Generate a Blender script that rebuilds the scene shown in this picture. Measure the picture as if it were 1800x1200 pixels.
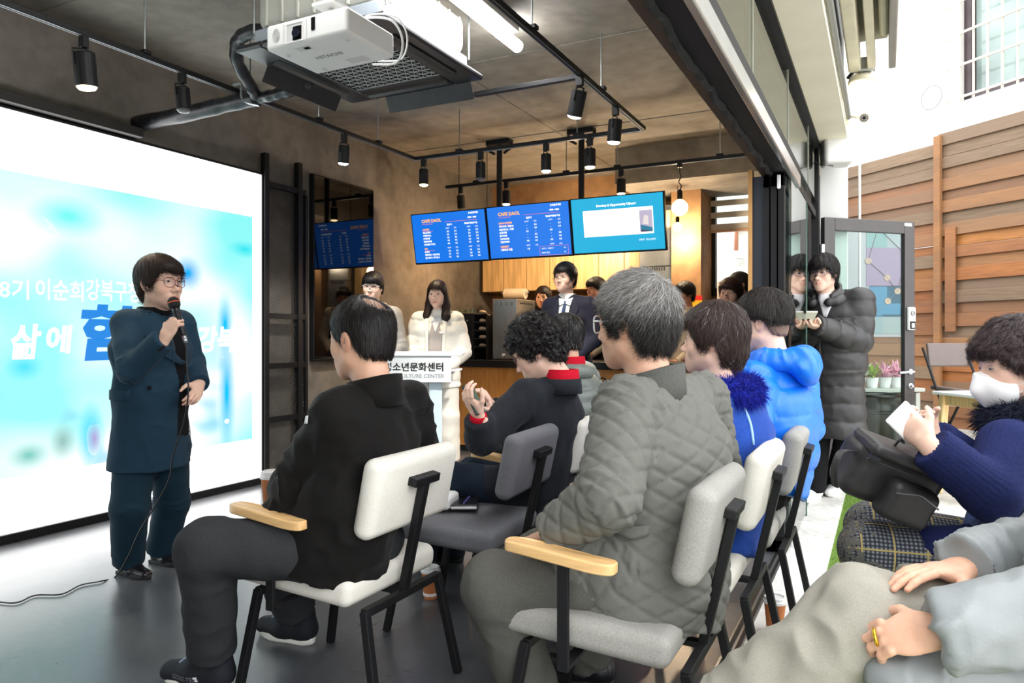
import bpy, bmesh, math, random
import numpy as np
from mathutils import Vector, Matrix

random.seed(7)
RNG = np.random.default_rng(7)
SC = bpy.context.scene
COL = SC.collection
for _o in list(bpy.data.objects):
    bpy.data.objects.remove(_o)

# ------------------------------------------------------------------ camera, world, exposure
EYE = 1.17                      # camera height (m)
FPX = 1290.0                    # focal length in px of the 1800 px wide frame
TH = math.radians(26.92)        # camera yaw: +Y runs along the left wall
FWD = np.array([-math.sin(TH), math.cos(TH), 0.0])
RGT = np.array([math.cos(TH), math.sin(TH), 0.0])
HZ = 592.0                      # horizon row

cam = bpy.data.cameras.new('camera')
cam.sensor_width = 36.0
cam.lens = FPX / 1800 * 36
cam.shift_y = -(600 - HZ) / 1800
cam.clip_start = 0.05
cam_o = bpy.data.objects.new('camera', cam)
COL.objects.link(cam_o)
cam_o.location = (0, 0, EYE)
cam_o.rotation_euler = (math.pi / 2, 0, TH)
SC.camera = cam_o

world = bpy.data.worlds.new('overcast_sky')
SC.world = world
world.use_nodes = True
wn = world.node_tree.nodes
wl = world.node_tree.links
wn.clear()
w_out = wn.new('ShaderNodeOutputWorld')
w_bg = wn.new('ShaderNodeBackground')
w_tc = wn.new('ShaderNodeTexCoord')
w_sep = wn.new('ShaderNodeSeparateXYZ')
w_ramp = wn.new('ShaderNodeValToRGB')
w_ramp.color_ramp.elements[0].color = (0.30, 0.30, 0.30, 1)
w_ramp.color_ramp.elements[0].position = 0.46
w_ramp.color_ramp.elements[1].color = (0.96, 0.98, 1.0, 1)
w_ramp.color_ramp.elements[1].position = 0.60
w_mr = wn.new('ShaderNodeMapRange')
w_mr.inputs['From Min'].default_value = -1
w_mr.inputs['From Max'].default_value = 1
wl.new(w_tc.outputs['Generated'], w_sep.inputs[0])
wl.new(w_sep.outputs['Z'], w_mr.inputs['Value'])
wl.new(w_mr.outputs[0], w_ramp.inputs[0])
wl.new(w_ramp.outputs[0], w_bg.inputs[0])
w_bg.inputs[1].default_value = 2.7
wl.new(w_bg.outputs[0], w_out.inputs[0])

SC.view_settings.view_transform = 'Standard'
SC.view_settings.look = 'None'
SC.view_settings.exposure = 0.9
SC.view_settings.gamma = 1.0
SC.view_settings.use_curve_mapping = False
SC.cycles.use_denoising = True
SC.cycles.max_bounces = 7
SC.cycles.diffuse_bounces = 4
SC.cycles.glossy_bounces = 4
SC.cycles.transmission_bounces = 6
SC.cycles.sample_clamp_indirect = 4.0
SC.cycles.caustics_reflective = False
SC.cycles.caustics_refractive = False

# ------------------------------------------------------------------ pixel helpers (measured from the photograph)
CAMP = np.array([0.0, 0.0, EYE])
UP = np.array([0.0, 0.0, 1.0])


def ray(u, v):
    return FWD + (u - 900) / FPX * RGT + (HZ - v) / FPX * UP


def W(u, v, d):
    return CAMP + ray(u, v) * d


def at_x(u, v, x):
    r = ray(u, v)
    return CAMP + r * (x / r[0])


def at_y(u, v, y):
    r = ray(u, v)
    return CAMP + r * (y / r[1])


def at_z(u, v, z):
    r = ray(u, v)
    return CAMP + r * ((z - EYE) / r[2])


def nrm(a):
    a = np.asarray(a, float)
    return a / (np.linalg.norm(a) + 1e-12)


# ------------------------------------------------------------------ object helpers
def tag(o, label=None, cat=None, group=None, kind=None):
    if label: o['label'] = label
    if cat: o['category'] = cat
    if group: o['group'] = group
    if kind: o['kind'] = kind
    return o


def empty(name, loc, rz=0.0, label=None, cat=None, group=None):
    o = bpy.data.objects.new(name, None)
    COL.objects.link(o)
    o.empty_display_size = 0.1
    o.location = tuple(float(c) for c in loc)
    o.rotation_euler = (0, 0, rz)
    return tag(o, label, cat, group)


def root_matrix(o):
    m = Matrix.Identity(4)
    while o is not None:
        m = Matrix.LocRotScale(o.location, o.rotation_euler, o.scale) @ m
        o = o.parent
    return m


def raw_mesh(name, V, F, mats=None, smooth=False, midx=None, attrs=None):
    me = bpy.data.meshes.new(name)
    V = np.asarray(V, float).reshape(-1, 3)
    if isinstance(F, np.ndarray):
        n, k = F.shape
        me.vertices.add(len(V)); me.vertices.foreach_set('co', V.ravel().astype(np.float32))
        me.loops.add(n * k); me.loops.foreach_set('vertex_index', F.ravel().astype(np.int32))
        me.polygons.add(n)
        me.polygons.foreach_set('loop_start', (np.arange(n) * k).astype(np.int32))
        me.polygons.foreach_set('loop_total', np.full(n, k, np.int32))
        me.update(calc_edges=True)
    else:
        me.from_pydata([tuple(v) for v in V], [], [tuple(f) for f in F])
        me.update()
    for m in (mats if isinstance(mats, (list, tuple)) else [mats] if mats else []):
        me.materials.append(m)
    if smooth:
        me.polygons.foreach_set('use_smooth', np.ones(len(me.polygons), bool))
    if midx is not None:
        me.polygons.foreach_set('material_index', np.asarray(midx, np.int32))
    if attrs:
        for an, (typ, data) in attrs.items():
            a = me.attributes.new(an, typ, 'POINT')
            key = {'FLOAT_COLOR': 'color', 'FLOAT': 'value', 'FLOAT2': 'vector', 'FLOAT_VECTOR': 'vector'}[typ]
            a.data.foreach_set(key, np.asarray(data, np.float32).ravel())
    return me


def link(name, me, parent=None):
    o = bpy.data.objects.new(name, me)
    COL.objects.link(o)
    if parent is not None:
        o.parent = parent
    return o


def add(name, V, F, mats, parent=None, world=False, smooth=False, **kw):
    """One mesh object; V in the parent's own frame, or in world space (world=True)."""
    V = np.asarray(V, float).reshape(-1, 3)
    if world and parent is not None:
        M = np.array(root_matrix(parent).inverted())
        V = V @ M[:3, :3].T + M[:3, 3]
    return link(name, raw_mesh(name, V, F, mats, smooth, **kw), parent)


class MB:
    """Collects shapes; build() links them as ONE mesh object."""
    def __init__(self):
        self.V = []; self.F = []

    def addm(self, V, F):
        b = len(self.V)
        self.V.extend([tuple(map(float, v)) for v in V])
        self.F.extend([tuple(i + b for i in f) for f in F])
        return self

    def box(self, c, s, rot=None, r=0.0, n=1):
        V, F = rbox_data(s, r, n)
        if rot is not None:
            V = V @ np.asarray(rot).T
        return self.addm(V + np.asarray(c, float), F)

    def span(self, a, b, r=0.0, n=1):
        a = np.asarray(a, float); b = np.asarray(b, float)
        return self.box((a + b) / 2, np.abs(b - a), r=r, n=n)

    def tube(self, path, r, n=8, cap=True, closed=False, flat=None):
        V, F = tube_data(path, r, n, cap, closed, flat)
        return self.addm(V, F)

    def bar(self, a, b, w, h, up=(0, 0, 1)):
        a = np.asarray(a, float); b = np.asarray(b, float)
        d = nrm(b - a)
        s = np.cross(d, up)
        if np.linalg.norm(s) < 1e-4: s = np.cross(d, (1, 0, 0))
        s = nrm(s); t = np.cross(s, d)
        R = np.stack([s, d, t], 1)
        return self.box((a + b) / 2, (w, np.linalg.norm(b - a), h), R, r=min(w, h) * .12)

    def lathe(self, prof, c=(0, 0, 0), n=20, axis=None):
        prof = np.asarray(prof, float)
        ang = np.arange(n) * 2 * np.pi / n
        V = []
        for (r, z) in prof:
            V += [(r * math.cos(a), r * math.sin(a), z) for a in ang]
        V = np.array(V)
        if axis is not None:
            V = V @ basis(axis).T
        V = V + np.asarray(c, float)
        F = []
        for k in range(len(prof) - 1):
            for i in range(n):
                j = (i + 1) % n
                F.append((k * n + i, k * n + j, (k + 1) * n + j, (k + 1) * n + i))
        if prof[0][0] > 1e-6: F.append(tuple(range(n))[::-1])
        if prof[-1][0] > 1e-6: F.append(tuple((len(prof) - 1) * n + i for i in range(n)))
        return self.addm(V, F)

    def prism(self, poly, vec):
        P = np.asarray(poly, float); n = len(P)
        V = np.concatenate([P, P + np.asarray(vec, float)])
        F = [tuple(range(n))[::-1], tuple(range(n, 2 * n))]
        F += [(i, (i + 1) % n, (i + 1) % n + n, i + n) for i in range(n)]
        return self.addm(V, F)

    def build(self, name, mat, parent=None, world=False, smooth=False):
        return add(name, self.V, self.F, mat, parent, world, smooth)


def basis(z):
    z = nrm(z)
    x = np.cross((0, 0, 1) if abs(z[2]) < .95 else (1, 0, 0), z)
    x = nrm(x)
    return np.stack([x, np.cross(z, x), z], 1)


def rotz(a):
    c, s = math.cos(a), math.sin(a)
    return np.array([[c, -s, 0], [s, c, 0], [0, 0, 1.0]])


def rotx(a):
    c, s = math.cos(a), math.sin(a)
    return np.array([[1.0, 0, 0], [0, c, -s], [0, s, c]])


def roty(a):
    c, s = math.cos(a), math.sin(a)
    return np.array([[c, 0, s], [0, 1.0, 0], [-s, 0, c]])


_rb_cache = {}


def rbox_data(s, r=0.0, n=1):
    s = np.asarray(s, float)
    if r <= 0:
        h = s / 2
        V = np.array([(x, y, z) for x in (-1, 1) for y in (-1, 1) for z in (-1, 1)], float) * h
        F = [(0, 1, 3, 2), (4, 6, 7, 5), (0, 4, 5, 1), (2, 3, 7, 6), (0, 2, 6, 4), (1, 5, 7, 3)]
        return V, F
    h = s / 2
    r = min(r, h.min() * .999)
    t = np.tan(np.linspace(0, np.pi / 4, n + 1))          # 0..1 along the arc
    def axis(hh):
        lo = -(hh - r) - r * t[::-1]
        hi = (hh - r) + r * t
        return np.concatenate([lo, hi])
    ax = [axis(h[i]) for i in range(3)]
    verts = {}; V = []; F = []
    def vid(p):
        k = (round(p[0], 6), round(p[1], 6), round(p[2], 6))
        if k not in verts:
            q = np.array(p); inner = np.clip(q, -(h - r), h - r)
            d = q - inner; L = np.linalg.norm(d)
            V.append(inner + (d / L * r if L > 1e-9 else d)); verts[k] = len(V) - 1
        return verts[k]
    for a in range(3):
        b, c = (a + 1) % 3, (a + 2) % 3
        for sg in (-1, 1):
            for i in range(len(ax[b]) - 1):
                for j in range(len(ax[c]) - 1):
                    q = []
                    for (ii, jj) in ((i, j), (i + 1, j), (i + 1, j + 1), (i, j + 1)):
                        p = [0, 0, 0]; p[a] = sg * h[a]; p[b] = ax[b][ii]; p[c] = ax[c][jj]
                        q.append(vid(p))
                    if sg < 0: q = q[::-1]
                    if len(set(q)) >= 3: F.append(tuple(q))
    return np.array(V), F


def tube_data(path, r, n=8, cap=True, closed=False, flat=None):
    P = np.asarray(path, float); m = len(P)
    r = np.broadcast_to(np.asarray(r, float), (m,))
    T = np.zeros_like(P)
    if closed:
        T = np.roll(P, -1, 0) - np.roll(P, 1, 0)
    else:
        T[1:-1] = P[2:] - P[:-2]; T[0] = P[1] - P[0]; T[-1] = P[-1] - P[-2]
    T /= np.linalg.norm(T, axis=1)[:, None] + 1e-12
    ref = np.array((0, 0, 1.0)) if abs(T[0][2]) < .9 else np.array((1.0, 0, 0))
    X = nrm(np.cross(ref, T[0])); V = []
    for i in range(m):
        X = nrm(X - T[i] * np.dot(X, T[i])); Y = np.cross(T[i], X)
        for k in range(n):
            a = 2 * math.pi * (k + .5) / n
            fy = 1.0 if flat is None else flat
            V.append(P[i] + r[i] * (math.cos(a) * X + math.sin(a) * Y * fy))
    F = []
    for i in range(m if closed else m - 1):
        j = (i + 1) % m
        for k in range(n):
            l = (k + 1) % n
            F.append((i * n + k, i * n + l, j * n + l, j * n + k))
    if cap and not closed:
        F.append(tuple(range(n))[::-1]); F.append(tuple((m - 1) * n + k for k in range(n)))
    return V, F


def smooth_path(P, k=6):
    P = np.asarray(P, float)
    Q = np.concatenate([[2 * P[0] - P[1]], P, [2 * P[-1] - P[-2]]])
    out = []
    for i in range(1, len(Q) - 2):
        for t in np.linspace(0, 1, k, endpoint=False):
            a, b, c, d = Q[i - 1], Q[i], Q[i + 1], Q[i + 2]
            out.append(.5 * ((2 * b) + (-a + c) * t + (2 * a - 5 * b + 4 * c - d) * t * t + (-a + 3 * b - 3 * c + d) * t ** 3))
    out.append(P[-1])
    return np.array(out)


_txt = {}


def text_data(s, size=0.1, align='CENTER', bold=0.0, extrude=0.0, res=2):
    key = (s, align, round(bold / size, 3))
    if key not in _txt:
        cu = bpy.data.curves.new('lettering', 'FONT')
        cu.body = s; cu.size = 1.0; cu.align_x = align; cu.align_y = 'CENTER'
        cu.offset = bold / size; cu.resolution_u = res
        o = bpy.data.objects.new('lettering', cu)
        m = o.to_mesh()
        V = np.array([v.co[:] for v in m.vertices]).reshape(-1, 3)
        F = [tuple(p.vertices) for p in m.polygons]
        o.to_mesh_clear()
        bpy.data.objects.remove(o); bpy.data.curves.remove(cu)
        _txt[key] = (V, F)
    V, F = _txt[key]
    return V * size, F


def put_text(mb, s, origin, xdir, ydir, size, align='CENTER', bold=0.0, shear=0.0, lift=0.0):
    V, F = text_data(s, size, align, bold)
    if len(V) == 0: return
    x = nrm(xdir); y = nrm(ydir); z = np.cross(x, y)
    mb.addm(np.asarray(origin) + np.outer(V[:, 0] + shear * V[:, 1], x) + np.outer(V[:, 1], y) + z * lift, F)


def copy_tree(o, parent=None, loc=None, rz=None):
    c = o.copy(); COL.objects.link(c)
    if parent is not None: c.parent = parent
    if loc is not None: c.location = tuple(loc)
    if rz is not None: c.rotation_euler = (0, 0, rz)
    for ch in list(o.children):
        copy_tree(ch, c)
    return c


# ------------------------------------------------------------------ materials
def srgb(r, g=None, b=None):
    if g is None: r, g, b = r
    f = lambda c: ((c / 255) / 12.92 if c / 255 <= .04045 else ((c / 255 + .055) / 1.055) ** 2.4)
    return (f(r), f(g), f(b), 1.0)


class NT:
    def __init__(self, name):
        self.m = bpy.data.materials.new(name); self.m.use_nodes = True
        self.t = self.m.node_tree; self.n = self.t.nodes; self.l = self.t.links
        self.b = self.n['Principled BSDF']

    def new(self, typ, **kw):
        x = self.n.new('ShaderNode' + typ)
        for k, v in kw.items():
            if k in x.inputs: x.inputs[k].default_value = v
            else: setattr(x, k, v)
        return x

    def ln(self, a, b): self.l.new(a, b)

    def coord(self, kind='Object', scale=(1, 1, 1), rot=(0, 0, 0), loc=(0, 0, 0)):
        tc = self.new('TexCoord'); mp = self.new('Mapping')
        mp.inputs['Scale'].default_value = scale; mp.inputs['Rotation'].default_value = rot
        mp.inputs['Location'].default_value = loc
        self.ln(tc.outputs[kind], mp.inputs[0]); return mp.outputs[0]

    def ramp(self, src, stops):
        r = self.new('ValToRGB'); e = r.color_ramp.elements
        while len(e) < len(stops): e.new(.5)
        for i, (p, c) in enumerate(stops):
            e[i].position = p; e[i].color = c if len(c) == 4 else (*c, 1)
        self.ln(src, r.inputs[0]); return r.outputs[0]

    def mix(self, fac, a, b, blend='MIX'):
        x = self.new('Mix', data_type='RGBA', blend_type=blend)
        for sock, val in ((0, fac), (6, a), (7, b)):
            if hasattr(val, 'links'): self.ln(val, x.inputs[sock])
            else: x.inputs[sock].default_value = val
        return x.outputs[2]

    def bump(self, h, strength=.3, dist=.01, prev=None):
        x = self.new('Bump', Strength=strength, Distance=dist)
        self.ln(h, x.inputs['Height'])
        if prev is not None: self.ln(prev, x.inputs['Normal'])
        self.ln(x.outputs[0], self.b.inputs['Normal']); return x.outputs[0]


MATS = {}


def mat(name, col, rough=.6, metal=0.0, var=.0, vscale=8, bump=0.0, bscale=60, spec=.5, sheen=0.0, coat=0.0, coords='Object'):
    """plain procedural material with colour variation and fine relief"""
    if name in MATS: return MATS[name]
    m = NT(name); b = m.b
    b.inputs['Roughness'].default_value = rough; b.inputs['Metallic'].default_value = metal
    b.inputs['Specular IOR Level'].default_value = spec
    if sheen:
        b.inputs['Sheen Weight'].default_value = sheen
        b.inputs['Sheen Roughness'].default_value = .6
    if coat: b.inputs['Coat Weight'].default_value = coat
    c = m.coord(coords)
    n1 = m.new('TexNoise', Scale=vscale, Detail=4.0); m.ln(c, n1.inputs['Vector'])
    k = var if var else .06
    lo = tuple(x * (1 - k) for x in col[:3]) + (1,); hi = tuple(min(1, x * (1 + k)) for x in col[:3]) + (1,)
    m.ln(m.ramp(n1.outputs['Fac'], [(.3, lo), (.7, hi)]), b.inputs['Base Color'])
    if bump:
        n2 = m.new('TexNoise', Scale=bscale, Detail=3.0); m.ln(c, n2.inputs['Vector'])
        m.bump(n2.outputs['Fac'], bump, .004)
    MATS[name] = m.m
    return m.m


def emat(name, col, strength):
    if name in MATS: return MATS[name]
    m = NT(name)
    m.b.inputs['Base Color'].default_value = (.02, .02, .02, 1)
    m.b.inputs['Emission Color'].default_value = col
    m.b.inputs['Emission Strength'].default_value = strength
    MATS[name] = m.m
    return m.m


def glassmat(name, tint=(.9, .97, .94, 1), rough=0.0, refl=.12, slope=.75):
    """thin window glass: mostly see-through, Fresnel reflection"""
    m = NT(name); m.n.remove(m.b)
    out = m.n['Material Output']
    tr = m.new('BsdfTransparent'); tr.inputs[0].default_value = tint
    gl = m.new('BsdfGlossy'); gl.inputs['Roughness'].default_value = rough
    lw = m.new('LayerWeight', Blend=.5)
    mm = m.new('Math', operation='MULTIPLY_ADD'); mm.inputs[1].default_value = slope; mm.inputs[2].default_value = refl
    pw = m.new('Math', operation='POWER'); pw.inputs[1].default_value = 3.0
    m.ln(lw.outputs['Facing'], pw.inputs[0]); m.ln(pw.outputs[0], mm.inputs[0])
    mx = m.new('MixShader'); m.ln(mm.outputs[0], mx.inputs[0]); m.ln(tr.outputs[0], mx.inputs[1]); m.ln(gl.outputs[0], mx.inputs[2])
    m.ln(mx.outputs[0], out.inputs['Surface'])
    MATS[name] = m.m
    return m.m


def concrete(name, base, dark, scale=1.2, warm=None):
    m = NT(name); c = m.coord('Object')
    n1 = m.new('TexNoise', Scale=scale, Detail=8.0, Roughness=.62, Distortion=.4); m.ln(c, n1.inputs['Vector'])
    n2 = m.new('TexNoise', Scale=scale * 9, Detail=5.0); m.ln(c, n2.inputs['Vector'])
    a = m.ramp(n1.outputs['Fac'], [(.32, dark), (.5, base), (.72, tuple(min(1, x * 1.35) for x in base[:3]) + (1,))])
    g = m.ramp(n2.outputs['Fac'], [(.35, (.82, .82, .82, 1)), (.65, (1.05, 1.05, 1.05, 1))])
    m.ln(m.mix(1.0, a, g, 'MULTIPLY'), m.b.inputs['Base Color'])
    m.b.inputs['Roughness'].default_value = .75
    m.bump(n2.outputs['Fac'], .25, .004)
    MATS[name] = m.m
    return m.m


def wood(name, c1, c2, axis=0, scale=6, rough=.45, ring=14, wear=None):
    m = NT(name)
    s = [scale] * 3; s[axis] = scale * .08
    c = m.coord('Object', scale=tuple(s))
    n1 = m.new('TexNoise', Scale=1.0, Detail=4.0, Distortion=.6); m.ln(c, n1.inputs['Vector'])
    wv = m.new('TexNoise', Scale=float(ring), Detail=2.0); m.ln(c, wv.inputs['Vector'])
    a = m.ramp(n1.outputs['Fac'], [(.3, c1), (.7, c2)])
    g = m.ramp(wv.outputs['Fac'], [(.35, (.8, .78, .74, 1)), (.6, (1.04, 1.04, 1.04, 1))])
    col = m.mix(1.0, a, g, 'MULTIPLY')
    if wear is not None:
        oi = m.new('ObjectInfo')
        col = m.mix(m.ramp(oi.outputs['Random'], [(0.0, (0, 0, 0, 1)), (1.0, (.75, .75, .75, 1))]), col, wear)
    m.ln(col, m.b.inputs['Base Color'])
    m.b.inputs['Roughness'].default_value = rough
    m.bump(wv.outputs['Fac'], .12, .003)
    MATS[name] = m.m
    return m.m


def fabric(name, col, col2=None, scale=220, rough=.9, sheen=0.0, bump=.35):
    """woven upholstery or cloth: fine mottled weave"""
    if name in MATS: return MATS[name]
    m = NT(name); c = m.coord('Object')
    n1 = m.new('TexNoise', Scale=scale, Detail=2.0); m.ln(c, n1.inputs['Vector'])
    n2 = m.new('TexNoise', Scale=7.0, Detail=3.0); m.ln(c, n2.inputs['Vector'])
    col2 = col2 or tuple(x * .72 for x in col[:3]) + (1,)
    col2 = tuple(a_ * .55 + b_ * .45 for a_, b_ in zip(col, col2)); sheen = sheen * .12
    a = m.ramp(n1.outputs['Fac'], [(.36, col2), (.62, col)])
    g = m.ramp(n2.outputs['Fac'], [(.3, (.93, .93, .93, 1)), (.7, (1.03, 1.03, 1.03, 1))])
    m.ln(m.mix(1.0, a, g, 'MULTIPLY'), m.b.inputs['Base Color'])
    m.b.inputs['Roughness'].default_value = rough
    m.b.inputs['Sheen Weight'].default_value = sheen
    m.b.inputs['Specular IOR Level'].default_value = .15
    m.bump(n1.outputs['Fac'], bump, .0015)
    MATS[name] = m.m
    return m.m


BLK = mat('black_powder_coat', srgb(20, 20, 22), .55, .0, .1, 12, .08, 240, .3)
BLKM = mat('black_matte_metal', srgb(30, 30, 32), .5, .3, .1, 10, .05, 180)
STEEL = mat('brushed_steel', srgb(185, 188, 190), .28, .9, .06, 30)
CHROME = mat('zinc_rod', srgb(150, 155, 155), .35, .8)
WHITEP = mat('white_plastic', srgb(232, 232, 230), .4, 0, .02)
# ================================================================== THE ROOM
XW = -4.50      # left wall
XS = -4.43      # LED wall face
XO = -0.48      # folding-door line
YB = 8.30       # back wall
ZC = 3.09       # ceiling

M_CONC = concrete('ceiling_concrete', srgb(140, 134, 124), srgb(110, 104, 95), .9)
M_WALL = concrete('wall_concrete', srgb(114, 108, 99), srgb(90, 84, 76), 1.1)
M_BACK = concrete('wall_plaster_tan', srgb(158, 122, 84), srgb(124, 92, 60), .9)


def floor_mat():
    m = NT('floor_dark_slate'); c = m.coord('Object')
    n1 = m.new('TexNoise', Scale=1.3, Detail=4.0, Roughness=.5, Distortion=.1); m.ln(c, n1.inputs['Vector'])
    n2 = m.new('TexNoise', Scale=26.0, Detail=5.0); m.ln(c, n2.inputs['Vector'])
    a = m.ramp(n1.outputs['Fac'], [(.3, srgb(62, 64, 68)), (.55, srgb(88, 90, 94)), (.75, srgb(112, 113, 116))])
    g = m.ramp(n2.outputs['Fac'], [(.3, (.85, .85, .86, 1)), (.7, (1.06, 1.05, 1.05, 1))])
    m.ln(m.mix(1.0, a, g, 'MULTIPLY'), m.b.inputs['Base Color'])
    r = m.ramp(n1.outputs['Fac'], [(.3, (.24, .24, .24, 1)), (.7, (.36, .36, .36, 1))])
    m.ln(r, m.b.inputs['Roughness'])
    m.b.inputs['Specular IOR Level'].default_value = .6
    m.bump(n2.outputs['Fac'], .06, .002)
    return m.m


def st(name, mb, m, parent=None):
    o = mb.build(name, m, parent); o['kind'] = 'structure'; return o


fl = MB()
st('floor', MB().span((XW - .1, -1.0, -.08), (XO + .03, YB + .1, 0)), floor_mat())
# dark vinyl joints as thin seams
st('ceiling', MB().span((XW - .1, -1.0, ZC), (XO + .0, YB + .1, ZC + .15)), M_CONC)
wl_ = MB().span((XW - .15, -1.0, 0), (XW, YB + .15, ZC))
st('wall_left', wl_, M_WALL)
st('wall_near', MB().span((XW - .1, -1.1, 0), (XO, -1.0, ZC)), M_WALL)
# back wall with a window opening
wx0, wx1, wz0, wz1 = -1.80, -1.0, 1.62, 2.84
bw = MB()
bw.span((XW, YB, 0), (wx0, YB + .15, ZC)); bw.span((wx1, YB, 0), (-.47, YB + .15, ZC))
bw.span((wx0, YB, 0), (wx1, YB + .15, wz0)); bw.span((wx0, YB, wz1), (wx1, YB + .15, ZC))
st('wall_back', bw, M_BACK)
# soffit beam at the back right
st('trim_1', MB().span((-2.45, 7.15, 2.72), (XO - .12, YB, ZC)), M_CONC)
# right wall behind the folding door stack (kitchen side)
st('wall_right', MB().span((XO - .10, 4.95, 0), (XO - .04, YB, ZC)), mat('dark_panel', srgb(34, 36, 40), .5))
# ceiling formwork joints: shallow raised seams of the cast concrete
for i, y in enumerate((2.6, 4.45, 6.3)):
    st('trim_%d' % (i + 2), MB().span((XW, y, ZC - .006), (XO, y + .012, ZC)), M_CONC)
st('trim_5', MB().span((-2.75, -1, ZC - .006), (-2.737, YB, ZC)), M_CONC)
st('baseboard_left', MB().span((XW, 4.9, 0), (XW + .015, 6.4, .07)), BLKM)

# ---- header over the folding doors (track, brush seal, silver rail)
hd = empty('trim_6', (XO - .06, 1.6, 2.05)); hd['kind'] = 'structure'
M_BROWN = mat('brown_steel', srgb(52, 42, 36), .45, .2)
M_ALU = mat('aluminium_rail', srgb(205, 205, 205), .25, .85)
MB().span((-.60, -1, 2.05), (-.55, 4.62, ZC)).build('header_panel', M_BROWN, hd, True)
MB().span((-.55, -1, 2.055), (-.47, 4.62, 2.42)).build('header_track', BLK, hd, True)
MB().span((-.47, -1, 2.045), (-.44, 4.62, 2.12), r=.006).build('silver_rail', M_ALU, hd, True)
MB().span((-.47, -1, 2.12), (-.445, 4.62, 2.17)).build('rail_cap', BLK, hd, True)
_b = MB()
pp = [(-.552 + .006 * random.uniform(-1, 1), y, 2.049 + .008 * random.uniform(-1, 1)) for y in np.arange(-.9, 4.6, .05)]
_b.tube(pp, .012, 6); _o = _b.build('brush_seal', mat('brush_pile', srgb(20, 20, 20), .95), hd, True)

# ---- transom glazing above the header, up to the soffit
GL = glassmat('transom_glass', (.80, .86, .80, 1), 0, .16)
GLC = glassmat('clear_glass', (.93, .97, .95, 1), 0, .05)
w1 = empty('window_1', (-.45, 2.3, 2.17)); w1['kind'] = 'structure'
MB().span((-.462, -1, 2.17), (-.450, 5.95, 2.60)).build('pane', GL, w1, True)
MB().span((-.47, -1, 2.56), (-.42, 6.1, 2.61)).build('window_frame', BLK, w1, True)
for y in (.6, 1.75, 2.9, 4.05, 5.2):
    MB().span((-.466, y, 2.17), (-.446, y + .012, 2.57)).build('glazing_joint', mat('silicone', srgb(150, 150, 135), .6), w1, True)
# roller blind slats seen behind the transom glass
_b = MB()
for k in range(8):
    _b.span((-.60, -1, 2.44 + .02 * k), (-.585, 4.6, 2.455 + .02 * k))
# fixed glass beyond the stacked leaves and the frames of the doorway
w2 = empty('window_2', (-.46, 4.7, 0)); w2['kind'] = 'structure'
GLR = glassmat('fixed_pane_glass', (.86, .92, .88, 1), 0, .22)
MB().span((-.466, 4.25, .03), (-.454, 5.13, 2.05)).build('pane', GLR, w2, True)
MB().span((-.47, 5.13, 0), (-.45, 5.142, 2.05)).build('glass_edge', mat('glass_edge_green', srgb(70, 110, 95), .15), w2, True)
MB().span((-.468, 4.25, 2.05), (-.452, 5.95, 2.10)).build('window_frame', BLK, w2, True)
MB().span((-.485, 5.86, 0), (-.435, 5.93, 2.60)).build('door_post', BLK, w2, True)

# ---- stacked sliding door leaves and their column
col_ = empty('door_1', (-.54, 4.5, 0)); col_['kind'] = 'structure'
M_DGL = mat('dark_glass', srgb(22, 28, 34), .08)
for k in range(3):
    x = -.575 + k * .040; y0, y1 = 4.19 - .012 * k, 4.92
    for (a_, b_) in (((y0, .02), (y0 + .05, 2.05)), ((y1 - .05, .02), (y1, 2.05)), ((y0, .02), (y1, .11)), ((y0, 1.98), (y1, 2.05))):
        MB().span((x - .016, a_[0], a_[1]), (x + .016, b_[0], b_[1]), r=.003).build('leaf_frame', BLK, col_, True)
    MB().span((x - .004, y0 + .05, .11), (x + .004, y1 - .05, 1.98)).build('pane', M_DGL, col_, True)
MB().span((-.650, 4.21, 0), (-.592, 4.92, 2.05)).build('jamb_panel', mat('jamb_dark_blue', srgb(36, 42, 52), .45), col_, True)
MB().span((-.672, 4.20, 0), (-.650, 4.26, 2.09)).build('wood_edge', wood('pine_edge', srgb(196, 150, 92), srgb(176, 128, 74), 2), col_, True)
MB().span((-.515, 4.150, 1.965), (-.497, 4.165, 2.04), r=.004).build('white_catch', WHITEP, col_, True)

# floor track of the folding doors
ft = empty('trim_7', (XO, 2, 0)); ft['kind'] = 'structure'
MB().span((XO - .055, -1, 0), (XO + .005, 4.5, .006)).build('track_plate', M_ALU, ft, True)
for dx in (-.045, -.018):
    MB().span((XO + dx, -1, .004), (XO + dx + .014, 4.5, .010)).build('track_groove', BLK, ft, True)

# ================================================================== OUTSIDE SHELL
st('pavement_1', MB().span((XO + .005, -2, -.1), (-.26, 6.1, .004)), concrete('sill_concrete', srgb(218, 216, 211), srgb(204, 201, 195), 2.5))


def turf_mat():
    m = NT('artificial_turf'); c = m.coord('Object')
    n = m.new('TexNoise', Scale=160.0, Detail=3.0); m.ln(c, n.inputs['Vector'])
    n2 = m.new('TexNoise', Scale=2.0, Detail=3.0); m.ln(c, n2.inputs['Vector'])
    a = m.ramp(n.outputs['Fac'], [(.35, srgb(58, 88, 28)), (.6, srgb(118, 152, 52))])
    m.ln(a, m.b.inputs['Base Color']); m.b.inputs['Roughness'].default_value = .8
    m.bump(n.outputs['Fac'], .8, .01)
    return m.m


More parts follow.
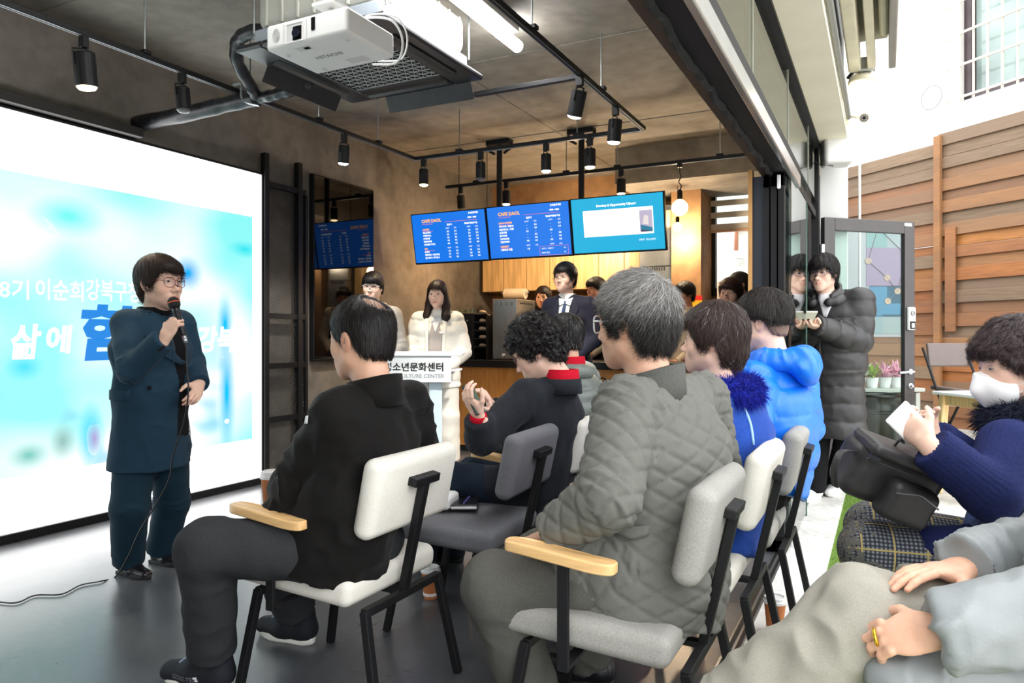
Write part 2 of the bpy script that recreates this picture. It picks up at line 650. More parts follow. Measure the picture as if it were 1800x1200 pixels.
def ground_turf():
    MT = turf_mat()
    o = MB().span((-.26, -2.5, -.1), (.25, 14.0, -.006)).build('ground', MT); o['kind'] = 'structure'
    o = MB().span((.25, -2.5, -.1), (7.0, 14.0, -.008)).build('pavement_2', concrete('alley_paving', srgb(196, 192, 184), srgb(176, 172, 164), 2.0)); o['kind'] = 'structure'
    # short blades over the strip in view
    n = 16000
    x = RNG.uniform(-.255, .25, n); y = RNG.uniform(3.0, 7.2, n)
    h = RNG.uniform(.008, .02, n); a = RNG.uniform(0, 6.28, n); w = .0016
    dx, dy = np.cos(a) * w, np.sin(a) * w
    lx, ly = RNG.normal(0, .006, n), RNG.normal(0, .006, n)
    V = np.stack([np.stack([x - dx, y - dy, np.full(n, -.006)], 1), np.stack([x + dx, y + dy, np.full(n, -.006)], 1),
                  np.stack([x + lx, y + ly, h - .006], 1)], 1).reshape(-1, 3)
    F = np.arange(3 * n).reshape(n, 3)
    g = add('artificial_grass', V, F, MT)
    tag(g, 'bright green artificial turf blades beside the white concrete strip', 'turf', kind='stuff')


ground_turf()

# soffit and white pier at the end of the glazing
M_CREAM = mat('cream_soffit_paint', srgb(244, 238, 214), .55, 0, .05, 3)
M_WHITEW = mat('white_render', srgb(232, 232, 228), .8, 0, .03, 4, .2, 40)
sf = empty('roof', (-.35, 2.5, 2.56)); sf['kind'] = 'structure'
MB().span((-.45, -1, 2.58), (-.235, 6.3, 2.66)).build('soffit_panel', M_CREAM, sf, True)
MB().span((-.45, -1, 2.66), (-.26, 6.3, 3.4)).build('fascia', M_CREAM, sf, True)
st('wall_end', MB().span((-.445, 6.14, 0), (-.255, 6.3, 2.6)), M_WHITEW)
st('wall_upper', MB().span((-.60, -1, 2.62), (-.45, 8.4, 3.6)), M_CREAM)

# ---- diagonal plank fence
FD = np.array([-.744, .668, 0]); FD = nrm(FD)
FN = np.array([-FD[1], FD[0], 0]);
if np.dot(FN, -np.array([0, 9., 0])) < 0: FN = -FN           # towards the camera
F0 = at_z(1620, 763, 0); F0[2] = 0
FTOP = 3.42
PL = [wood('fence_plank_%d' % i, c1, c2, 0, 2.2, .7, 22, wear=srgb(112, 92, 74)) for i, (c1, c2) in enumerate([
    (srgb(158, 98, 48), srgb(112, 66, 32)), (srgb(136, 88, 48), srgb(100, 64, 38)), (srgb(168, 112, 56), srgb(126, 80, 40)),
    (srgb(128, 106, 84), srgb(104, 86, 68))])]
RF = np.stack([FD, FN, UP], 1)


def fp(s, off, z):
    return F0 + FD * s + FN * off + UP * z


def s_at(u):
    r = ray(u, HZ)
    A = np.array([[r[0], -FD[0]], [r[1], -FD[1]]])
    t, s = np.linalg.solve(A, F0[:2]); return s


sP = s_at(1655)                                              # post between the two panels
fence = empty('plank_fence', fp(sP, 0, 0), math.atan2(FD[1], FD[0]),
              'tall brown horizontal plank fence with weathered boards across the alley', 'fence')
rows = 26
for side, (s0, s1) in enumerate(((sP - .02, sP + 3.2), (sP - 3.4, sP + .02))):
    off_z = 0.0 if side == 0 else .10
    for k in range(rows):
        z0 = .02 + k * (FTOP - .02) / rows + off_z; h = (FTOP - .02) / rows + (.012 if random.random() > .2 else -.006)
        dep = (.026 if k % 2 else .0) + random.uniform(0, .004)
        grey = k >= rows - 3 or random.random() < .18
        m_ = PL[3] if grey else PL[random.choice((0, 0, 1, 2))]
        c = ((s0 + s1) / 2 - sP, dep, z0 + h / 2)
        V, F = rbox_data((s1 - s0, .024, h + random.uniform(-.004, .006)), .004, 1)
        V = V @ rotx(random.uniform(.02, .05)).T @ roty(random.uniform(-.004, .004)).T + np.array(c)
        add('plank', V, F, m_, fence)
MB().box((0, .060, 1.75), (.085, .05, FTOP + .10), r=.006).build('post', PL[2], fence)
MB().box((3.2, .035, 1.75), (.085, .05, FTOP), r=.006).build('post', PL[2], fence)
# a short upright batten pair on the right hand panel (an old hatch)
for uu in (1677,):
    s = s_at(uu) - sP
    MB().box((s, .058, 1.83), (.13, .02, 1.20), r=.004).build('batten', PL[0], fence)

# ---- white building behind the fence, barred window
B0 = fp(0, -1.3, 0)
bwall = empty('building', fp(0, -1.4, 0), math.atan2(FD[1], FD[0]), 'white rendered building behind the fence with one barred window', 'building')


def b_at(u, v):
    r = ray(u, v)
    A = np.array([[r[0], -FD[0]], [r[1], -FD[1]]])
    t, s = np.linalg.solve(A, B0[:2]); return s, EYE + r[2] * t


sw0, zt = b_at(1688, -40); _, zb = b_at(1690, 178); sw1 = sw0 - 1.7
zt = zb + 1.62
y_ = .1
bb = MB()
bb.span((sw0, -.12, 0), (9, .1, 9)); bb.span((-6, -.12, 0), (sw1, .1, 9))
bb.span((sw1, -.12, 0), (sw0, .1, zb)); bb.span((sw1, -.12, zt), (sw0, .1, 9))
bb.build('wall_panel', M_WHITEW, bwall)
MB().span((sw1, -.10, zb), (sw0, -.07, zt)).build('pane', mat('far_window_glass', srgb(150, 168, 164), .1, 0, .25, 1.6), bwall)
M_DBR = mat('dark_brown_frame', srgb(62, 48, 52), .4)
fr = MB()
for (a, b) in (((sw0 - .10, zb), (sw0, zt)), ((sw1, zb), (sw1 + .1, zt)), ((sw1, zb), (sw0, zb + .09)), ((sw1, zt - .09), (sw0, zt)),
               ((sw0 - .98, zb), (sw0 - .88, zt))):
    fr.span((a[0], -.07, a[1]), (b[0], 0.03, b[1]))
fr.build('window_frame', M_DBR, bwall)
M_BAR = mat('cream_bar', srgb(226, 214, 196), .5)
for k in range(10):
    x = sw0 + .12 - k * .19
    MB().span((x - .012, .19, zb - .1), (x + .012, .21, zt + .1)).build('window_bar', M_BAR, bwall)
for k in range(5):
    z = zb + .02 + k * .42
    MB().span((sw1 - .1, .205, z - .014), (sw0 + .14, .225, z + .014)).build('window_bar', M_BAR, bwall)
# cable loop hung on the render
cs, cz = b_at(1640, 172)
ang = np.linspace(0, 6.28, 24, endpoint=False)
tag(MB().tube([(cs + .16 * math.cos(a), .13, cz + .16 * math.sin(a)) for a in ang], .006, 5, closed=True).build(
    'cable_loop', mat('grey_cable', srgb(120, 122, 126), .5), bwall), )

# daylight shaft wall seen through the kitchen window
lw = MB().span((-3.4, 10.4, 0), (-.75, 10.5, 4.2))
st('wall_outside', lw, concrete('shaft_wall', srgb(236, 240, 236), srgb(214, 220, 214), 1.4))
# ================================================================== LED WALL
def slide_mat():
    """blurred cyan slide artwork shown on the LED wall"""
    m = NT('slide_picture'); c = m.coord('Object')
    sep = m.new('SeparateXYZ'); m.ln(c, sep.inputs[0])
    c2 = m.coord('Object', scale=(1, 1.0, 1.6))
    n1 = m.new('TexNoise', Scale=1.15, Detail=1.2, Roughness=.4); m.ln(c2, n1.inputs['Vector'])
    n2 = m.new('TexNoise', Scale=2.6, Detail=1.0); m.ln(c2, n2.inputs['Vector'])
    cy = m.ramp(n1.outputs['Fac'], [(.34, srgb(150, 242, 242)), (.45, srgb(200, 250, 247)), (.53, srgb(234, 254, 252)), (.60, srgb(254, 255, 255))])
    # more cyan towards the top, paler in the middle
    mr = m.new('MapRange'); mr.inputs['From Min'].default_value = 1.2; mr.inputs['From Max'].default_value = 2.1
    m.ln(sep.outputs['Z'], mr.inputs['Value'])
    top = m.mix(mr.outputs[0], (1, 1, 1, 1), srgb(196, 247, 242))
    col = m.mix(.55, cy, m.mix(1.0, cy, top, 'MULTIPLY'))
    b2 = m.ramp(n2.outputs['Fac'], [(.60, (0, 0, 0, 1)), (.74, (1, 1, 1, 1))])
    mr2 = m.new('MapRange'); mr2.inputs['From Min'].default_value = 1.5; mr2.inputs['From Max'].default_value = .45
    m.ln(sep.outputs['Z'], mr2.inputs['Value'])
    k = m.new('Math', operation='MULTIPLY'); m.ln(b2, k.inputs[0]); m.ln(mr2.outputs[0], k.inputs[1])
    col = m.mix(k.outputs[0], col, srgb(120, 205, 232))
    m.b.inputs['Base Color'].default_value = (.02, .02, .02, 1)
    m.ln(col, m.b.inputs['Emission Color']); m.b.inputs['Emission Strength'].default_value = .60
    return m.m


led = empty('led_video_wall', (XS, 2.1, 0), 0, 'large bright LED video wall showing a cyan and white slide', 'screen')
MB().span((XW + .005, -.10, .0), (XS - .012, 4.33, 2.475)).build('screen_housing', BLKM, led, True)
y0, y1, z0, z1 = -.08, 4.31, .055, 2.46
MB().span((XS - .012, y0, z0), (XS, y1, z1)).build('white_slide_border', emat('led_white', (1, 1, 1, 1), 2.6), led, True)
ya, yb = .2, at_x(443, 600, XS)[1]
za, zb_ = at_x(443, 771, XS)[2], at_x(443, 381, XS)[2]
MB().span((XS, ya, za), (XS + .003, yb, zb_)).build('slide_picture', slide_mat(), led, True)
MB().span((XS - .03, -.10, 0), (XS + .012, 4.335, .052)).build('bottom_frame', BLK, led, True)
MB().span((XS - .03, 4.31, 0), (XS + .012, 4.335, 2.475)).build('side_frame', BLK, led, True)
MB().span((XS - .03, -.10, 2.462), (XS + .006, 4.335, 2.478)).build('top_frame', BLK, led, True)
E_W = emat('slide_white', (1, 1, 1, 1), 1.35)
E_B = emat('slide_blue', srgb(20, 140, 235), 0.52)
E_B2 = emat('slide_pale_blue', srgb(40, 190, 245), 0.6)


def slide_text(name, s, u0, u1, v, hpx, m, bold=.0, shear=0.0, lift=.005):
    """lettering on the slide between two picture columns, hpx tall"""
    p0, p1 = at_x(u0, v, XS), at_x(u1, v, XS); d = np.dot((p0 + p1) / 2 - CAMP, FWD)
    V, F = text_data(s, 1.0, 'LEFT', bold)
    w = V[:, 0].max() - V[:, 0].min(); h = V[:, 1].max() - V[:, 1].min()
    H = hpx / FPX * d
    x = (V[:, 0] - V[:, 0].min()) / w * (p1[1] - p0[1]); y = (V[:, 1] - (V[:, 1].max() + V[:, 1].min()) / 2) / h * H
    zc = (p0[2] + p1[2]) / 2
    P = np.stack([np.full(len(V), XS + lift), p0[1] + x + shear * y, zc + y], 1)
    return add(name, P, F, m, led, True)


for w_, u0, u1, v in (('8기', -2, 50, 508), ('이순희', 62, 146, 510), ('강북구청장', 151, 268, 512)):
    slide_text('heading_lettering', w_, u0, u1, v, 36, E_W, .006)
slide_text('brush_lettering', '삶', 18, 70, 600, 62, E_W, .03, .1)
slide_text('brush_lettering', '에', 80, 124, 596, 50, E_W, .03, .1)
slide_text('brush_lettering', '힘', 138, 226, 584, 98, E_B, .045, .14)
slide_text('brush_lettering', '이 되는', 240, 330, 598, 50, E_W, .03, .1)
slide_text('brush_lettering', '강북!', 346, 422, 596, 46, E_W, .03, .1)
# pale blue windmill-like mast and blurred blue patches of the slide picture (flat print)
def slide_patch(pts, m, nm):
    P = [at_x(u, v, XS) for u, v in pts]
    mb = MB(); mb.prism([p + np.array((.0031, 0, 0)) for p in P], (.0006, 0, 0)); return mb.build(nm, m, led, True)


def soft_patch(u, v, ru, rv, colr, nm):
    m = NT(nm + '_soft'); c = m.coord('Object')
    gr = m.new('TexGradient', gradient_type='SPHERICAL'); m.ln(c, gr.inputs[0])
    tr = m.new('BsdfTransparent'); em = m.new('Emission'); em.inputs[0].default_value = colr; em.inputs[1].default_value = .62
    mx = m.new('MixShader'); m.ln(m.ramp(gr.outputs['Fac'], [(0, (0, 0, 0, 1)), (.9, (1, 1, 1, 1))]), mx.inputs[0])
    m.ln(tr.outputs[0], mx.inputs[1]); m.ln(em.outputs[0], mx.inputs[2])
    m.ln(mx.outputs[0], m.n['Material Output'].inputs['Surface'])
    a = at_x(u, v, XS); e1 = at_x(u + ru, v, XS) - a; d = np.dot(a - CAMP, FWD); rz_ = rv / FPX * d
    n = 20; t = np.linspace(0, 2 * np.pi, n, endpoint=False)
    V = np.stack([np.zeros(n), np.cos(t), np.sin(t)], 1); V2 = V.copy()
    o = add(nm, np.concatenate([V]), [tuple(range(n))], m.m)
    o.parent = led
    o.location = tuple(a + np.array((.0035, 0, 0)) - np.array(led.location)); o.scale = (1, abs(e1[1]), rz_)


soft_patch(330, 480, 28, 34, srgb(30, 170, 245), 'picture_patch')
soft_patch(430, 438, 30, 16, srgb(60, 220, 230), 'picture_patch')
soft_patch(395, 570, 16, 60, srgb(20, 190, 245), 'picture_patch')
soft_patch(398, 690, 17, 130, srgb(20, 190, 245), 'picture_patch')
soft_patch(160, 770, 26, 70, srgb(40, 205, 240), 'picture_patch')
soft_patch(42, 645, 36, 26, srgb(90, 220, 240), 'picture_patch')
soft_patch(110, 775, 26, 36, srgb(150, 190, 185), 'picture_patch')
soft_patch(50, 800, 40, 26, srgb(130, 200, 190), 'picture_patch')
soft_patch(165, 770, 14, 30, srgb(190, 150, 200), 'picture_patch')
soft_patch(20, 420, 90, 60, srgb(255, 255, 255), 'picture_patch')
soft_patch(120, 380, 70, 40, srgb(120, 240, 235), 'picture_patch')
slide_text('picture_mark', '●', 394, 402, 740, 8, E_W)

# dark valance box above the LED wall
vb = MB().span((XW, -.9, 2.485), (-4.36, 3.22, 2.545), r=.004).build('ledge_box', mat('dark_bronze', srgb(40, 36, 32), .6))
tag(vb, 'dark slim ledge box fixed over the top edge of the video wall', 'valance')

# ================================================================== MESH PARTITION
mp_ = empty('mesh_partition', (XS, 4.5, 0), 0, 'black steel partition of diamond mesh panels beside the video wall', 'partition')
pA, pB, pC = 4.345, 4.70, 4.80
def zmesh(u, v, x=XS): return at_x(u, v, x)[2]
ztop = 2.40
levels = [0.03, .50, 0.93, 1.32, ztop]
for y, zt_, w in ((pA, 2.64, .045), (pB + .02, 2.64, .05)):
    MB().span((XS - .02, y - w / 2, 0), (XS + .03, y + w / 2, zt_)).build('post', BLK, mp_, True)
MB().span((XS - .005, pC - .015, 0), (XS + .025, pC + .015, 2.38)).build('post', BLK, mp_, True)
for z in (.02, 0.50, .935, 1.34, ztop):
    MB().span((XS - .012, pA, z - .022), (XS + .022, pC, z + .022)).build('rail', BLK, mp_, True)


def diamond(mb, ya, yb, za, zb, x, p=.026, r=.0016):
    w = yb - ya; h = zb - za
    for sgn in (1, -1):
        for k in np.arange(-h, w, p):
            # line y = ya + k + t ; z = za + t (mirrored for sgn=-1)
            t0 = max(0, -k); t1 = min(h, w - k)
            if t1 - t0 < .004: continue
            ya_, yb_ = k + t0, k + t1
            if sgn < 0: ya_, yb_ = w - ya_, w - yb_
            mb.tube([(x, ya + ya_, za + t0), (x, ya + yb_, za + t1)], r, 3, False)


md = MB()
for a, b in ((.04, .48), (.52, .915), (.955, 1.32), (1.36, 2.38)):
    diamond(md, pA + .02, pB - .0, a, b, XS + .005)
    diamond(md, pB + .045, pC - .015, a, b, XS + .005)
o_ = md.build('diamond_mesh', BLKM, mp_, True); o_['kind'] = 'stuff'

# ================================================================== BLACK PORTRAIT TELEVISION
tv = empty('portrait_television', (XW + .06, 5.42, 1.8), 0, 'tall black switched-off portrait screen on the concrete side wall', 'television')
a = at_x(552, 634, XW + .06); b = at_x(658, 333, XW + .06)
MB().span((XW + .003, a[1], a[2]), (XW + .055, b[1], 2.60), r=.006).build('bezel', BLK, tv, True)
M_GLOSS = mat('black_gloss_glass', srgb(6, 6, 7), .03, 0, .0, 4, 0, 1, .55)
MB().span((XW + .054, a[1] + .012, a[2] + .02), (XW + .058, b[1] - .012, 2.585)).build('screen', M_GLOSS, tv, True)

# ================================================================== AIR CONDITIONER (exposed ceiling cassette)
AX0, AX1, AY0, AY1, AZ = -3.10, -2.12, 2.83, 3.80, 2.69
ac = empty('ceiling_air_conditioner', ((AX0 + AX1) / 2, (AY0 + AY1) / 2, AZ), 0, 'exposed ceiling cassette air conditioner with black grille panel and white casing', 'air conditioner')
cx, cy = (AX0 + AX1) / 2, (AY0 + AY1) / 2
M_CASE = mat('ivory_casing', srgb(176, 176, 166), .6, 0, .03, 6)
M_GREYC = mat('grey_casing', srgb(150, 158, 166), .5)
M_PAN = mat('black_satin_panel', srgb(36, 37, 40), .35, 0, .05)
hole = .30
pn = MB()
for (xa, xb, ya_, yb_) in ((AX0, cx - hole, AY0, AY1), (cx + hole, AX1, AY0, AY1), (cx - hole, cx + hole, AY0, cy - hole), (cx - hole, cx + hole, cy + hole, AY1)):
    pn.span((xa, ya_, AZ), (xb, yb_, AZ + .035), r=.012)
pn.build('panel', M_PAN, ac, True)
MB().span((cx - hole, cy - hole, AZ + .03), (cx + hole, cy + hole, AZ + .034)).build('filter', mat('dark_filter', srgb(14, 14, 16), .8), ac, True)
gr = MB()
p = .05
for k in np.arange(-.3, .3001, p):
    gr.tube([(cx - hole, cy + k, AZ + .006), (cx + hole, cy + k, AZ + .006)], .0032, 4)
    for sgn in (1, -1):
        pass
for sgn in (1, -1):
    for k in np.arange(-.9, .61, p * 1.155):
        P_ = []
        x0, x1_ = k, k + sgn * .6 / 1.732
        # clip the slanted wire to the opening
        pts = [(cx - hole + k + sgn * t / 1.732 + (.35 if sgn < 0 else 0), cy - hole + t) for t in np.linspace(0, .6, 25)]
        pts = [q for q in pts if cx - hole <= q[0] <= cx + hole]
        if len(pts) > 1:
            gr.tube([(pts[0][0], pts[0][1], AZ + .006), (pts[-1][0], pts[-1][1], AZ + .006)], .0026, 4)
o_ = gr.build('grille', mat('grille_wire', srgb(196, 198, 200), .4, .3), ac, True); o_['kind'] = 'stuff'
MB().span((cx - .42, cy - .42, AZ + .035), (cx + .42, cy + .42, AZ + .13), r=.01).build('grey_band', M_GREYC, ac, True)
cs_ = MB()
cs_.span((cx - .415, cy - .415, AZ + .13), (cx + .415, cy + .415, AZ + .36), r=.06, n=3)
for k in range(7):
    t = -.33 + k * .11
    for (ax, sg) in ((0, 1), (0, -1), (1, 1), (1, -1)):
        if ax == 0: cs_.span((cx + sg * .418 - .006, cy + t - .008, AZ + .14), (cx + sg * .418 + .006, cy + t + .008, AZ + .33), r=.004)
        else: cs_.span((cx + t - .008, cy + sg * .418 - .006, AZ + .14), (cx + t + .008, cy + sg * .418 + .006, AZ + .33), r=.004)
cs_.build('casing', M_CASE, ac, True)
# four air louvres along the panel edges, two with wind deflectors hanging from them
for ax, sg in ((0, 1), (0, -1), (1, 1), (1, -1)):
    lv = MB()
    if ax == 0:
        x = cx + sg * .385
        lv.span((x - .03, cy - .30, AZ - .002), (x + .03, cy + .30, AZ + .006))
        lv2 = MB().box((x + sg * .01, cy, AZ + .002), (.05, .58, .006), roty(sg * .5))
    else:
        y = cy + sg * .385
        lv.span((cx - .30, y - .03, AZ - .002), (cx + .30, y + .03, AZ + .006))
        lv2 = MB().box((cx, y + sg * .01, AZ + .002), (.58, .05, .006), rotx(-sg * .5))
    lv.build('air_slot', mat('slot_black', srgb(10, 10, 11), .5), ac, True)
    lv2.build('louvre', M_PAN, ac, True)
M_DEF = mat('deflector_black', srgb(44, 44, 46), .55, 0, .15, 20)
MB().box((AX0 - .01, cy + .05, AZ - .035), (.006, .62, .10), roty(.5)).build('deflector', M_DEF, ac, True)
MB().box((cx + .10, AY1 + .01, AZ - .045), (.62, .006, .10), rotx(.45)).build('deflector', M_DEF, ac, True)
for sx, sy in ((-1, -1), (-1, 1), (1, 1), (1, -1)):
    MB().tube([(cx + sx * .44, cy + sy * .40, AZ + .10), (cx + sx * .44, cy + sy * .40, ZC)], .006, 6).build('hanger_rod', CHROME, ac, True)

# ================================================================== PROJECTOR
pj = empty('projector', W(590, 80, 3.0), 0, 'white ceiling projector hung under the air conditioner', 'projector')
# corners of the underside measured in the photograph: near left, near right, far left
zpb = 2.35
A_ = at_z(467, 90, zpb); D_ = at_z(612, 57, zpb); B_ = at_z(563, 131, zpb)
wX = D_[0] - A_[0]; wY = B_[1] - A_[1]; hP = .105
pc = np.array(((A_[0] + D_[0]) / 2, (A_[1] + B_[1]) / 2, zpb + hP / 2))
def pjl(x, y, z): return pc + np.array((x, y, z))
bz = hP / 2; fy = -wY / 2
MB().box(pc, (wX, wY, hP), r=.016, n=3).build('body', WHITEP, pj, True)
M_GRYP = mat('pale_grey_plastic', srgb(205, 205, 205), .45)
def fx(q): return -wX / 2 + q * wX
# lens recess with its raised surround on the near face
lx = fx(.375)
rec = MB()
for (xa_, xb_, za_, zb2_) in ((-.050, -.042, -.045, .034), (.042, .050, -.045, .034), (-.050, .050, .028, .036), (-.050, .050, -.047, -.040)):
    rec.box(pjl(lx + (xa_ + xb_) / 2, fy - .001, (za_ + zb2_) / 2), (xb_ - xa_, .010, zb2_ - za_), r=.003)
rec.build('lens_surround', WHITEP, pj, True)
MB().box(pjl(lx, fy, -.006), (.084, .006, .070)).build('lens_recess', M_GRYP, pj, True)
MB().box(pjl(lx + .014, fy - .003, -.010), (.046, .005, .056), r=.004).build('lens_opening', mat('lens_black', srgb(8, 8, 10), .1), pj, True)
MB().lathe([(.0, 0), (.016, 0), (.019, .005), (.019, .010), (0, .010)], pjl(lx + .014, fy - .004, -.012), 18, (0, -1, 0)).build('lens', mat('lens_glass', srgb(20, 24, 40), .03), pj, True)
MB().box(pjl(fx(.60), fy - .001, .012), (.020, .006, .052), r=.003).build('remote_sensor', mat('sensor_black', srgb(16, 16, 20), .1), pj, True)
sp_ = MB()
for ri in (.006, .013, .020, .027):
    t = np.linspace(0, 6.28, 18, endpoint=False)
    sp_.tube([pjl(fx(.14) + ri * .7 * math.cos(q), fy - .0008, .0 + ri * math.sin(q)) for q in t], .0013, 4, closed=True)
sp_.build('speaker_grille', mat('grey_line', srgb(170, 170, 170), .6), pj, True)
for q in (.235, .52): MB().box(pjl(fx(q), fy - .0003, 0), (.0016, .002, hP - .03)).build('seam', mat('grey_line', srgb(170, 170, 170), .6), pj, True)
tm = MB(); put_text(tm, 'HITACHI', pjl(-.01, .0, -bz - .0008), (1, 0, 0), (0, -1, 0), .036, 'CENTER', .0006)
tm.build('lettering', mat('grey_print', srgb(130, 130, 134), .6), pj, True)
MB().box(pjl(.07, .09, -bz), (.10, .05, .002)).build('rating_label', M_GRYP, pj, True)
MB().box(pjl(-.05, -.105, -bz), (.07, .035, .002)).build('focus_slot', M_GRYP, pj, True)
MB().box(pjl(-.035, -.105, -bz - .001), (.028, .018, .002)).build('focus_lever', mat('lens_black', srgb(8, 8, 10), .1), pj, True)
for (x, y) in ((-.16, -.08), (.17, -.10), (-.13, .11)):
    MB().lathe([(.0, -.006), (.010, -.006), (.011, 0)], pjl(x, y, -bz), 12).build('foot', M_GRYP, pj, True)
pl_ = MB()
for (x, y) in ((-.09, -.08), (.09, -.08), (0, .1)):
    pl_.bar(pjl(x, y, bz), pjl(0, 0, .14), .02, .006)
pl_.box(pjl(0, 0, .15), (.12, .10, .012))
pl_.tube([pjl(0, 0, .15), (pjl(0, 0, 0)[0], pjl(0, 0, 0)[1], ZC)], .02, 12)
pl_.build('ceiling_mount', WHITEP, pj, True)
pth = [pjl(.08, .02, .052), pjl(.12, .08, .11), pjl(.215, .13, .10), pjl(.235, .18, .03), pjl(.16, .24, -.03), pjl(0.05, .215, -.03)]
MB().tube(smooth_path(pth, 8), .005, 6).build('white_cable', WHITEP, pj, True)
MB().tube(smooth_path([q + np.array((.01, .02, .02)) for q in pth], 8), .004, 6).build('white_cable', WHITEP, pj, True)

# ================================================================== INSULATED DUCT PIPES
M_TAPE = NT('black_insulation_tape')
c_ = M_TAPE.coord('Object'); n_ = M_TAPE.new('TexNoise', Scale=22.0, Detail=4.0); M_TAPE.ln(c_, n_.inputs['Vector'])
M_TAPE.ln(M_TAPE.ramp(n_.outputs['Fac'], [(.35, srgb(22, 23, 26)), (.7, srgb(50, 52, 58))]), M_TAPE.b.inputs['Base Color'])
M_TAPE.b.inputs['Roughness'].default_value = .38; M_TAPE.bump(n_.outputs['Fac'], .35, .006); M_TAPE = M_TAPE.m
dp = empty('insulated_pipe_run', at_x(240, 218, XW), 0, 'taped black insulated pipes running from the air conditioner into the side wall', 'pipe')
dW = at_x(240, 218, XW); dJ = W(452, 172, 4.62); 
def wob(path, r, amp=.0022):
    P = smooth_path(path, 10); n = len(P)
    rr = r + amp * np.sin(np.arange(n) * .9) + RNG.uniform(-amp, amp, n) * .5
    return P, rr
P, rr = wob([dW, W(330, 200, 4.8), W(400, 183, 4.7), dJ], .050)
MB().tube(P, rr, 14).build('main_pipe', M_TAPE, dp, True, True)
P, rr = wob([dJ, W(478, 168, 4.55), W(500, 162, 4.5), W(530, 154, 4.45), W(545, 140, 4.4)], .036)
MB().tube(P, rr, 12).build('branch_pipe', M_TAPE, dp, True, True)
P, rr = wob([dJ, W(440, 150, 4.5), W(418, 110, 4.35), W(417, 75, 4.25), W(435, 58, 4.15), W(468, 52, 4.1)], .038)
MB().tube(P, rr, 12).build('branch_pipe', M_TAPE, dp, True, True)
# pale bracket strap hanging over the pipe
br = []
for (u, v) in ((410, 150), (425, 148), (424, 168), (432, 180), (455, 186)):
    br.append(W(u, v, 4.52))
bt = MB(); P = smooth_path(br, 5)
bt.tube(P, .022, 4, flat=.12); tag(bt.build('bracket_strap', mat('galvanised', srgb(190, 196, 200), .35, .5), dp, True))

# ================================================================== LIGHT TRACKS
ZT = 2.72
T1x, T2y, T3x, T4y, T5y = -3.65, 5.32, -1.60, 4.08, 6.47


def track(name, a, b, label, rods, strips=True):
    r = empty(name, ((a[0] + b[0]) / 2, (a[1] + b[1]) / 2, ZT), 0, label, 'light track')
    a3 = np.array((*a, ZT)); b3 = np.array((*b, ZT)); d = nrm(b3 - a3); s = np.array([-d[1], d[0], 0])
    MB().bar(a3, b3, .034, .03).build('rail', BLK, r, True)
    for sg in ((-1, 1) if strips else ()):
        MB().bar(a3 + s * sg * .010 - UP * .0155, b3 + s * sg * .010 - UP * .0155, .003, .003).build('contact_strip', mat('bright_edge', srgb(170, 175, 180), .3, .7), r, True)
    for q in rods:
        pnt = a3 + (b3 - a3) * q
        MB().tube([pnt, (pnt[0], pnt[1], ZC)], .005, 6).build('hanger_rod', CHROME, r, True)
        MB().box(pnt + UP * .022, (.06, .045, .022), r=.004).build('hanger_clamp', BLK, r, True)
    return r


track('light_track', (T1x, -.5), (T1x, T2y), 'long black light track along the side wall above the video wall', [.55, .68, .79, .91])
track('light_track', (T1x, T2y), (T3x, T2y), 'black light track crossing the room in front of the menu screens', [.22, .74])
track('light_track', (T3x, 0.2), (T3x, T2y), 'black light track running along the ceiling beside the tube lamp', [.62, .82])
tr_ = track('light_track', (T3x, T4y), (-2.34, T4y), 'short black light track stub with a bare copper end', [], False)
MB().box((-2.37, T4y, ZT), (.07, .030, .026), r=.003).build('copper_end', mat('bare_copper', srgb(150, 96, 76), .4, .5), tr_, True)
track('light_track', (-4.05, T5y), (-1.06, T5y), 'black light track over the counter behind the menu screens', [.12, .45, .62, .93])

M_WARM = emat('lamp_warm', (1.0, .72, .38, 1), 9)
M_COOL = emat('lamp_cool', (1.0, .97, .92, 1), 20)
M_OFF = mat('lamp_off', srgb(90, 90, 86), .3)


def spot(x, y, label, lit=None, tilt=(0, 0), size=1.0, power=30, group=None):
    """track spotlight: adaptor, stirrup, can, lens"""
    r = empty('track_spotlight', (x, y, ZT), 0, label, 'spotlight', group)
    MB().span((-.022, -.016, -.075), (.022, .016, -.012), r=.004).build('adaptor', BLK, r)
    R = roty(tilt[0]) @ rotx(tilt[1])
    top = np.array((0, 0, -.10)); s = size
    st_ = MB()
    st_.tube([R @ np.array((.0, -.052 * s, -.06 * s)) + top, R @ np.array((0, -.050 * s, .012)) + top, top + (0, 0, .022), R @ np.array((0, .050 * s, .012)) + top, R @ np.array((0, .052 * s, -.06 * s)) + top], .006, 6, flat=.5)
    st_.build('stirrup', BLK, r)
    prof = [(0, 0), (.040 * s, 0), (.046 * s, -.006), (.046 * s, -.145 * s), (.042 * s, -.148 * s), (.040 * s, -.135 * s), (0, -.135 * s)]
    m = MB(); m.lathe(prof, (0, 0, 0), 22); V = np.array(m.V) @ R.T + top
    add('can', V, m.F, BLK, r, smooth=False)
    m = MB(); m.lathe([(0, -.138 * s), (.0405 * s, -.138 * s), (.0405 * s, -.150 * s), (.034 * s, -.158 * s), (.018 * s, -.163 * s), (0, -.164 * s)], (0, 0, 0), 22); V = np.array(m.V) @ R.T + top
    add('lens', V, m.F, {'warm': M_WARM, 'cool': M_COOL}.get(lit, M_OFF), r)
    if lit:
        L = bpy.data.lights.new('spot_beam', 'SPOT'); L.energy = power * 2.2; L.spot_size = math.radians(80); L.spot_blend = .6
        L.shadow_soft_size = .035; L.color = (1, .78, .5) if lit == 'warm' else (1, .97, .92)
        lo = bpy.data.objects.new('spot_beam', L); COL.objects.link(lo); lo.parent = r
        lo.location = tuple(R @ np.array((0, 0, -.20 * s)) + top); lo.rotation_euler = Matrix(R.tolist()).to_euler()
    return r


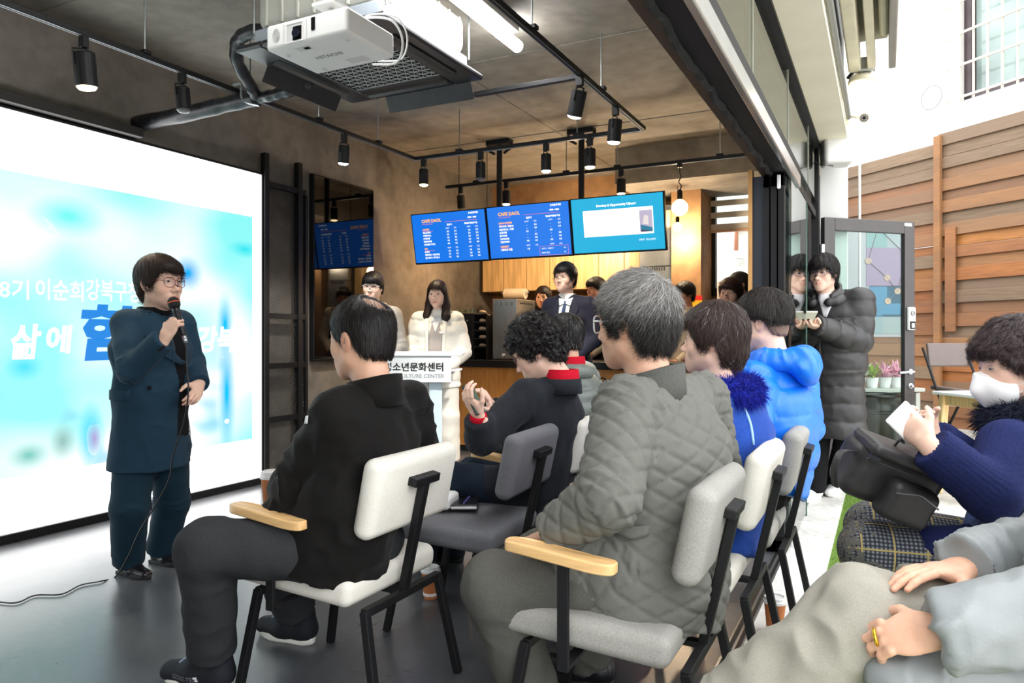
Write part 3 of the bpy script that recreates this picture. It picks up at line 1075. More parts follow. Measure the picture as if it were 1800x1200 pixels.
def on_x(u, x): return at_x(u, 200, x)[1]
def on_y(u, y): return at_y(u, 200, y)[0]


spot(T1x, on_x(147, T1x), 'large black spotlight over the left part of the video wall', 'warm', (.0, .1), 1.15, 12)
spot(T1x, on_x(320, T1x), 'unlit black spotlight above the pipe entering the wall', None, (-.12, .0), .9)
spot(T1x, on_x(605, T1x), 'lit spotlight over the black portrait screen', 'cool', (.15, .1), .9, 30)
spot(on_y(745, T2y), T2y, 'warm spotlight at the left end of the crossing track', 'warm', (0, 0), .9, 18)
spot(on_y(845, T2y), T2y, 'unlit spotlight on the crossing track between a warm and a white one', None, (0, 0), .9)
spot(on_y(960, T2y), T2y, 'white lit spotlight above the middle menu screen', 'cool', (0, 0), .9, 20)
spot(on_y(1037, T2y), T2y, 'warm lit spotlight beside the corner of the crossing track', 'warm', (0, 0), .95, 16)
spot(T3x, on_x(1019, T3x), 'white lit spotlight at the junction of the short track stub', 'cool', (.35, .25), 1.0, 80)
spot(T3x, on_x(1082, T3x), 'white lit spotlight nearest the far end of the tube lamp track', 'cool', (.12, .1), 1.0, 40)
spot(on_y(810, T5y), T5y, 'dim spotlight behind the first menu screen', None, (0, .1), .9)
spot(on_y(890, T5y), T5y, 'spotlight glowing yellow above the gap of the first two menu screens', 'warm', (0, 0), .9, 14)
spot(on_y(1092, T5y), T5y, 'dim spotlight above the turquoise menu screen', 'warm', (0, 0), .9, 10)

# LED tube lamp
tb = empty('tube_lamp', (-1.78, 2.2, 2.98), 0, 'bright white linear tube lamp on the ceiling', 'lamp')
e1 = at_z(893, 68, 2.96); e0 = at_z(800, -8, 2.96); dd = nrm(e1 - e0); dd[2] = 0
e0 = e1 - nrm(dd) * 2.4
MB().bar(e0 + UP * .045, e1 + UP * .045, .15, .04).build('housing', WHITEP, tb, True)  # housing widened to keep the tube's light off the ceiling
MB().tube(smooth_path([e0, e0 + (e1 - e0) * .02, e0 + (e1 - e0) * .98, e1], 3), [.012] + [.04] * 8 + [.012] if False else .036, 14).build('diffuser', emat('tube_white', (1, 1, 1, 1), 32), tb, True)

# ================================================================== MENU SCREENS
YM = 6.14
E_BLUE = emat('menu_blue', srgb(8, 124, 244), 0.5)
E_CYAN = emat('menu_cyan', srgb(8, 176, 222), 0.55)
E_TXT = emat('menu_white', (1, 1, 1, 1), 0.8)
E_ORG = emat('menu_orange', srgb(255, 170, 60), 0.75)
E_RED = emat('menu_red', srgb(240, 110, 80), 0.7)
tilt = math.radians(11)
xl = at_y(726, 420, YM)[0]; xr = at_y(1170, 390, YM)[0]; wM = (xr - xl) / 3
hM = wM * .585
zMc = 2.155
Rm = rotx(tilt)          # screen faces -Y, tipped downwards


def menu_screen(i, label, bg):
    c = np.array((xl + wM * (i + .5), YM, zMc + (-.004, 0, .004)[i]))
    r = empty('menu_screen', c, 0, label, 'menu screen', 'menu screens over the counter' if False else None)
    def L(x, z, y=0): return Rm.T @ np.array((x, y, z)) if False else (rotx(tilt) @ np.array((x, y, z)))
    MB().box((0, 0.02, 0), (wM - .004, .045, hM), rotx(tilt), r=.004).build('bezel', BLK, r)
    MB().box(L(0, 0, -.004), (wM - .028, .003, hM - .026), rotx(tilt)).build('display_panel', bg, r)
    X = (1, 0, 0); Z = rotx(tilt) @ np.array((0, 0, 1.0))
    def T(m, s, x, z, size, al='LEFT', bold=0.0):
        mb = MB(); put_text(mb, s, L((x - .5) * wM, (.5 - z) * hM, -.0062), X, Z, size * hM, al, bold); mb.build('lettering', m, r)
    def line(m, xa, xb, z, t=.006):
        mb = MB(); mb.box(L(((xa + xb) / 2 - .5) * wM, (.5 - z) * hM, -.0062), ((xb - xa) * wM, .001, t * hM), rotx(tilt)); mb.build('accent_line', m, r)
    return r, T, line, L


def menu_content(i, r, T, line, L, groups, title_x=.14):
    t, o, k = E_TXT, E_ORG, E_RED
    T(o, 'CAFE DAOL', .15, .165, .085, bold=.0016)
    T(k, 'COFFEE & BEVERAGES', .15, .225, .026)
    T(t, '강북문화재단', .84, .075, .04, 'CENTER', .0005)
    T(t, '10:00 - 18:00', .82, .155, .036, 'CENTER', .001)
    line(k, .46, .88, .205)
    T(t, '일반가', .52, .265, .042, 'CENTER', .0005); T(t, '청소년·어르신 할인', .80, .265, .036, 'CENTER', .001)
    z = .33
    for head, items in groups:
        T(o, head, .15, z, .045, bold=.001); line(k, .15, .29, z + .035)
        for j, s in enumerate(('HOT', 'ICE')):
            T(t, s, .49 + j * .10, z, .038, 'CENTER'); T(t, s, .77 + j * .10, z, .038, 'CENTER')
        z += .062
        for nm, pr in items:
            T(t, nm, .15, z, .042, bold=.0006)
            for q, px in enumerate((.49, .59, .77, .87)):
                T(t, pr[q], px, z, .042, 'CENTER', .0005)
            z += .058
        z += .026


r, T, line, L = menu_screen(0, 'blue menu screen with coffee and tea price list, nearest the side wall', E_BLUE)
menu_content(0, r, T, line, L, [('COFFEE', [('에스프레소', ('2.0', '2.5', '1.8', '2.3')), ('아메리카노', ('2.5', '3.0', '2.0', '2.5')), ('카페라떼', ('3.5', '4.0', '3.0', '3.5')), ('바닐라라떼', ('4.0', '4.5', '3.5', '3.8')), ('카라멜마끼아또', ('4.0', '4.5', '3.5', '4.0'))]),
                               ('TEA', [('유자차', ('4.0', '4.2', '3.0', '3.2')), ('페퍼민트 / 캐모마일', ('3.5', '3.5', '3.0', '3.0')), ('얼그레이 / 루이보스', ('3.5', '3.5', '3.0', '3.0'))])])
r, T, line, L = menu_screen(1, 'blue menu screen with a red outlined box, middle one of three', E_BLUE)
menu_content(1, r, T, line, L, [('NON-COFFEE', [('아이스티 / 복숭아', ('-', '3.5', '-', '2.5')), ('레몬에이드 / 자몽', ('-', '4.0', '-', '3.0')), ('초코라떼', ('3.5', '-', '2.8', '-')), ('딸기라떼', ('-', '4.2', '-', '3.8')), ('고구마라떼', ('-', '3.8', '-', '4.0')), ('그린티라떼', ('4.0', '4.5', '3.5', '3.8'))]),
                               ('DESSERT', [('크로와상 와플', ('3.5', '', '', ''))])])
for (xa, xb, z) in ((.62, .95, .80), (.62, .95, .965)): line(E_RED, xa, xb, z, .004)
for x in (.62, .95): MB().box(L((x - .5) * wM, (.5 - .8825) * hM, -.0062), (.002, .001, .165 * hM), rotx(tilt)).build('outline_side', E_RED, r)
t = E_TXT; T(t, '샷추가 / 시럽추가', .64, .845, .034); T(t, '텀블러 할인', .64, .92, .034); T(t, '0.5', .90, .845, .034); T(t, '0.5', .90, .92, .034)
r, T, line, L = menu_screen(2, 'turquoise menu screen with a white notice card and tower picture', E_CYAN)
MB().box(L(.01 * wM, .03 * hM, -.0065), (.74 * wM, .002, .46 * hM), rotx(tilt), r=.0008).build('notice_card', emat('card_white', (1, 1, 1, 1), 0.75), r)
t = E_TXT; T(t, 'Develop & Opportunity Uijeong', .5, .17, .055, 'CENTER', .001); T(t, '강북구  청소년센터', .72, .80, .038)
T(emat('faint_green', srgb(190, 225, 205), 0.6), 'UI', .66, .60, .07)
MB().box(L(.305 * wM, .02 * hM, -.009), (.13 * wM, .002, .36 * hM), rotx(tilt)).build('picture_sky', emat('pic_lilac', srgb(200, 190, 215), 0.5), r)
MB().prism([L(.25 * wM, -.04 * hM, -.0105), L(.37 * wM, -.10 * hM, -.0105), L(.37 * wM, -.16 * hM, -.0105), L(.25 * wM, -.13 * hM, -.0105)], (0, -.0005, 0)).build('picture_tower', emat('pic_teal', srgb(40, 130, 160), 0.5), r)
MB().prism([L(.25 * wM, -.13 * hM, -.0105), L(.37 * wM, -.16 * hM, -.0105), L(.37 * wM, -.165 * hM, -.0105), L(.25 * wM, -.165 * hM, -.0105)], (0, -.0005, 0)).build('picture_tower', emat('pic_purple', srgb(70, 40, 80), 0.5), r)
MB().prism([L(.29 * wM, .12 * hM, -.0105), L(.33 * wM, .10 * hM, -.0105), L(.33 * wM, -.05 * hM, -.0105), L(.27 * wM, -.03 * hM, -.0105)], (0, -.0005, 0)).build('picture_tower', emat('pic_white', srgb(235, 225, 220), 0.55), r)

for u, lab in ((878, 'black ceiling pole bracket holding the left menu screens'), (1022, 'black ceiling pole bracket holding the right menu screens')):
    x = at_y(u, 300, YM + .20)[0]
    r = empty('screen_mount', (x, YM + .20, 2.4), 0, lab, 'bracket')
    MB().tube([(0, 0, -.2), (0, 0, ZC - 2.4 - .02)], .028, 14).build('pole', BLK, r)
    MB().span((-.13, -.05, ZC - 2.4 - .05), (.13, .05, ZC - 2.4), r=.01).build('ceiling_plate', BLK, r)
    for sg in (-1, 1): MB().tube([(sg * .05, 0, .56), (sg * .12, 0, .60), (sg * .13, 0, .66)], .014, 8).build('hook', BLK, r)
    MB().span((-.3, -.158, -.26), (.3, -.04, -.18)).build('crossbar', BLK, r)

# ================================================================== COUNTER
YCF = 6.50
ct = empty('service_counter', (-2.5, YCF, 0), 0, 'long wooden service counter with a black top', 'counter')
M_OAK = wood('counter_oak', srgb(206, 146, 78), srgb(178, 118, 58), 2, 5, .4)
ncp = 7; xa, xb = -4.15, -.66
for k in range(ncp):
    x0 = xa + (xb - xa) * k / ncp; x1 = xa + (xb - xa) * (k + 1) / ncp
    MB().span((x0 + .0015, YCF, .06), (x1 - .0015, YCF + .02, .865), r=.002).build('front_panel', M_OAK, ct, True)
MB().span((xa - .03, YCF - .03, .865), (xb + .02, YCF + .62, .935), r=.004).build('worktop', mat('black_stone_top', srgb(26, 27, 29), .3, 0, .15, 30), ct, True)
MB().span((xa + .02, YCF + .02, 0), (xb - .02, YCF + .6, .865)).build('carcass', BLKM, ct, True)
MB().span((xa, YCF + .01, 0), (xb, YCF + .03, .06)).build('plinth', BLKM, ct, True)
# lettering and emblem on the counter front
t = MB(); o = at_y(1047, 674, YCF - .003)
put_text(t, '우이동 청소년문화센터', at_y(1050, 674, YCF - .003), (1, 0, 0), UP, .115, 'LEFT', .004)
t.build('lettering', mat('black_print', srgb(24, 22, 20), .5), ct, True)
e = at_y(1040, 668, YCF - .004)
MB().lathe([(0, 0), (.035, 0), (.035, .003), (0, .003)], e, 16, (0, -1, 0)).build('emblem', mat('emblem_blue', srgb(40, 60, 170), .5), ct, True)
MB().prism([e + np.array((-.0, -.004, .03)), e + np.array((.03, -.004, .05)), e + np.array((.045, -.004, .035)), e + np.array((.01, -.004, .02))], (0, -.002, 0)).build('emblem_leaf', mat('emblem_green', srgb(60, 150, 70), .5), ct, True)

# wall cupboards
YC_ = 7.95
M_MAPLE = wood('maple_door', srgb(236, 200, 142), srgb(228, 190, 130), 2, 4, .45, 9)
es = [848, 885, 925, 966, 1008, 1052, 1097, 1125]
zc0 = EYE + (HZ - 509) / FPX * np.dot(at_y(980, 500, YC_) - CAMP, FWD)
zc1 = zc0 + .75
for k in range(len(es) - 1):
    x0, x1 = at_y(es[k], 500, YC_)[0], at_y(es[k + 1], 500, YC_)[0]
    cb = empty('wall_cupboard', ((x0 + x1) / 2, YB, zc0), 0, ['pale wood wall cupboard above the paper towel roll', 'pale wood wall cupboard, third door from the steel hood end'][0] if False else 'pale wood wall cupboard, %s' % ['at the plaster wall end', 'second from the plaster wall', 'third from the plaster wall', 'in the middle of the row', 'third from the steel hood', 'second from the steel hood', 'narrow one beside the steel hood'][k], 'cupboard', None)
    MB().span((x0, YC_ + .02, zc0), (x1, YB, zc1)).build('carcass', M_MAPLE, cb, True)
    MB().span((x0 + .004, YC_, zc0), (x1 - .004, YC_ + .018, zc1), r=.002).build('door', M_MAPLE, cb, True)
# back worktop with shelf
bk = empty('back_counter', (-3.4, 7.9, 0), 0, 'dark back counter along the plaster wall behind the service counter', 'counter')
MB().span((-4.45, 7.70, 0), (-1.9, YB, .86)).build('carcass', BLKM, bk, True)
MB().span((-4.48, 7.66, .86), (-1.88, YB, .90)).build('worktop', BLK, bk, True)

# steel extractor hood
x0, x1 = at_y(1127, 470, 7.9)[0], at_y(1180, 470, 7.9)[0]
hdm = empty('extractor_hood', ((x0 + x1) / 2, 8.05, 1.6), 0, 'brushed steel extractor duct beside the wall cupboards', 'hood')
zb1 = EYE + (HZ - 470) / FPX * 8.4
MB().span((x0, 7.85, zb1 - .02), (x1 + .02, YB, 2.6)).build('duct', STEEL, hdm, True)
MB().span((x0 - .0, 7.84, 1.25), (x1 + .02, YB, zb1 - .03)).build('splash_panel', STEEL, hdm, True)
for k in range(9):
    x = x0 + .06 + k * (x1 - x0 - .1) / 9
    MB().span((x, 7.836, zb1 - .07), (x + .012, 7.842, zb1 - .035)).build('vent_slot', BLKM, hdm, True)
zz = EYE + (HZ - 398) / FPX * 8.4
xx = at_y(1177, 398, 7.84)[0]
sg = MB().span((xx - .04, 7.80, zz - .08), (xx + .05, 7.84, zz + .10)).build('wall_notice', mat('warm_paper', srgb(232, 196, 140), .6))
tag(sg, 'small cream wall notice beside the turquoise menu screen', 'notice')
# tan pier between hood and window
st('trim_8', MB().span((at_y(1180, 400, 7.75)[0], 7.75, 0), (at_y(1232, 400, 7.75)[0], YB, 2.75)), M_BACK)

# kitchen window
w3 = empty('window_3', (-1.4, YB, 2.2)); w3['kind'] = 'structure'
MB().span((wx0, YB + .05, wz0), (wx1, YB + .06, wz1)).build('pane', glassmat('kitchen_glass', (.95, .98, .97, 1), 0, .04), w3, True)
fr = MB()
for (a_, b_) in (((wx0, wz0), (wx0 + .10, wz1)), ((wx1 - .05, wz0), (wx1, wz1)), ((wx0, wz0), (wx1, wz0 + .09)), ((wx0, wz1 - .05), (wx1, wz1)), ((wx0 + .10, wz0 + .09), (wx0 + .125, wz1))):
    fr.span((a_[0], YB - .02, a_[1]), (b_[0], YB + .07, b_[1]))
fr.build('window_frame', BLK, w3, True)
bl = empty('roller_blind', (-1.4, YB - .05, wz1), 0, 'striped day and night roller blind at the kitchen window', 'blind')
MB().span((wx0 - .02, YB - .12, wz1 - .10), (wx1, YB - .03, wz1 + .02), r=.03, n=3).build('cassette', mat('blind_cassette', srgb(206, 160, 136), .5), bl, True)
zt2 = wz1 - .10; zb2 = EYE + (HZ - 402) / FPX * 8.0
M_BL = mat('blind_cloth', srgb(206, 204, 196), .85); M_SH = glassmat('blind_sheer', (.9, .92, .9, 1), .5, .02)
nb = 3; hh = (zt2 - zb2) / (2 * nb)
for k in range(2 * nb):
    z = zt2 - (k + 1) * hh
    MB().span((wx0 + .02, YB - .062, z), (wx1 - .01, YB - .058, z + hh - (.002))).build('blind_band', M_SH if k % 2 == 0 else M_BL, bl, True)
MB().span((wx0 + .01, YB - .075, zb2 - .03), (wx1 - .01, YB - .045, zb2), r=.008).build('bottom_bar', mat('blind_bar', srgb(206, 168, 140), .5), bl, True)
# copper and white pipe on the shaft wall
pw = []
for (u, v) in ((1335, 392), (1295, 402), (1294, 440)): pw.append(at_y(u, v, 10.33))
pp_ = empty('drain_pipe', pw[0], 0, 'bent copper and white drain pipe on the wall outside the kitchen window', 'pipe')
MB().tube(pw, .03, 8).build('copper_run', mat('copper_paint', srgb(176, 112, 84), .5), pp_, True)
pw2 = [at_y(u, v, 10.33) for (u, v) in ((1294, 443), (1296, 452), (1322, 455), (1324, 480))]
MB().tube(pw2, .03, 8).build('white_run', WHITEP, pp_, True)

# filament globe bulb on a cord
bu = at_y(1195, 365, T5y)
gb = empty('globe_bulb', (bu[0], T5y, bu[2]), 0, 'glowing round filament bulb hanging on a black cord', 'lamp')
R_ = .072
MB().lathe([(0, -R_)] + [(R_ * math.sin(t), -R_ * math.cos(t)) for t in np.linspace(.2, 2.7, 12)] + [(.02, R_ * 1.05)], (0, 0, 0), 24).build('bulb', emat('bulb_amber', (1, .62, .22, 1), 5.5), gb, smooth=True)
MB().lathe([(.0, R_), (.024, R_), (.024, R_ + .07), (.012, R_ + .09), (0, R_ + .09)], (0, 0, 0), 14).build('socket', BLK, gb)
zt_ = ZT - bu[2]
MB().tube(smooth_path([(0, 0, R_ + .08), (.012, 0, R_ + .12), (-.012, .01, R_ + .16), (.01, 0, R_ + .2), (0, 0, R_ + .24), (0, 0, zt_)], 5), .005, 6).build('cord', BLK, gb)
MB().span((-.02, -.02, zt_ - .05), (.02, .02, zt_)).build('adaptor', BLK, gb)
pl = bpy.data.lights.new('bulb_glow', 'POINT'); pl.energy = 3.5; pl.color = (1, .70, .42); pl.shadow_soft_size = .07
po = bpy.data.objects.new('bulb_glow', pl); COL.objects.link(po); po.parent = gb; po.location = (0, -.0, -.12)
# pendant bulbs peeping out below the menu screens
for i, (u, v) in enumerate(((807, 459), (856, 455))):
    q = at_y(u, v - 6, 6.7)
    g = empty('pendant_bulb', q, 0, ['small warm pendant bulb under the first menu screen', 'small warm pendant bulb under the gap of the first two menu screens'][i], 'lamp')
    MB().lathe([(0, -.045)] + [(.045 * math.sin(t), -.045 * math.cos(t)) for t in np.linspace(.3, 2.6, 8)] + [(.015, .05)], (0, 0, 0), 16).build('bulb', emat('bulb_amber', (1, .62, .22, 1), 5.5), g, smooth=True)
    MB().lathe([(.02, .045), (.02, .10), (0, .11)], (0, 0, 0), 10).build('socket', BLK, g)
    MB().tube([(0, 0, .1), (0, 0, ZC - q[2])], .004, 5).build('cord', BLK, g)
    pl = bpy.data.lights.new('bulb_glow', 'POINT'); pl.energy = 7; pl.color = (1, .58, .28); pl.shadow_soft_size = .05
    po = bpy.data.objects.new('bulb_glow', pl); COL.objects.link(po); po.parent = g; po.location = (0, 0, -.10)
for i, (x, y) in enumerate(((-2.9, 7.3), (-1.9, 7.5))):  # two unseen bulbs added to brighten the cupboards and kitchen
    g = empty('pendant_bulb', (x, y, 2.30), 0, ['pendant bulb hidden behind the middle menu screen', 'pendant bulb hidden behind the turquoise menu screen'][i], 'lamp')
    MB().lathe([(0, -.045)] + [(.045 * math.sin(t), -.045 * math.cos(t)) for t in np.linspace(.3, 2.6, 8)] + [(.015, .05)], (0, 0, 0), 16).build('bulb', emat('bulb_amber', (1, .62, .22, 1), 5.5), g, smooth=True)
    MB().lathe([(.02, .045), (.02, .10), (0, .11)], (0, 0, 0), 10).build('socket', BLK, g)
    MB().tube([(0, 0, .1), (0, 0, ZC - 2.30)], .004, 5).build('cord', BLK, g)
    pl = bpy.data.lights.new('bulb_glow', 'POINT'); pl.energy = 27; pl.color = (1, .76, .50); pl.shadow_soft_size = .05
    po = bpy.data.objects.new('bulb_glow', pl); COL.objects.link(po); po.parent = g; po.location = (0, 0, -.10)
# ================================================================== IMPLICIT SURFACES (bodies, clothes, hair, cushions)
def smin(a, b, k):
    if k <= 0: return np.minimum(a, b)
    h = np.maximum(k - np.abs(a - b), 0) / k
    return np.minimum(a, b) - h * h * k * .25


def smax(a, b, k): return -smin(-a, -b, k)


class Sh:
    """a set of round cones, ellipsoids and boxes blended into one smooth surface"""
    def __init__(self): self.p = []

    def cone(self, a, b, r1, r2, k=.03, R=None, ratio=1.0, op=1, cut=None):
        self.p.append(('c', np.array(a, float), np.array(b, float), r1, r2, k, None if R is None else nrm(R), ratio, op, cut)); return self

    def ell(self, c, rad, M=None, k=.03, op=1, cut=None):
        self.p.append(('e', np.array(c, float), np.array(rad, float), None if M is None else np.array(M, float), 0, k, None, 1, op, cut)); return self

    def box(self, c, half, r, M=None, k=.02, op=1, cut=None):
        self.p.append(('b', np.array(c, float), np.array(half, float), None if M is None else np.array(M, float), r, k, None, 1, op, cut)); return self

    @staticmethod
    def prim(q, P):
        t = q[0]
        if t == 'c':
            _, a, b, r1, r2, k, R, ra, op, cut = q
            X = P - a; ba = b - a
            if R is not None:
                f = 1 - 1 / ra
                X = X - np.outer(X @ R, R) * f; ba = ba - np.dot(ba, R) * R * f
            h = np.clip((X @ ba) / (ba @ ba + 1e-12), 0, 1)
            d = np.linalg.norm(X - h[:, None] * ba, axis=1) - (r1 + (r2 - r1) * h)
        elif t == 'e':
            X = P - q[1]
            if q[3] is not None: X = X @ q[3]
            k0 = np.linalg.norm(X / q[2], axis=1); k1 = np.linalg.norm(X / (q[2] ** 2), axis=1)
            d = k0 * (k0 - 1) / (k1 + 1e-9)
        else:
            X = P - q[1]
            if q[3] is not None: X = X @ q[3]
            Q = np.abs(X) - (q[2] - q[4])
            d = np.linalg.norm(np.maximum(Q, 0), axis=1) + np.minimum(Q.max(1), 0) - q[4]
        if q[9] is not None:
            pt, n = q[9]
            d = np.maximum(d, (P - pt) @ n)
        return d

    def __call__(self, P):
        D = np.full(len(P), 10.0)
        for q in self.p:
            d = self.prim(q, P)
            D = smin(D, d, q[5]) if q[8] > 0 else smax(D, -d, q[5])
        return D

    def bounds(self):
        lo, hi = np.full(3, 1e9), np.full(3, -1e9)
        for q in self.p:
            if q[8] < 0: continue
            if q[0] == 'c':
                r = max(q[3], q[4]) * q[7]
                for e in (q[1], q[2]): lo = np.minimum(lo, e - r); hi = np.maximum(hi, e + r)
            else:
                r = np.linalg.norm(q[2]) if q[3] is not None else q[2]
                lo = np.minimum(lo, q[1] - r); hi = np.maximum(hi, q[1] + r)
        return lo, hi

    def coords(self, V):
        """limb coordinates of each vertex: (distance along, distance around, primitive id)"""
        best = np.full(len(V), 1e9); S = np.zeros(len(V)); A = np.zeros(len(V)); I = np.zeros(len(V), int); T = np.zeros(len(V))
        for i, q in enumerate(self.p):
            if q[0] != 'c' or q[8] < 0: continue
            d = self.prim(q, V); m = d < best
            a, b = q[1], q[2]; ax = nrm(b - a); B = basis(ax) if q[6] is None else np.stack([q[6], np.cross(ax, q[6]), ax], 1)
            X = V[m] - a
            L = np.linalg.norm(b - a); s = X @ ax
            x, y = X @ B[:, 0], X @ B[:, 1]
            S[m] = s; A[m] = np.arctan2(y, x / q[7]) * (q[3] + q[4]) / 2 * (1 + q[7]) / 2; I[m] = i; T[m] = np.clip(s / L, 0, 1)
            best[m] = d[m]
        return S, A, I, T


def surf(f, lo, hi, h):
    """surface nets on a sparse grid; returns vertices and quads"""
    lo = np.asarray(lo, float) - 2.5 * h; hi = np.asarray(hi, float) + 2.5 * h
    B = 4
    nb = np.ceil((hi - lo) / (h * B)).astype(int)
    n = nb * B + 1
    cc = [lo[i] + (np.arange(nb[i]) + .5) * h * B for i in range(3)]
    G = np.stack(np.meshgrid(*cc, indexing='ij'), -1).reshape(-1, 3)
    d = f(G).reshape(nb)
    act = np.abs(d) < h * B * 1.35
    D = np.empty(n, np.float32)
    big = np.repeat(np.repeat(np.repeat(d, B, 0), B, 1), B, 2)
    D[:-1, :-1, :-1] = big
    D[-1] = D[-2]; D[:, -1] = D[:, -2]; D[:, :, -1] = D[:, :, -2]
    need = np.zeros(n, bool)
    idx = np.argwhere(act)
    if len(idx) == 0: return np.zeros((0, 3)), np.zeros((0, 4), int)
    off = np.stack(np.meshgrid(*[np.arange(B + 1)] * 3, indexing='ij'), -1).reshape(-1, 3)
    q = (idx[:, None, :] * B + off[None]).reshape(-1, 3)
    need[q[:, 0], q[:, 1], q[:, 2]] = True
    pi = np.argwhere(need)
    D[need] = f(lo + pi * h)
    s = D < 0
    c8 = [s[i:n[0] - 1 + i, j:n[1] - 1 + j, k:n[2] - 1 + k] for i in (0, 1) for j in (0, 1) for k in (0, 1)]
    cnt = sum(c.astype(np.int8) for c in c8)
    mask = (cnt > 0) & (cnt < 8)
    ci = np.argwhere(mask)
    if len(ci) == 0: return np.zeros((0, 3)), np.zeros((0, 4), int)
    vid = np.full(mask.shape, -1, np.int64); vid[mask] = np.arange(len(ci))
    corner = np.array([(i, j, k) for i in (0, 1) for j in (0, 1) for k in (0, 1)])
    vals = np.stack([D[ci[:, 0] + c[0], ci[:, 1] + c[1], ci[:, 2] + c[2]] for c in corner], 1).astype(float)
    acc = np.zeros((len(ci), 3)); num = np.zeros(len(ci))
    for e0 in range(8):
        for e1 in range(e0 + 1, 8):
            if np.abs(corner[e0] - corner[e1]).sum() != 1: continue
            a, b = vals[:, e0], vals[:, e1]
            m = (a < 0) != (b < 0)
            t = np.where(m, a / np.where(np.abs(a - b) < 1e-12, 1e-12, a - b), 0)
            p = corner[e0] + t[:, None] * (corner[e1] - corner[e0])
            acc[m] += p[m]; num[m] += 1
    V = lo + (ci + acc / num[:, None]) * h
    quads = []
    for ax in range(3):
        o1, o2 = [(1, 2), (2, 0), (0, 1)][ax]
        sl0 = [slice(1, -1)] * 3; sl1 = [slice(1, -1)] * 3
        sl0[ax] = slice(0, -1); sl1[ax] = slice(1, None)
        a = s[tuple(sl0)]; b = s[tuple(sl1)]
        for flip in (False, True):
            m = (a & ~b) if not flip else (~a & b)
            p = np.argwhere(m)
            if len(p) == 0: continue
            p = p + np.array([0 if i == ax else 1 for i in range(3)])
            d1 = np.zeros(3, int); d1[o1] = 1; d2 = np.zeros(3, int); d2[o2] = 1
            g = lambda x: vid[x[:, 0], x[:, 1], x[:, 2]]
            ok = np.all(p < np.array(mask.shape), axis=1); p = p[ok]
            Q = np.stack([g(p - d1 - d2), g(p - d2), g(p), g(p - d1)], 1)
            if flip: Q = Q[:, ::-1]
            quads.append(Q[(Q >= 0).all(1)])
    return V, np.concatenate(quads)


def vnormals(V, F):
    n = np.cross(V[F[:, 2]] - V[F[:, 0]], V[F[:, 3]] - V[F[:, 1]])
    N = np.zeros_like(V)
    for k in range(4): np.add.at(N, F[:, k], n)
    return N / (np.linalg.norm(N, axis=1)[:, None] + 1e-12)


_PERM = np.random.default_rng(3).random(4096)


def noise3(P):
    """value noise, -1..1"""
    i = np.floor(P).astype(np.int64); f = P - i; f = f * f * (3 - 2 * f)
    def hsh(x, y, z): return _PERM[(x * 73856093 ^ y * 19349663 ^ z * 83492791) & 4095]
    r = 0
    for dx in (0, 1):
        for dy in (0, 1):
            for dz in (0, 1):
                w = (f[:, 0] if dx else 1 - f[:, 0]) * (f[:, 1] if dy else 1 - f[:, 1]) * (f[:, 2] if dz else 1 - f[:, 2])
                r = r + w * hsh(i[:, 0] + dx, i[:, 1] + dy, i[:, 2] + dz)
    return r * 2 - 1


def relax(V, F, it=1, w=.5):
    for _ in range(it):
        A = np.zeros_like(V); c = np.zeros(len(V))
        for k in range(4):
            j = (k + 1) % 4
            np.add.at(A, F[:, k], V[F[:, j]]); np.add.at(A, F[:, j], V[F[:, k]])
            np.add.at(c, F[:, k], 1); np.add.at(c, F[:, j], 1)
        V = V + w * (A / np.maximum(c, 1)[:, None] - V)
    return V


def project(f, P, d, n=24, far=.25):
    """march points along -d ... onto the surface f=0 coming from outside"""
    d = nrm(d); Q = np.asarray(P, float) - d * far
    t = np.zeros(len(Q))
    for _ in range(n):
        v = f(Q + t[:, None] * d); t += v * .8
        t = np.minimum(t, far * 2)
    Q = Q + t[:, None] * d
    bad = np.abs(f(Q)) > .006
    if bad.any():                                   # rays that slip past the silhouette: take the nearest surface point
        B = np.asarray(P, float)[bad]
        for _ in range(14):
            B = B - grad(f, B) * (f(B) * .7)[:, None]
        Q[bad] = B
    return Q


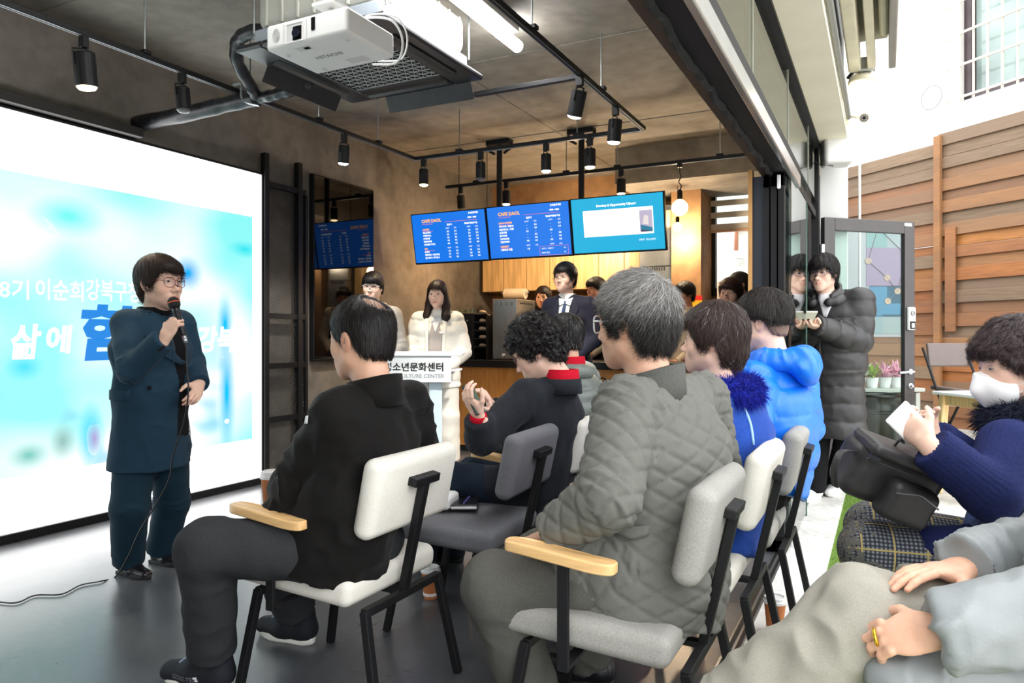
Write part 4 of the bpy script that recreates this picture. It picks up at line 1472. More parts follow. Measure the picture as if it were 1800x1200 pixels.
# ------------------------------------------------------------------ cloth relief, applied to extracted garments
def relief(V, F, sh, kind, amp=.006, lam=.06, seed=0.0):
    N = vnormals(V, F); S, A, I, T = sh.coords(V)
    isl = np.array([1.0 if (q[0] == 'c' and q[7] < 1.15) else 0.0 for q in sh.p])[I]      # limbs vs trunk
    S = np.where(isl > 0, S, V[:, 2])
    rn = noise3(V * 9 + seed); fine = noise3(V * 26 + seed); gate = np.clip(.5 + 1.3 * noise3(V * 6.5 + seed * 2 + 9), 0, 1)
    if kind == 'folds':
        bend = np.maximum(.45 * np.exp(-((T - 0.0) / .22) ** 2), np.exp(-((T - 1.0) / .28) ** 2))
        ring = 1 - np.abs(np.sin(S * 2 * np.pi / .15 + A * 11 + rn * 3.4 + I * 1.7))
        soft = noise3(np.stack([V[:, 0] * 11, V[:, 1] * 11, V[:, 2] * 5], 1) + seed)
        d = amp * (isl * bend * gate * (ring ** 1.6 * 1.3 - .5) + .7 * soft + .22 * fine + .5 * (1 - np.abs(noise3(V * 13 + seed + 5)) * 2))
    elif kind == 'puff':
        band = np.abs(np.sin(np.pi * (S / lam + .10 * rn)))
        d = amp * (band ** .5 * 1.6 - 1.0) + amp * .5 * fine * (1.25 - band) + .45 * amp * rn + amp * .5 * (.5 - np.abs(noise3(V * 15 + seed + 3)))
    elif kind == 'quilt':
        u = S / lam + A / lam * .62 + .05 * rn; v = S / lam - A / lam * .62 + .05 * rn
        q = np.minimum(np.abs(np.sin(np.pi * u)), np.abs(np.sin(np.pi * v)))
        soft = noise3(V * 7 + seed)
        bend = np.maximum(np.exp(-((T - 0.0) / .25) ** 2), np.exp(-((T - 1.0) / .25) ** 2)) * isl
        ring = 1 - np.abs(np.sin(S * 2 * np.pi / .11 + A * 9 + rn * 2.6))
        d = amp * (np.minimum(q * 1.6, 1) ** .6 - .7) + .006 * soft + bend * .007 * (ring ** 2 - .4)
    elif kind == 'knit':
        d = amp * np.sin(A * 2 * np.pi / lam) * .5 + .004 * rn
    elif kind == 'fur':
        d = amp * (fine + noise3(V * 70 + seed) * .9)
    else:
        d = amp * (.6 * rn + .3 * fine)
    return V + N * d[:, None]


# ================================================================== HEADS
HEAD = Sh()
HEAD.ell((0, -.012, .032), (.0765, .094, .086), k=.03)
HEAD.ell((0, .030, -.030), (.063, .055, .076), k=.035)
for s in (-1, 1):
    HEAD.cone((s * .048, .000, -.060), (s * .012, .058, -.096), .024, .018, .03)
    HEAD.ell((s * .041, .050, -.030), (.024, .022, .028), k=.02)
HEAD.ell((0, .064, -.101), (.021, .018, .017), k=.02)
HEAD.cone((-.030, .076, .021), (.030, .076, .021), .010, .010, .02)
for s in (-1, 1): HEAD.ell((s * .031, .094, .000), (.019, .014, .012), k=.014, op=-1)
for s in (-1, 1): HEAD.ell((s * .031, .0715, .000), (.0175, .0125, .0115), k=.006)
HEAD.cone((0, .080, .008), (0, .100, -.034), .0065, .0100, .014)
HEAD.ell((0, .1010, -.0385), (.0115, .0105, .0095), k=.006)
for s in (-1, 1): HEAD.ell((s * .0125, .0905, -.0415), (.0085, .010, .0075), k=.006)
HEAD.ell((0, .071, -.070), (.034, .017, .024), k=.02)
for s in (-1, 1):
    HEAD.cone((s * .0235, .0765, -.0690), (0, .0885, -.0655), .0032, .0046, .005)
    HEAD.cone((s * .0215, .0765, -.0705), (0, .0880, -.0745), .0032, .0052, .005)
    HEAD.ell((s * .078, -.014, -.012), (.0085, .019, .031), M=roty(s * .25) @ rotx(.15), k=.008)
    HEAD.ell((s * .088, -.010, -.010), (.007, .010, .017), M=roty(s * .25) @ rotx(.15), k=.006, op=-1)
HEAD.cone((0, -.024, -.055), (0, -.042, -.19), .053, .060, .03)


def skin_mat(name='skin'):
    if name in MATS: return MATS[name]
    m = NT(name); at = m.new('Attribute', attribute_name='tone')
    c = m.coord('Object'); n = m.new('TexNoise', Scale=55.0, Detail=3.0); m.ln(c, n.inputs['Vector'])
    g = m.ramp(n.outputs['Fac'], [(.3, (.95, .93, .92, 1)), (.7, (1.03, 1.03, 1.03, 1))])
    m.ln(m.mix(1.0, at.outputs['Color'], g, 'MULTIPLY'), m.b.inputs['Base Color'])
    m.b.inputs['Roughness'].default_value = .5
    m.b.inputs['Subsurface Weight'].default_value = .12
    m.b.inputs['Subsurface Radius'].default_value = (.8, .3, .15)
    m.b.inputs['Subsurface Scale'].default_value = .006
    m.b.inputs['Specular IOR Level'].default_value = .4
    m.bump(n.outputs['Fac'], .08, .001)
    MATS[name] = m.m; return m.m


def tone_mat(name, rough, spec=.5, coat=0.0):
    if name in MATS: return MATS[name]
    m = NT(name); at = m.new('Attribute', attribute_name='tone')
    m.ln(at.outputs['Color'], m.b.inputs['Base Color']); m.b.inputs['Roughness'].default_value = rough
    m.b.inputs['Specular IOR Level'].default_value = spec
    m.b.inputs['Coat Weight'].default_value = coat
    MATS[name] = m.m; return m.m


M_SKIN = skin_mat()
M_EYE = tone_mat('eye', .12, .6)
M_HAIR = tone_mat('hair', .48, .32)
_head_cache = {}


def head_mesh(h):
    if h not in _head_cache:
        lo, hi = np.array((-.10, -.115, -.165)), np.array((.10, .125, .125))
        _head_cache[h] = surf(HEAD, lo, hi, h)
    return _head_cache[h]


def tone_head(V, base, lip=None, old=0.0):
    """skin colour by place: lips, cheeks, nose, eye rims"""
    base = np.array(base[:3]); T = np.repeat(base[None], len(V), 0)
    lip = np.array(lip[:3] if lip is not None else base * np.array((.82, .50, .48)))
    def blob(c, r): return np.exp(-(((V - np.array(c)) / np.array(r)) ** 2).sum(1))
    w = np.clip(blob((0, .088, -.0700), (.020, .016, .0066)) * 1.4, 0, 1)[:, None]
    T = T * (1 - w) + lip * w
    ck = (blob((.042, .06, -.03), (.022, .03, .02)) + blob((-.042, .06, -.03), (.022, .03, .02)) + .8 * blob((0, .105, -.036), (.014, .012, .012)))[:, None]
    ears = (np.abs(V[:, 0]) > .074)[:, None] * .5
    red = np.clip(ck * .55 + ears, 0, .6)
    T = T * (1 - red) + T * np.array((1.02, .80, .74)) * red
    e = (blob((.031, .085, 0), (.02, .015, .010)) + blob((-.031, .085, 0), (.02, .015, .010)))[:, None]
    T = T * (1 - .22 * np.clip(e, 0, 1))
    return np.concatenate([T, np.ones((len(V), 1))], 1)


def eye_data(s, open_=1.0, look=(0, 0)):
    """one almond eye: white, iris, pupil and upper lash line"""
    c = np.array((s * .031, .0715, 0.0)); rad = np.array((.0175, .0125, .0115)) * 1.035
    nx, nz = 17, 9; V = []; C = []; F = []
    for i in range(nx):
        x = -.0148 + .0296 * i / (nx - 1)
        up = .0052 * open_ * (1 - (abs(x) / .0150) ** 2.2); dn = -.0036 * open_ * (1 - (abs(x) / .0150) ** 2.0)
        for j in range(nz):
            z = dn + (up - dn) * j / (nz - 1) + .0008 * (x * s / .0135)
            y = rad[1] * math.sqrt(max(0, 1 - (x / rad[0]) ** 2 - (z / rad[2]) ** 2))
            V.append(c + (x, y, z))
            r = math.hypot(x - look[0], z - look[1])
            C.append((.010, .007, .006, 1) if r < .0060 else (.50, .46, .43, 1))
            if j == nz - 1: C[-1] = (.02, .015, .012, 1)
    for i in range(nx - 1):
        for j in range(nz - 1):
            F.append((i * nz + j, (i + 1) * nz + j, (i + 1) * nz + j + 1, i * nz + j + 1))
    n0 = len(V)
    P = [V[i * nz + nz - 1] + np.array((0, .0006, .0002)) for i in range(nx)]
    tv_, tf = tube_data(P, .0009, 4); V += list(tv_); C += [(.012, .01, .01, 1)] * len(tv_)
    F += [tuple(k + n0 for k in f) for f in tf]
    return np.array(V), F, np.array(C)


def brow_data(f, s, th=.0034, arch=.0015):
    P = np.array([(s * .012, .2, .0190), (s * .022, .2, .0205), (s * .034, .2, .0195 + arch), (s * .047, .2, .0165)])
    P = smooth_path(P, 5)
    Q = project(f, P, (0, -1, 0), 30, .05)
    r = th * np.interp(np.linspace(0, 1, len(Q)), [0, .2, .6, 1], [.8, 1, .9, .3])
    return tube_data(Q - (0, .0012, 0), r, 6, True)


def hair_field(st):
    """hair volume in head space; st: dictionary of style numbers"""
    t = st.get('t', .014); zf = st.get('zf', .045); zs = st.get('zs', -.02); zb = st.get('zb', -.075); mess = st.get('mess', .003)
    extra = st.get('extra', []); bald = st.get('bald'); part = st.get('part', 0.0); curl = st.get('curl', 0.0); lift = st.get('lift', 0.0)
    base = Sh(); base.ell((0, -.012 - t * .15, .032 + t * .15 + lift * .5), (.0765 + t, .094 + t, .086 + t * 1.05 + lift), k=.02)
    base.ell((0, -.040, -.035), (.062 + t * .7, .056 + t * .7, .070), k=.035)
    if st.get('fringe'):
        fr = st['fringe']
        base.ell((0, .055, .055), (.066, .036 + fr, .046), k=.02)
    ex = Sh()
    for e in extra: ex.cone(*e[:4], k=e[4] if len(e) > 4 else .02)
    ys = np.array([-.13, -.075, -.055, -.030, .000, .030, .052, .075, .12])
    zm = np.array([zb, zb, zb * .85, zs * .4 + .005, zs, zs + .004, zf * .55 + zs * .45, zf, zf])

    def f(P):
        d = base(P)
        jag = .004 * np.sin(P[:, 0] * 420 + 2 * np.sin(P[:, 0] * 90)) * st.get('jag', 1.0) + part * P[:, 0]
        zl = np.interp(P[:, 1], ys, zm) + jag
        d = smax(d, (zl - P[:, 2]) * .75, .006)
        if extra: d = smin(d, ex(P), .015)
        if bald is not None:
            c, r = bald
            d = smax(d, r - np.linalg.norm((P - np.array(c)) * np.array((1, 1, .8)), axis=1), .012)
        ph = np.arctan2(P[:, 0], P[:, 1] + .045)
        n = np.sin(34 * ph + 3 * np.sin(5 * ph + P[:, 2] * 40)) * .5 + .5 * np.sin(71 * ph + 40 * P[:, 2] + 2)
        d = d - mess * n * .55
        if curl: d = d - curl * (np.abs(noise3(P * 62)) * 1.7 - .5) - curl * .6 * noise3(P * 120)
        return d
    bl = base.bounds(); lo, hi = bl
    if extra:
        l2, h2 = ex.bounds(); lo = np.minimum(lo, l2); hi = np.maximum(hi, h2)
    return f, lo - .01, hi + .01


def grad(f, P, e=.002):
    g = np.stack([f(P + d) - f(P - d) for d in (np.eye(3) * e)], 1)
    return g / (np.linalg.norm(g, axis=1)[:, None] + 1e-9)


def strands(f, V, n, length, width, whorl, comb, lift, rng, steps=5, curl=0.0, zmin=-9, tail=0.0):
    """ribbons of hair laid over the hair volume; returns vertices, quads, strand number per vertex"""
    P = V[rng.integers(0, len(V), n)] + rng.normal(0, .001, (n, 3))
    P = P[P[:, 2] > zmin]; n = len(P)
    L = length * rng.uniform(.6, 1.25, n); path = [P.copy()]; ds = L / steps
    W_ = np.array(whorl); dirn = None
    jit = rng.normal(0, .25, (n, 3))
    cph = rng.uniform(0, 6.28, n)
    for s in range(steps):
        N = grad(f, P)
        t = (P - W_); t[:, 2] -= .03
        t = t / (np.linalg.norm(t, axis=1)[:, None] + 1e-9) + np.array(comb) + jit
        if curl:
            a = cph + s * 1.9
            t = t + curl * np.stack([np.sin(a), np.cos(a * 1.3), np.sin(a * .7)], 1)
        t = t - (t * N).sum(1)[:, None] * N * (1 - .25 * tail * s)
        t /= np.linalg.norm(t, axis=1)[:, None] + 1e-9
        P = P + t * ds[:, None]
        d = f(P); tgt = lift * (s + 1) / steps * (.5 + rng.random(n))
        P = P + np.clip(tgt - d, -.01, .01)[:, None] * N * .9
        path.append(P.copy())
    Q = np.stack(path, 1)                      # n, steps+1, 3
    T = np.gradient(Q, axis=1); T /= np.linalg.norm(T, axis=2)[:, :, None] + 1e-9
    N0 = grad(f, Q[:, 1]); Sd = np.cross(T, N0[:, None, :]); Sd /= np.linalg.norm(Sd, axis=2)[:, :, None] + 1e-9
    wd = width * np.linspace(1, .25, steps + 1)[None, :, None]
    VV = np.stack([Q - Sd * wd, Q + Sd * wd], 2)   # n, steps+1, 2, 3
    k = steps + 1
    base_ = (np.arange(n) * k * 2)[:, None] + (np.arange(steps) * 2)[None]
    F = np.stack([base_, base_ + 1, base_ + 3, base_ + 2], -1).reshape(-1, 4)
    return VV.reshape(-1, 3), F, np.repeat(np.arange(n), k * 2)


# ================================================================== HANDS
def hand_shape(sh, wr, dirv, palm, side, curl=.35, size=1.0, spread=.12, thumb=.5, curls=None, k=.004):
    """palm and five fingers. wr: wrist, dirv: towards the fingers, palm: direction the palm faces,
    side: +1 thumb on the side cross(dirv, palm)"""
    d = nrm(dirv); p = nrm(np.asarray(palm, float) - np.dot(palm, d) * d); s = np.cross(d, p) * side
    wr = np.asarray(wr, float); z = size
    M = np.stack([s, d, p], 1)
    sh.cone(wr - d * .05 * z, wr + d * .012 * z, .026 * z, .024 * z, .012, R=s, ratio=1.25)
    sh.ell(wr + d * .048 * z, (.040 * z, .052 * z, .0155 * z), M, k=.014)
    sh.cone(wr + d * .02 * z + s * .022 * z + p * .004 * z, wr + d * .055 * z + s * .028 * z + p * .006 * z, .017 * z, .012 * z, .012)
    fl = [(.027, .092, .070), (.009, .098, .079), (-.010, .094, .073), (-.028, .084, .057)]
    cs = curls or [curl] * 4
    for i, (off, base, ln) in enumerate(fl):
        a = wr + d * base * z + s * off * z
        ang = 0.0; pos = a; dir0 = nrm(d + s * off * spread * 30 * .3)
        L = [ln * .45, ln * .31, ln * .27]; r = [.0092, .0085, .0076, .0064]
        for j in range(3):
            ang += cs[i] * (1.0, 1.25, .8)[j]
            v = dir0 * math.cos(ang) + p * math.sin(ang)
            nx = pos + v * L[j] * z
            sh.cone(pos, nx, r[j] * z, r[j + 1] * z, k)
            pos = nx
    tb_ = wr + d * .030 * z + s * .030 * z + p * .008 * z
    v1 = nrm(s * .75 + d * .75 + p * .25); v2 = nrm(s * (.45 - .4 * thumb) + d * .95 + p * (.2 + .6 * thumb)); v3 = nrm(s * (.2 - .5 * thumb) + d * .95 + p * (.25 + .7 * thumb))
    a = tb_; b = a + v1 * .036 * z; c = b + v2 * .030 * z; e = c + v3 * .024 * z
    sh.cone(a, b, .0145 * z, .0112 * z, .008).cone(b, c, .0108 * z, .0098 * z, k).cone(c, e, .0096 * z, .0078 * z, k)
# ================================================================== PEOPLE
def hair_tones(base, n, rng, var=.25, grey=0.0):
    b = np.array(base[:3]); k = 1 + rng.normal(0, var, (n, 1)); C = np.clip(b[None] * np.clip(k, .35, 2.2), 0, 1)
    if grey > 0:
        m = rng.random(n) < grey; C[m] = np.array((.42, .41, .40)) * rng.uniform(.6, 1.3, (m.sum(), 1))
    return np.concatenate([C, np.ones((n, 1))], 1)


def closed_grid(P, Q):
    """solid between two n x m point grids"""
    n, m = P.shape[:2]; V = np.concatenate([P.reshape(-1, 3), Q.reshape(-1, 3)]); o = n * m; F = []
    g = lambda i, j: i * m + j
    for i in range(n - 1):
        for j in range(m - 1):
            F.append((g(i, j), g(i + 1, j), g(i + 1, j + 1), g(i, j + 1)))
            F.append((o + g(i, j), o + g(i, j + 1), o + g(i + 1, j + 1), o + g(i + 1, j)))
    for i in range(n - 1):
        F.append((g(i, 0), o + g(i, 0), o + g(i + 1, 0), g(i + 1, 0)))
        F.append((g(i, m - 1), g(i + 1, m - 1), o + g(i + 1, m - 1), o + g(i, m - 1)))
    for j in range(m - 1):
        F.append((g(0, j), g(0, j + 1), o + g(0, j + 1), o + g(0, j)))
        F.append((g(n - 1, j), o + g(n - 1, j), o + g(n - 1, j + 1), g(n - 1, j + 1)))
    return V, F


def resample(P, n):
    P = np.asarray(P, float)
    L = np.concatenate([[0], np.cumsum(np.linalg.norm(np.diff(P, axis=0), axis=1))])
    t = np.linspace(0, L[-1], n)
    return np.stack([np.interp(t, L, P[:, k]) for k in range(P.shape[1])], 1)


SIT = dict(pel=(0, 0, .54), wst=(0, -.03, .70), chs=(0, -.06, .90), nck=(0, -.05, 1.06), hd=(0, 0, 1.21), shR=(.165, -.06, 1.00), shL=(-.165, -.06, 1.00),
           elR=(.25, .02, .74), elL=(-.25, .02, .74), wrR=(.13, .24, .67), wrL=(-.13, .24, .67), hiR=(.095, .02, .52), hiL=(-.095, .02, .52),
           knR=(.13, .43, .51), knL=(-.13, .43, .51), anR=(.13, .42, .09), anL=(-.13, .42, .09))
STAND = dict(pel=(0, 0, .92), wst=(0, .01, 1.08), chs=(0, -.01, 1.26), nck=(0, -.02, 1.43), hd=(0, .02, 1.575), shR=(.16, -.015, 1.375), shL=(-.16, -.015, 1.375),
             elR=(.215, -.03, 1.10), elL=(-.215, -.03, 1.10), wrR=(.21, .06, .86), wrL=(-.21, .06, .86), hiR=(.09, 0, .88), hiL=(-.09, 0, .88),
             knR=(.105, .02, .49), knL=(-.105, .02, .49), anR=(.11, -.02, .085), anL=(-.11, -.02, .085))


class Person:
    def __init__(s, label, loc, phi, base=STAND, scale=1.0, seed=1, z0=0.0, **over):
        s.phi = math.radians(phi); s.F = np.array((math.cos(s.phi), math.sin(s.phi), 0.0)); s.R = np.array((math.sin(s.phi), -math.cos(s.phi), 0.0))
        s.loc = np.array((loc[0], loc[1], z0)); s.sc = scale; s.rng = np.random.default_rng(seed); s.seed = seed * 3.7
        s.J = {k: s.l2w(v) for k, v in base.items()}
        for k, v in over.items(): s.J[k] = np.array(v, float)
        s.root = empty('person', s.loc, 0, label, 'person')
        s.bodyV = []; s.bodyF = []; s.bodyT = []; s.nv = 0
        s.skin = srgb(214, 170, 146); s.hands = []

    def l2w(s, v): return s.loc + (s.R * v[0] + s.F * v[1] + UP * v[2]) * s.sc

    def add_body(s, V, F, T):
        s.bodyV.append(V); s.bodyF.append(np.asarray(F) + s.nv); s.bodyT.append(T); s.nv += len(V)

    # ---- head
    def head(s, yaw, pitch=0, roll=0, size=1.0, skin=None, lip=None, h=.0042, eyes=1.0, brow=srgb(22, 17, 15), brow_th=.0032, look=(0, 0), features=True, c=None):
        if skin is not None: s.skin = skin
        y, p, r = math.radians(yaw), math.radians(pitch), math.radians(roll)
        f = np.array((math.cos(y) * math.cos(p), math.sin(y) * math.cos(p), math.sin(p))); R = np.array((math.sin(y), -math.cos(y), 0.0)); u = np.cross(R, f)
        R2 = R * math.cos(r) + u * math.sin(r); u2 = u * math.cos(r) - R * math.sin(r)
        s.HR = np.stack([R2, f, u2], 1); s.hs = size; s.Hc = s.J['hd'] if c is None else np.array(c, float)
        s.J['nck'] = s.h2w((0, -.044, -.150))
        V, F = head_mesh(h)
        s.add_body(s.h2w(V), F, tone_head(V, s.skin, lip))
        if features:
            for sd in (-1, 1):
                V, F, C = eye_data(sd, eyes, look)
                add('eye', s.h2w(V), F, M_EYE, s.root, True, True, attrs={'tone': ('FLOAT_COLOR', C)})
                V, F = brow_data(HEAD, sd, brow_th)
                add('eyebrow', s.h2w(V), F, M_HAIR, s.root, True, True, attrs={'tone': ('FLOAT_COLOR', np.repeat(np.array(brow)[None], len(V), 0))})

    def h2w(s, V): return s.Hc + (np.asarray(V, float) * s.hs) @ s.HR.T

    def hair(s, st, col=srgb(26, 20, 18), n=1500, length=.05, width=.0007, h=.005, whorl=(0, -.05, .13), comb=(0, .0, 0), lift=.004, var=.25, grey=0.0, curl=0.0, zmin=-9, tail=0.0, name='hair', shell=1.0, low=None):
        f, lo, hi = hair_field(st)
        V, F = surf(f, lo, hi, h)
        if len(V) == 0: return
        C = np.repeat(np.array(col)[None], len(V), 0).copy(); C[:, :3] *= shell
        ph = np.arctan2(V[:, 0], V[:, 1] + .05)
        C[:, :3] *= (1 + .25 * np.sin(60 * ph + 7 * np.sin(7 * ph + V[:, 2] * 30)))[:, None]
        if low is not None:
            w_ = np.clip((.075 - V[:, 2]) / .06, 0, 1)[:, None]; C[:, :3] = C[:, :3] * (1 - w_) + np.array(low[:3]) * w_
        VV, FF, CC = [V], [F], [C]
        if n:
            v2, f2, idn = strands(f, V, n, length, width, whorl, comb, lift, s.rng, curl=curl, zmin=zmin, tail=tail)
            tn = hair_tones(col, idn.max() + 1, s.rng, var, grey)
            if low is not None:                     # darker hair on the sides and nape
                z0 = v2[np.searchsorted(idn, np.arange(idn.max() + 1))][:, 2]; w_ = np.clip((.075 - z0) / .06 + s.rng.normal(0, .12, len(z0)), 0, 1)[:, None]
                tn[:, :3] = tn[:, :3] * (1 - w_) + np.array(low[:3]) * w_ * s.rng.uniform(.6, 1.5, (len(z0), 1))
            VV.append(v2); FF.append(f2 + len(V)); CC.append(tn[idn])
        V = np.concatenate(VV)
        add(name, s.h2w(V), np.concatenate(FF), M_HAIR, s.root, True, True, attrs={'tone': ('FLOAT_COLOR', np.concatenate(CC))})

    def glasses(s, m, w=.025, hgt=.021, r=.0013, lens=True, square=2.0, z=-.004, rim=True):
        t = np.linspace(0, 2 * np.pi, 28, endpoint=False); mb = MB(); rims = []
        for sd in (-1, 1):
            cx_ = sd * .0325
            x = cx_ + w * np.sign(np.cos(t)) * np.abs(np.cos(t)) ** (2 / square); zz = z + hgt * np.sign(np.sin(t)) * np.abs(np.sin(t)) ** (2 / square)
            y = .0985 - 1.6 * (x ** 2) * 2.2
            P = np.stack([x, y, zz], 1); rims.append(P)
            if rim: mb.tube(P, r, 5, closed=True)
            xo = cx_ + sd * w
            mb.tube([(xo, .0985 - 3.5 * xo ** 2, z + hgt * .35), (sd * .076, .070, z + .010), (sd * .0795, -.005, z + .008), (sd * .077, -.03, z - .014)], r * 1.15, 5)
        mb.tube(smooth_path([(-.0325 + w - .0005, .0965, z + .005), (0, .1055, z + .009), (.0325 - w + .0005, .0965, z + .005)], 4), r, 5)
        g = add('glasses', s.h2w(mb.V), mb.F, m, s.root, True, True)
        if lens:
            for P in rims:
                c = P.mean(0); Q = np.concatenate([P * .97 + c * .03 + (0, .0004, 0), P * .97 + c * .03 - (0, .0004, 0)]); n = len(P)
                F = [tuple(range(n)), tuple(range(n, 2 * n))[::-1]] + [(i, n + i, n + (i + 1) % n, (i + 1) % n) for i in range(n)]
                o = add('lens', s.h2w(Q) - np.array(s.root.location), F, MATS['spectacle_lens'], g)
        return g

    def mask(s):
        f = Sh(); f.ell((0, .052, -.058), (.070, .064, .066), k=.01); f.cone((0, .108, -.012), (0, .112, -.062), .010, .012, .03); f.cone((0, .112, -.062), (0, .085, -.112), .012, .010, .03)
        def g(P):
            d = f(P); d = np.maximum(d, -(f(P) + .006)) if False else d
            zt = np.interp(np.abs(P[:, 0]), [0, .02, .045, .075], [-.004, -.020, -.032, -.050]); zb = np.interp(np.abs(P[:, 0]), [0, .05, .075], [-.118, -.105, -.075])
            return np.maximum(np.maximum(d, P[:, 2] - zt), np.maximum(zb - P[:, 2], .012 - P[:, 1]))
        V, F = surf(g, (-.09, -.01, -.13), (.09, .13, 0), .0042)
        o = add('face_mask', s.h2w(V), F, mat('mask_white', srgb(244, 244, 244), .8, 0, .01, 30, .1, 200), s.root, True, True)
        mb = MB()
        for sd in (-1, 1):
            for z in (-.052, -.075): mb.tube(smooth_path([(sd * .066, .03, z), (sd * .078, .0, z + .02), (sd * .081, -.03, -.012)], 5), .0013, 5)
        add('ear_loop', s.h2w(mb.V) - np.array(s.root.location), mb.F, WHITEP, o)

    # ---- hands
    def hand(s, which, dirv, palm, curl=.35, size=1.0, thumb=.5, curls=None, h=.0042, off=0.0, spread=.12):
        sh = Sh(); wr = s.J['wr' + which] + nrm(dirv) * off
        # thumb side: right hand with palm facing p and fingers d has its thumb on d x p
        hand_shape(sh, wr, dirv, palm, 1 if which == 'R' else -1, curl, size * s.sc, spread, thumb, curls)
        lo, hi = sh.bounds(); V, F = surf(sh, lo, hi, h)
        base = np.array(s.skin); T = np.repeat(base[None], len(V), 0).copy()
        tip = np.clip((np.linalg.norm(V - wr, axis=1) / s.sc - .10) / .08, 0, 1)[:, None]
        T[:, :3] = T[:, :3] * (1 - .25 * tip) + T[:, :3] * np.array((1.02, .78, .72)) * .25 * tip
        s.add_body(V, F, T); return sh

    # ---- simple body under the clothes; also closes the figure
    def finish(s, neck=True, girth=.92, legs=True, h=.024):
        J = s.J; b = Sh(); g = girth * s.sc
        b.cone(J['chs'], J['wst'], .100 * g, .092 * g, .05, s.R, 1.45).cone(J['wst'], J['pel'], .092 * g, .105 * g, .05, s.R, 1.4)
        b.cone(J['shL'] - UP * .02, J['shR'] - UP * .02, .045 * g, .045 * g, .05).cone(J['chs'], J['nck'] - UP * .03, .09 * g, .045 * g, .05)
        hd = s.Hc - s.HR[:, 2] * .07 * s.hs
        b.cone(J['nck'] - UP * .05, hd, .046 * g, .045 * g, .02)
        for q in 'LR':
            b.cone(J['sh' + q] - UP * .02, J['el' + q], .045 * g, .036 * g, .03).cone(J['el' + q], J['wr' + q], .036 * g, .025 * g, .02)
            if legs: b.cone(J['hi' + q], J['kn' + q], .075 * g, .05 * g, .04).cone(J['kn' + q], J['an' + q], .05 * g, .036 * g, .03)
        lo, hi = b.bounds(); V, F = surf(b, lo, hi, h)
        s.add_body(V, F, np.repeat(np.array(s.skin)[None], len(V), 0))
        V = np.concatenate(s.bodyV); F = np.concatenate(s.bodyF); T = np.concatenate(s.bodyT)
        return add('body', V, F, M_SKIN, s.root, True, True, attrs={'tone': ('FLOAT_COLOR', T)})

    # ---- garments
    def torso(s, sh, g=1.0, hem=.0, dp=1.0, ratio=1.42, skirt=.13, shoulder=.066, flare=1.0):
        """hem: height of the hem relative to the pelvis along the spine"""
        J = s.J; R = nrm(J['shR'] - J['shL']); z = s.sc
        up = nrm(J['wst'] - J['pel']); bot = J['pel'] + up * hem * z
        cut = (bot, -up)
        sh.cone(J['chs'], J['wst'], .118 * g * z * dp, .115 * g * z * dp, .06, R, ratio)
        sh.cone(J['wst'], bot - up * .06, .115 * g * z * dp, .120 * g * z * dp * flare, .05, R, ratio * .98, cut=cut)
        sh.cone(J['nck'] - UP * .045 * z, J['chs'], .050 * g * z, .112 * g * z * dp, .06, R, 1.5)
        sh.cone(J['shL'] - UP * .025 * z, J['shR'] - UP * .025 * z, shoulder * z, shoulder * z, .06)
        for q in 'LR': sh.cone(J['nck'] - UP * .03 * z, J['sh' + q] - UP * .012 * z, .050 * z, .052 * z, .05)
        return sh

    def sleeves(s, sh, ru=.072, re=.058, rc=.043, cut=.0, which='LR', k=.022):
        J = s.J; z = s.sc
        for q in which:
            e, w = J['el' + q], J['wr' + q]; d = nrm(w - e)
            sh.cone(J['sh' + q] - UP * .022 * z, e, ru * z, re * z, k)
            sh.cone(e, w + d * .05, re * z, rc * z, .02, cut=(w + d * cut * z, d))
        return sh

    def garment(s, name, sh, m, kind='folds', amp=.006, lam=.06, h=.011, extra=None, f=None, it=1, label=None, split=None):
        lo, hi = sh.bounds(); V, F = surf(f or sh, lo, hi, h)
        V = relax(V, F, it, .5)
        V = relief(V, F, sh, kind, amp, lam, s.seed)
        S, A, I, T = sh.coords(V)
        if split:                                   # open front: these faces are the garment worn beneath
            C = V[F].mean(1); N = vnormals(V, F)[F[:, 0]]; trunk = np.array([1 if (q[0] == 'c' and q[7] > 1.15) else 0 for q in sh.p])[I][F[:, 0]]
            ms = split[2](C) & (N @ s.F > .0) & (trunk > 0)
            a_ = np.unique(F[ms]); mp = np.zeros(len(V), int); mp[a_] = np.arange(len(a_))
            add(split[0], V[a_] - s.F * .004, mp[F[ms]], split[1], s.root, True, True); F = F[~ms]
        o = add(name, V, F, m, s.root, True, True, attrs={'cloth': ('FLOAT2', np.stack([S, A], 1))})
        if label: o['label'] = label
        return o

    def trousers(s, m, rh=.098, rk=.074, ra=.066, hem=.02, kind='folds', amp=.006, h=.011, name='trousers', pel=True):
        J = s.J; z = s.sc; sh = Sh()
        if pel: sh.cone(J['hiL'], J['hiR'], .098 * z, .098 * z, .05).ell(J['pel'] - UP * .0, (.155 * z, .115 * z, .12 * z), np.stack([s.R, s.F, UP], 1), k=.05)
        for q in 'LR':
            a, k_ = J['an' + q], J['kn' + q]; d = nrm(a - k_)
            sh.cone(J['hi' + q], k_, rh * z, rk * z, .05)
            sh.cone(k_, a + d * .06, rk * z, ra * z, .03, cut=(a + d * hem * z, d))
        return s.garment(name, sh, m, kind, amp, .06, h)

    def strip(s, name, f, eA, eB, m, n=10, k=5, off=.003, th=.005, dirv=None, far=.3, parent=None):
        d = -s.F if dirv is None else nrm(dirv)
        A = resample(eA, n); B = resample(eB, n)
        t = np.linspace(0, 1, k)[None, :, None]
        G = A[:, None] * (1 - t) + B[:, None] * t
        Q = project(f, G.reshape(-1, 3), d, 40, far).reshape(n, k, 3)
        V, F = closed_grid(Q - d * (off + th), Q + d * .004)
        par = parent or s.root
        o = add(name, V if par is s.root else V - np.array(s.root.location), F, m, par, par is s.root, True)
        return o

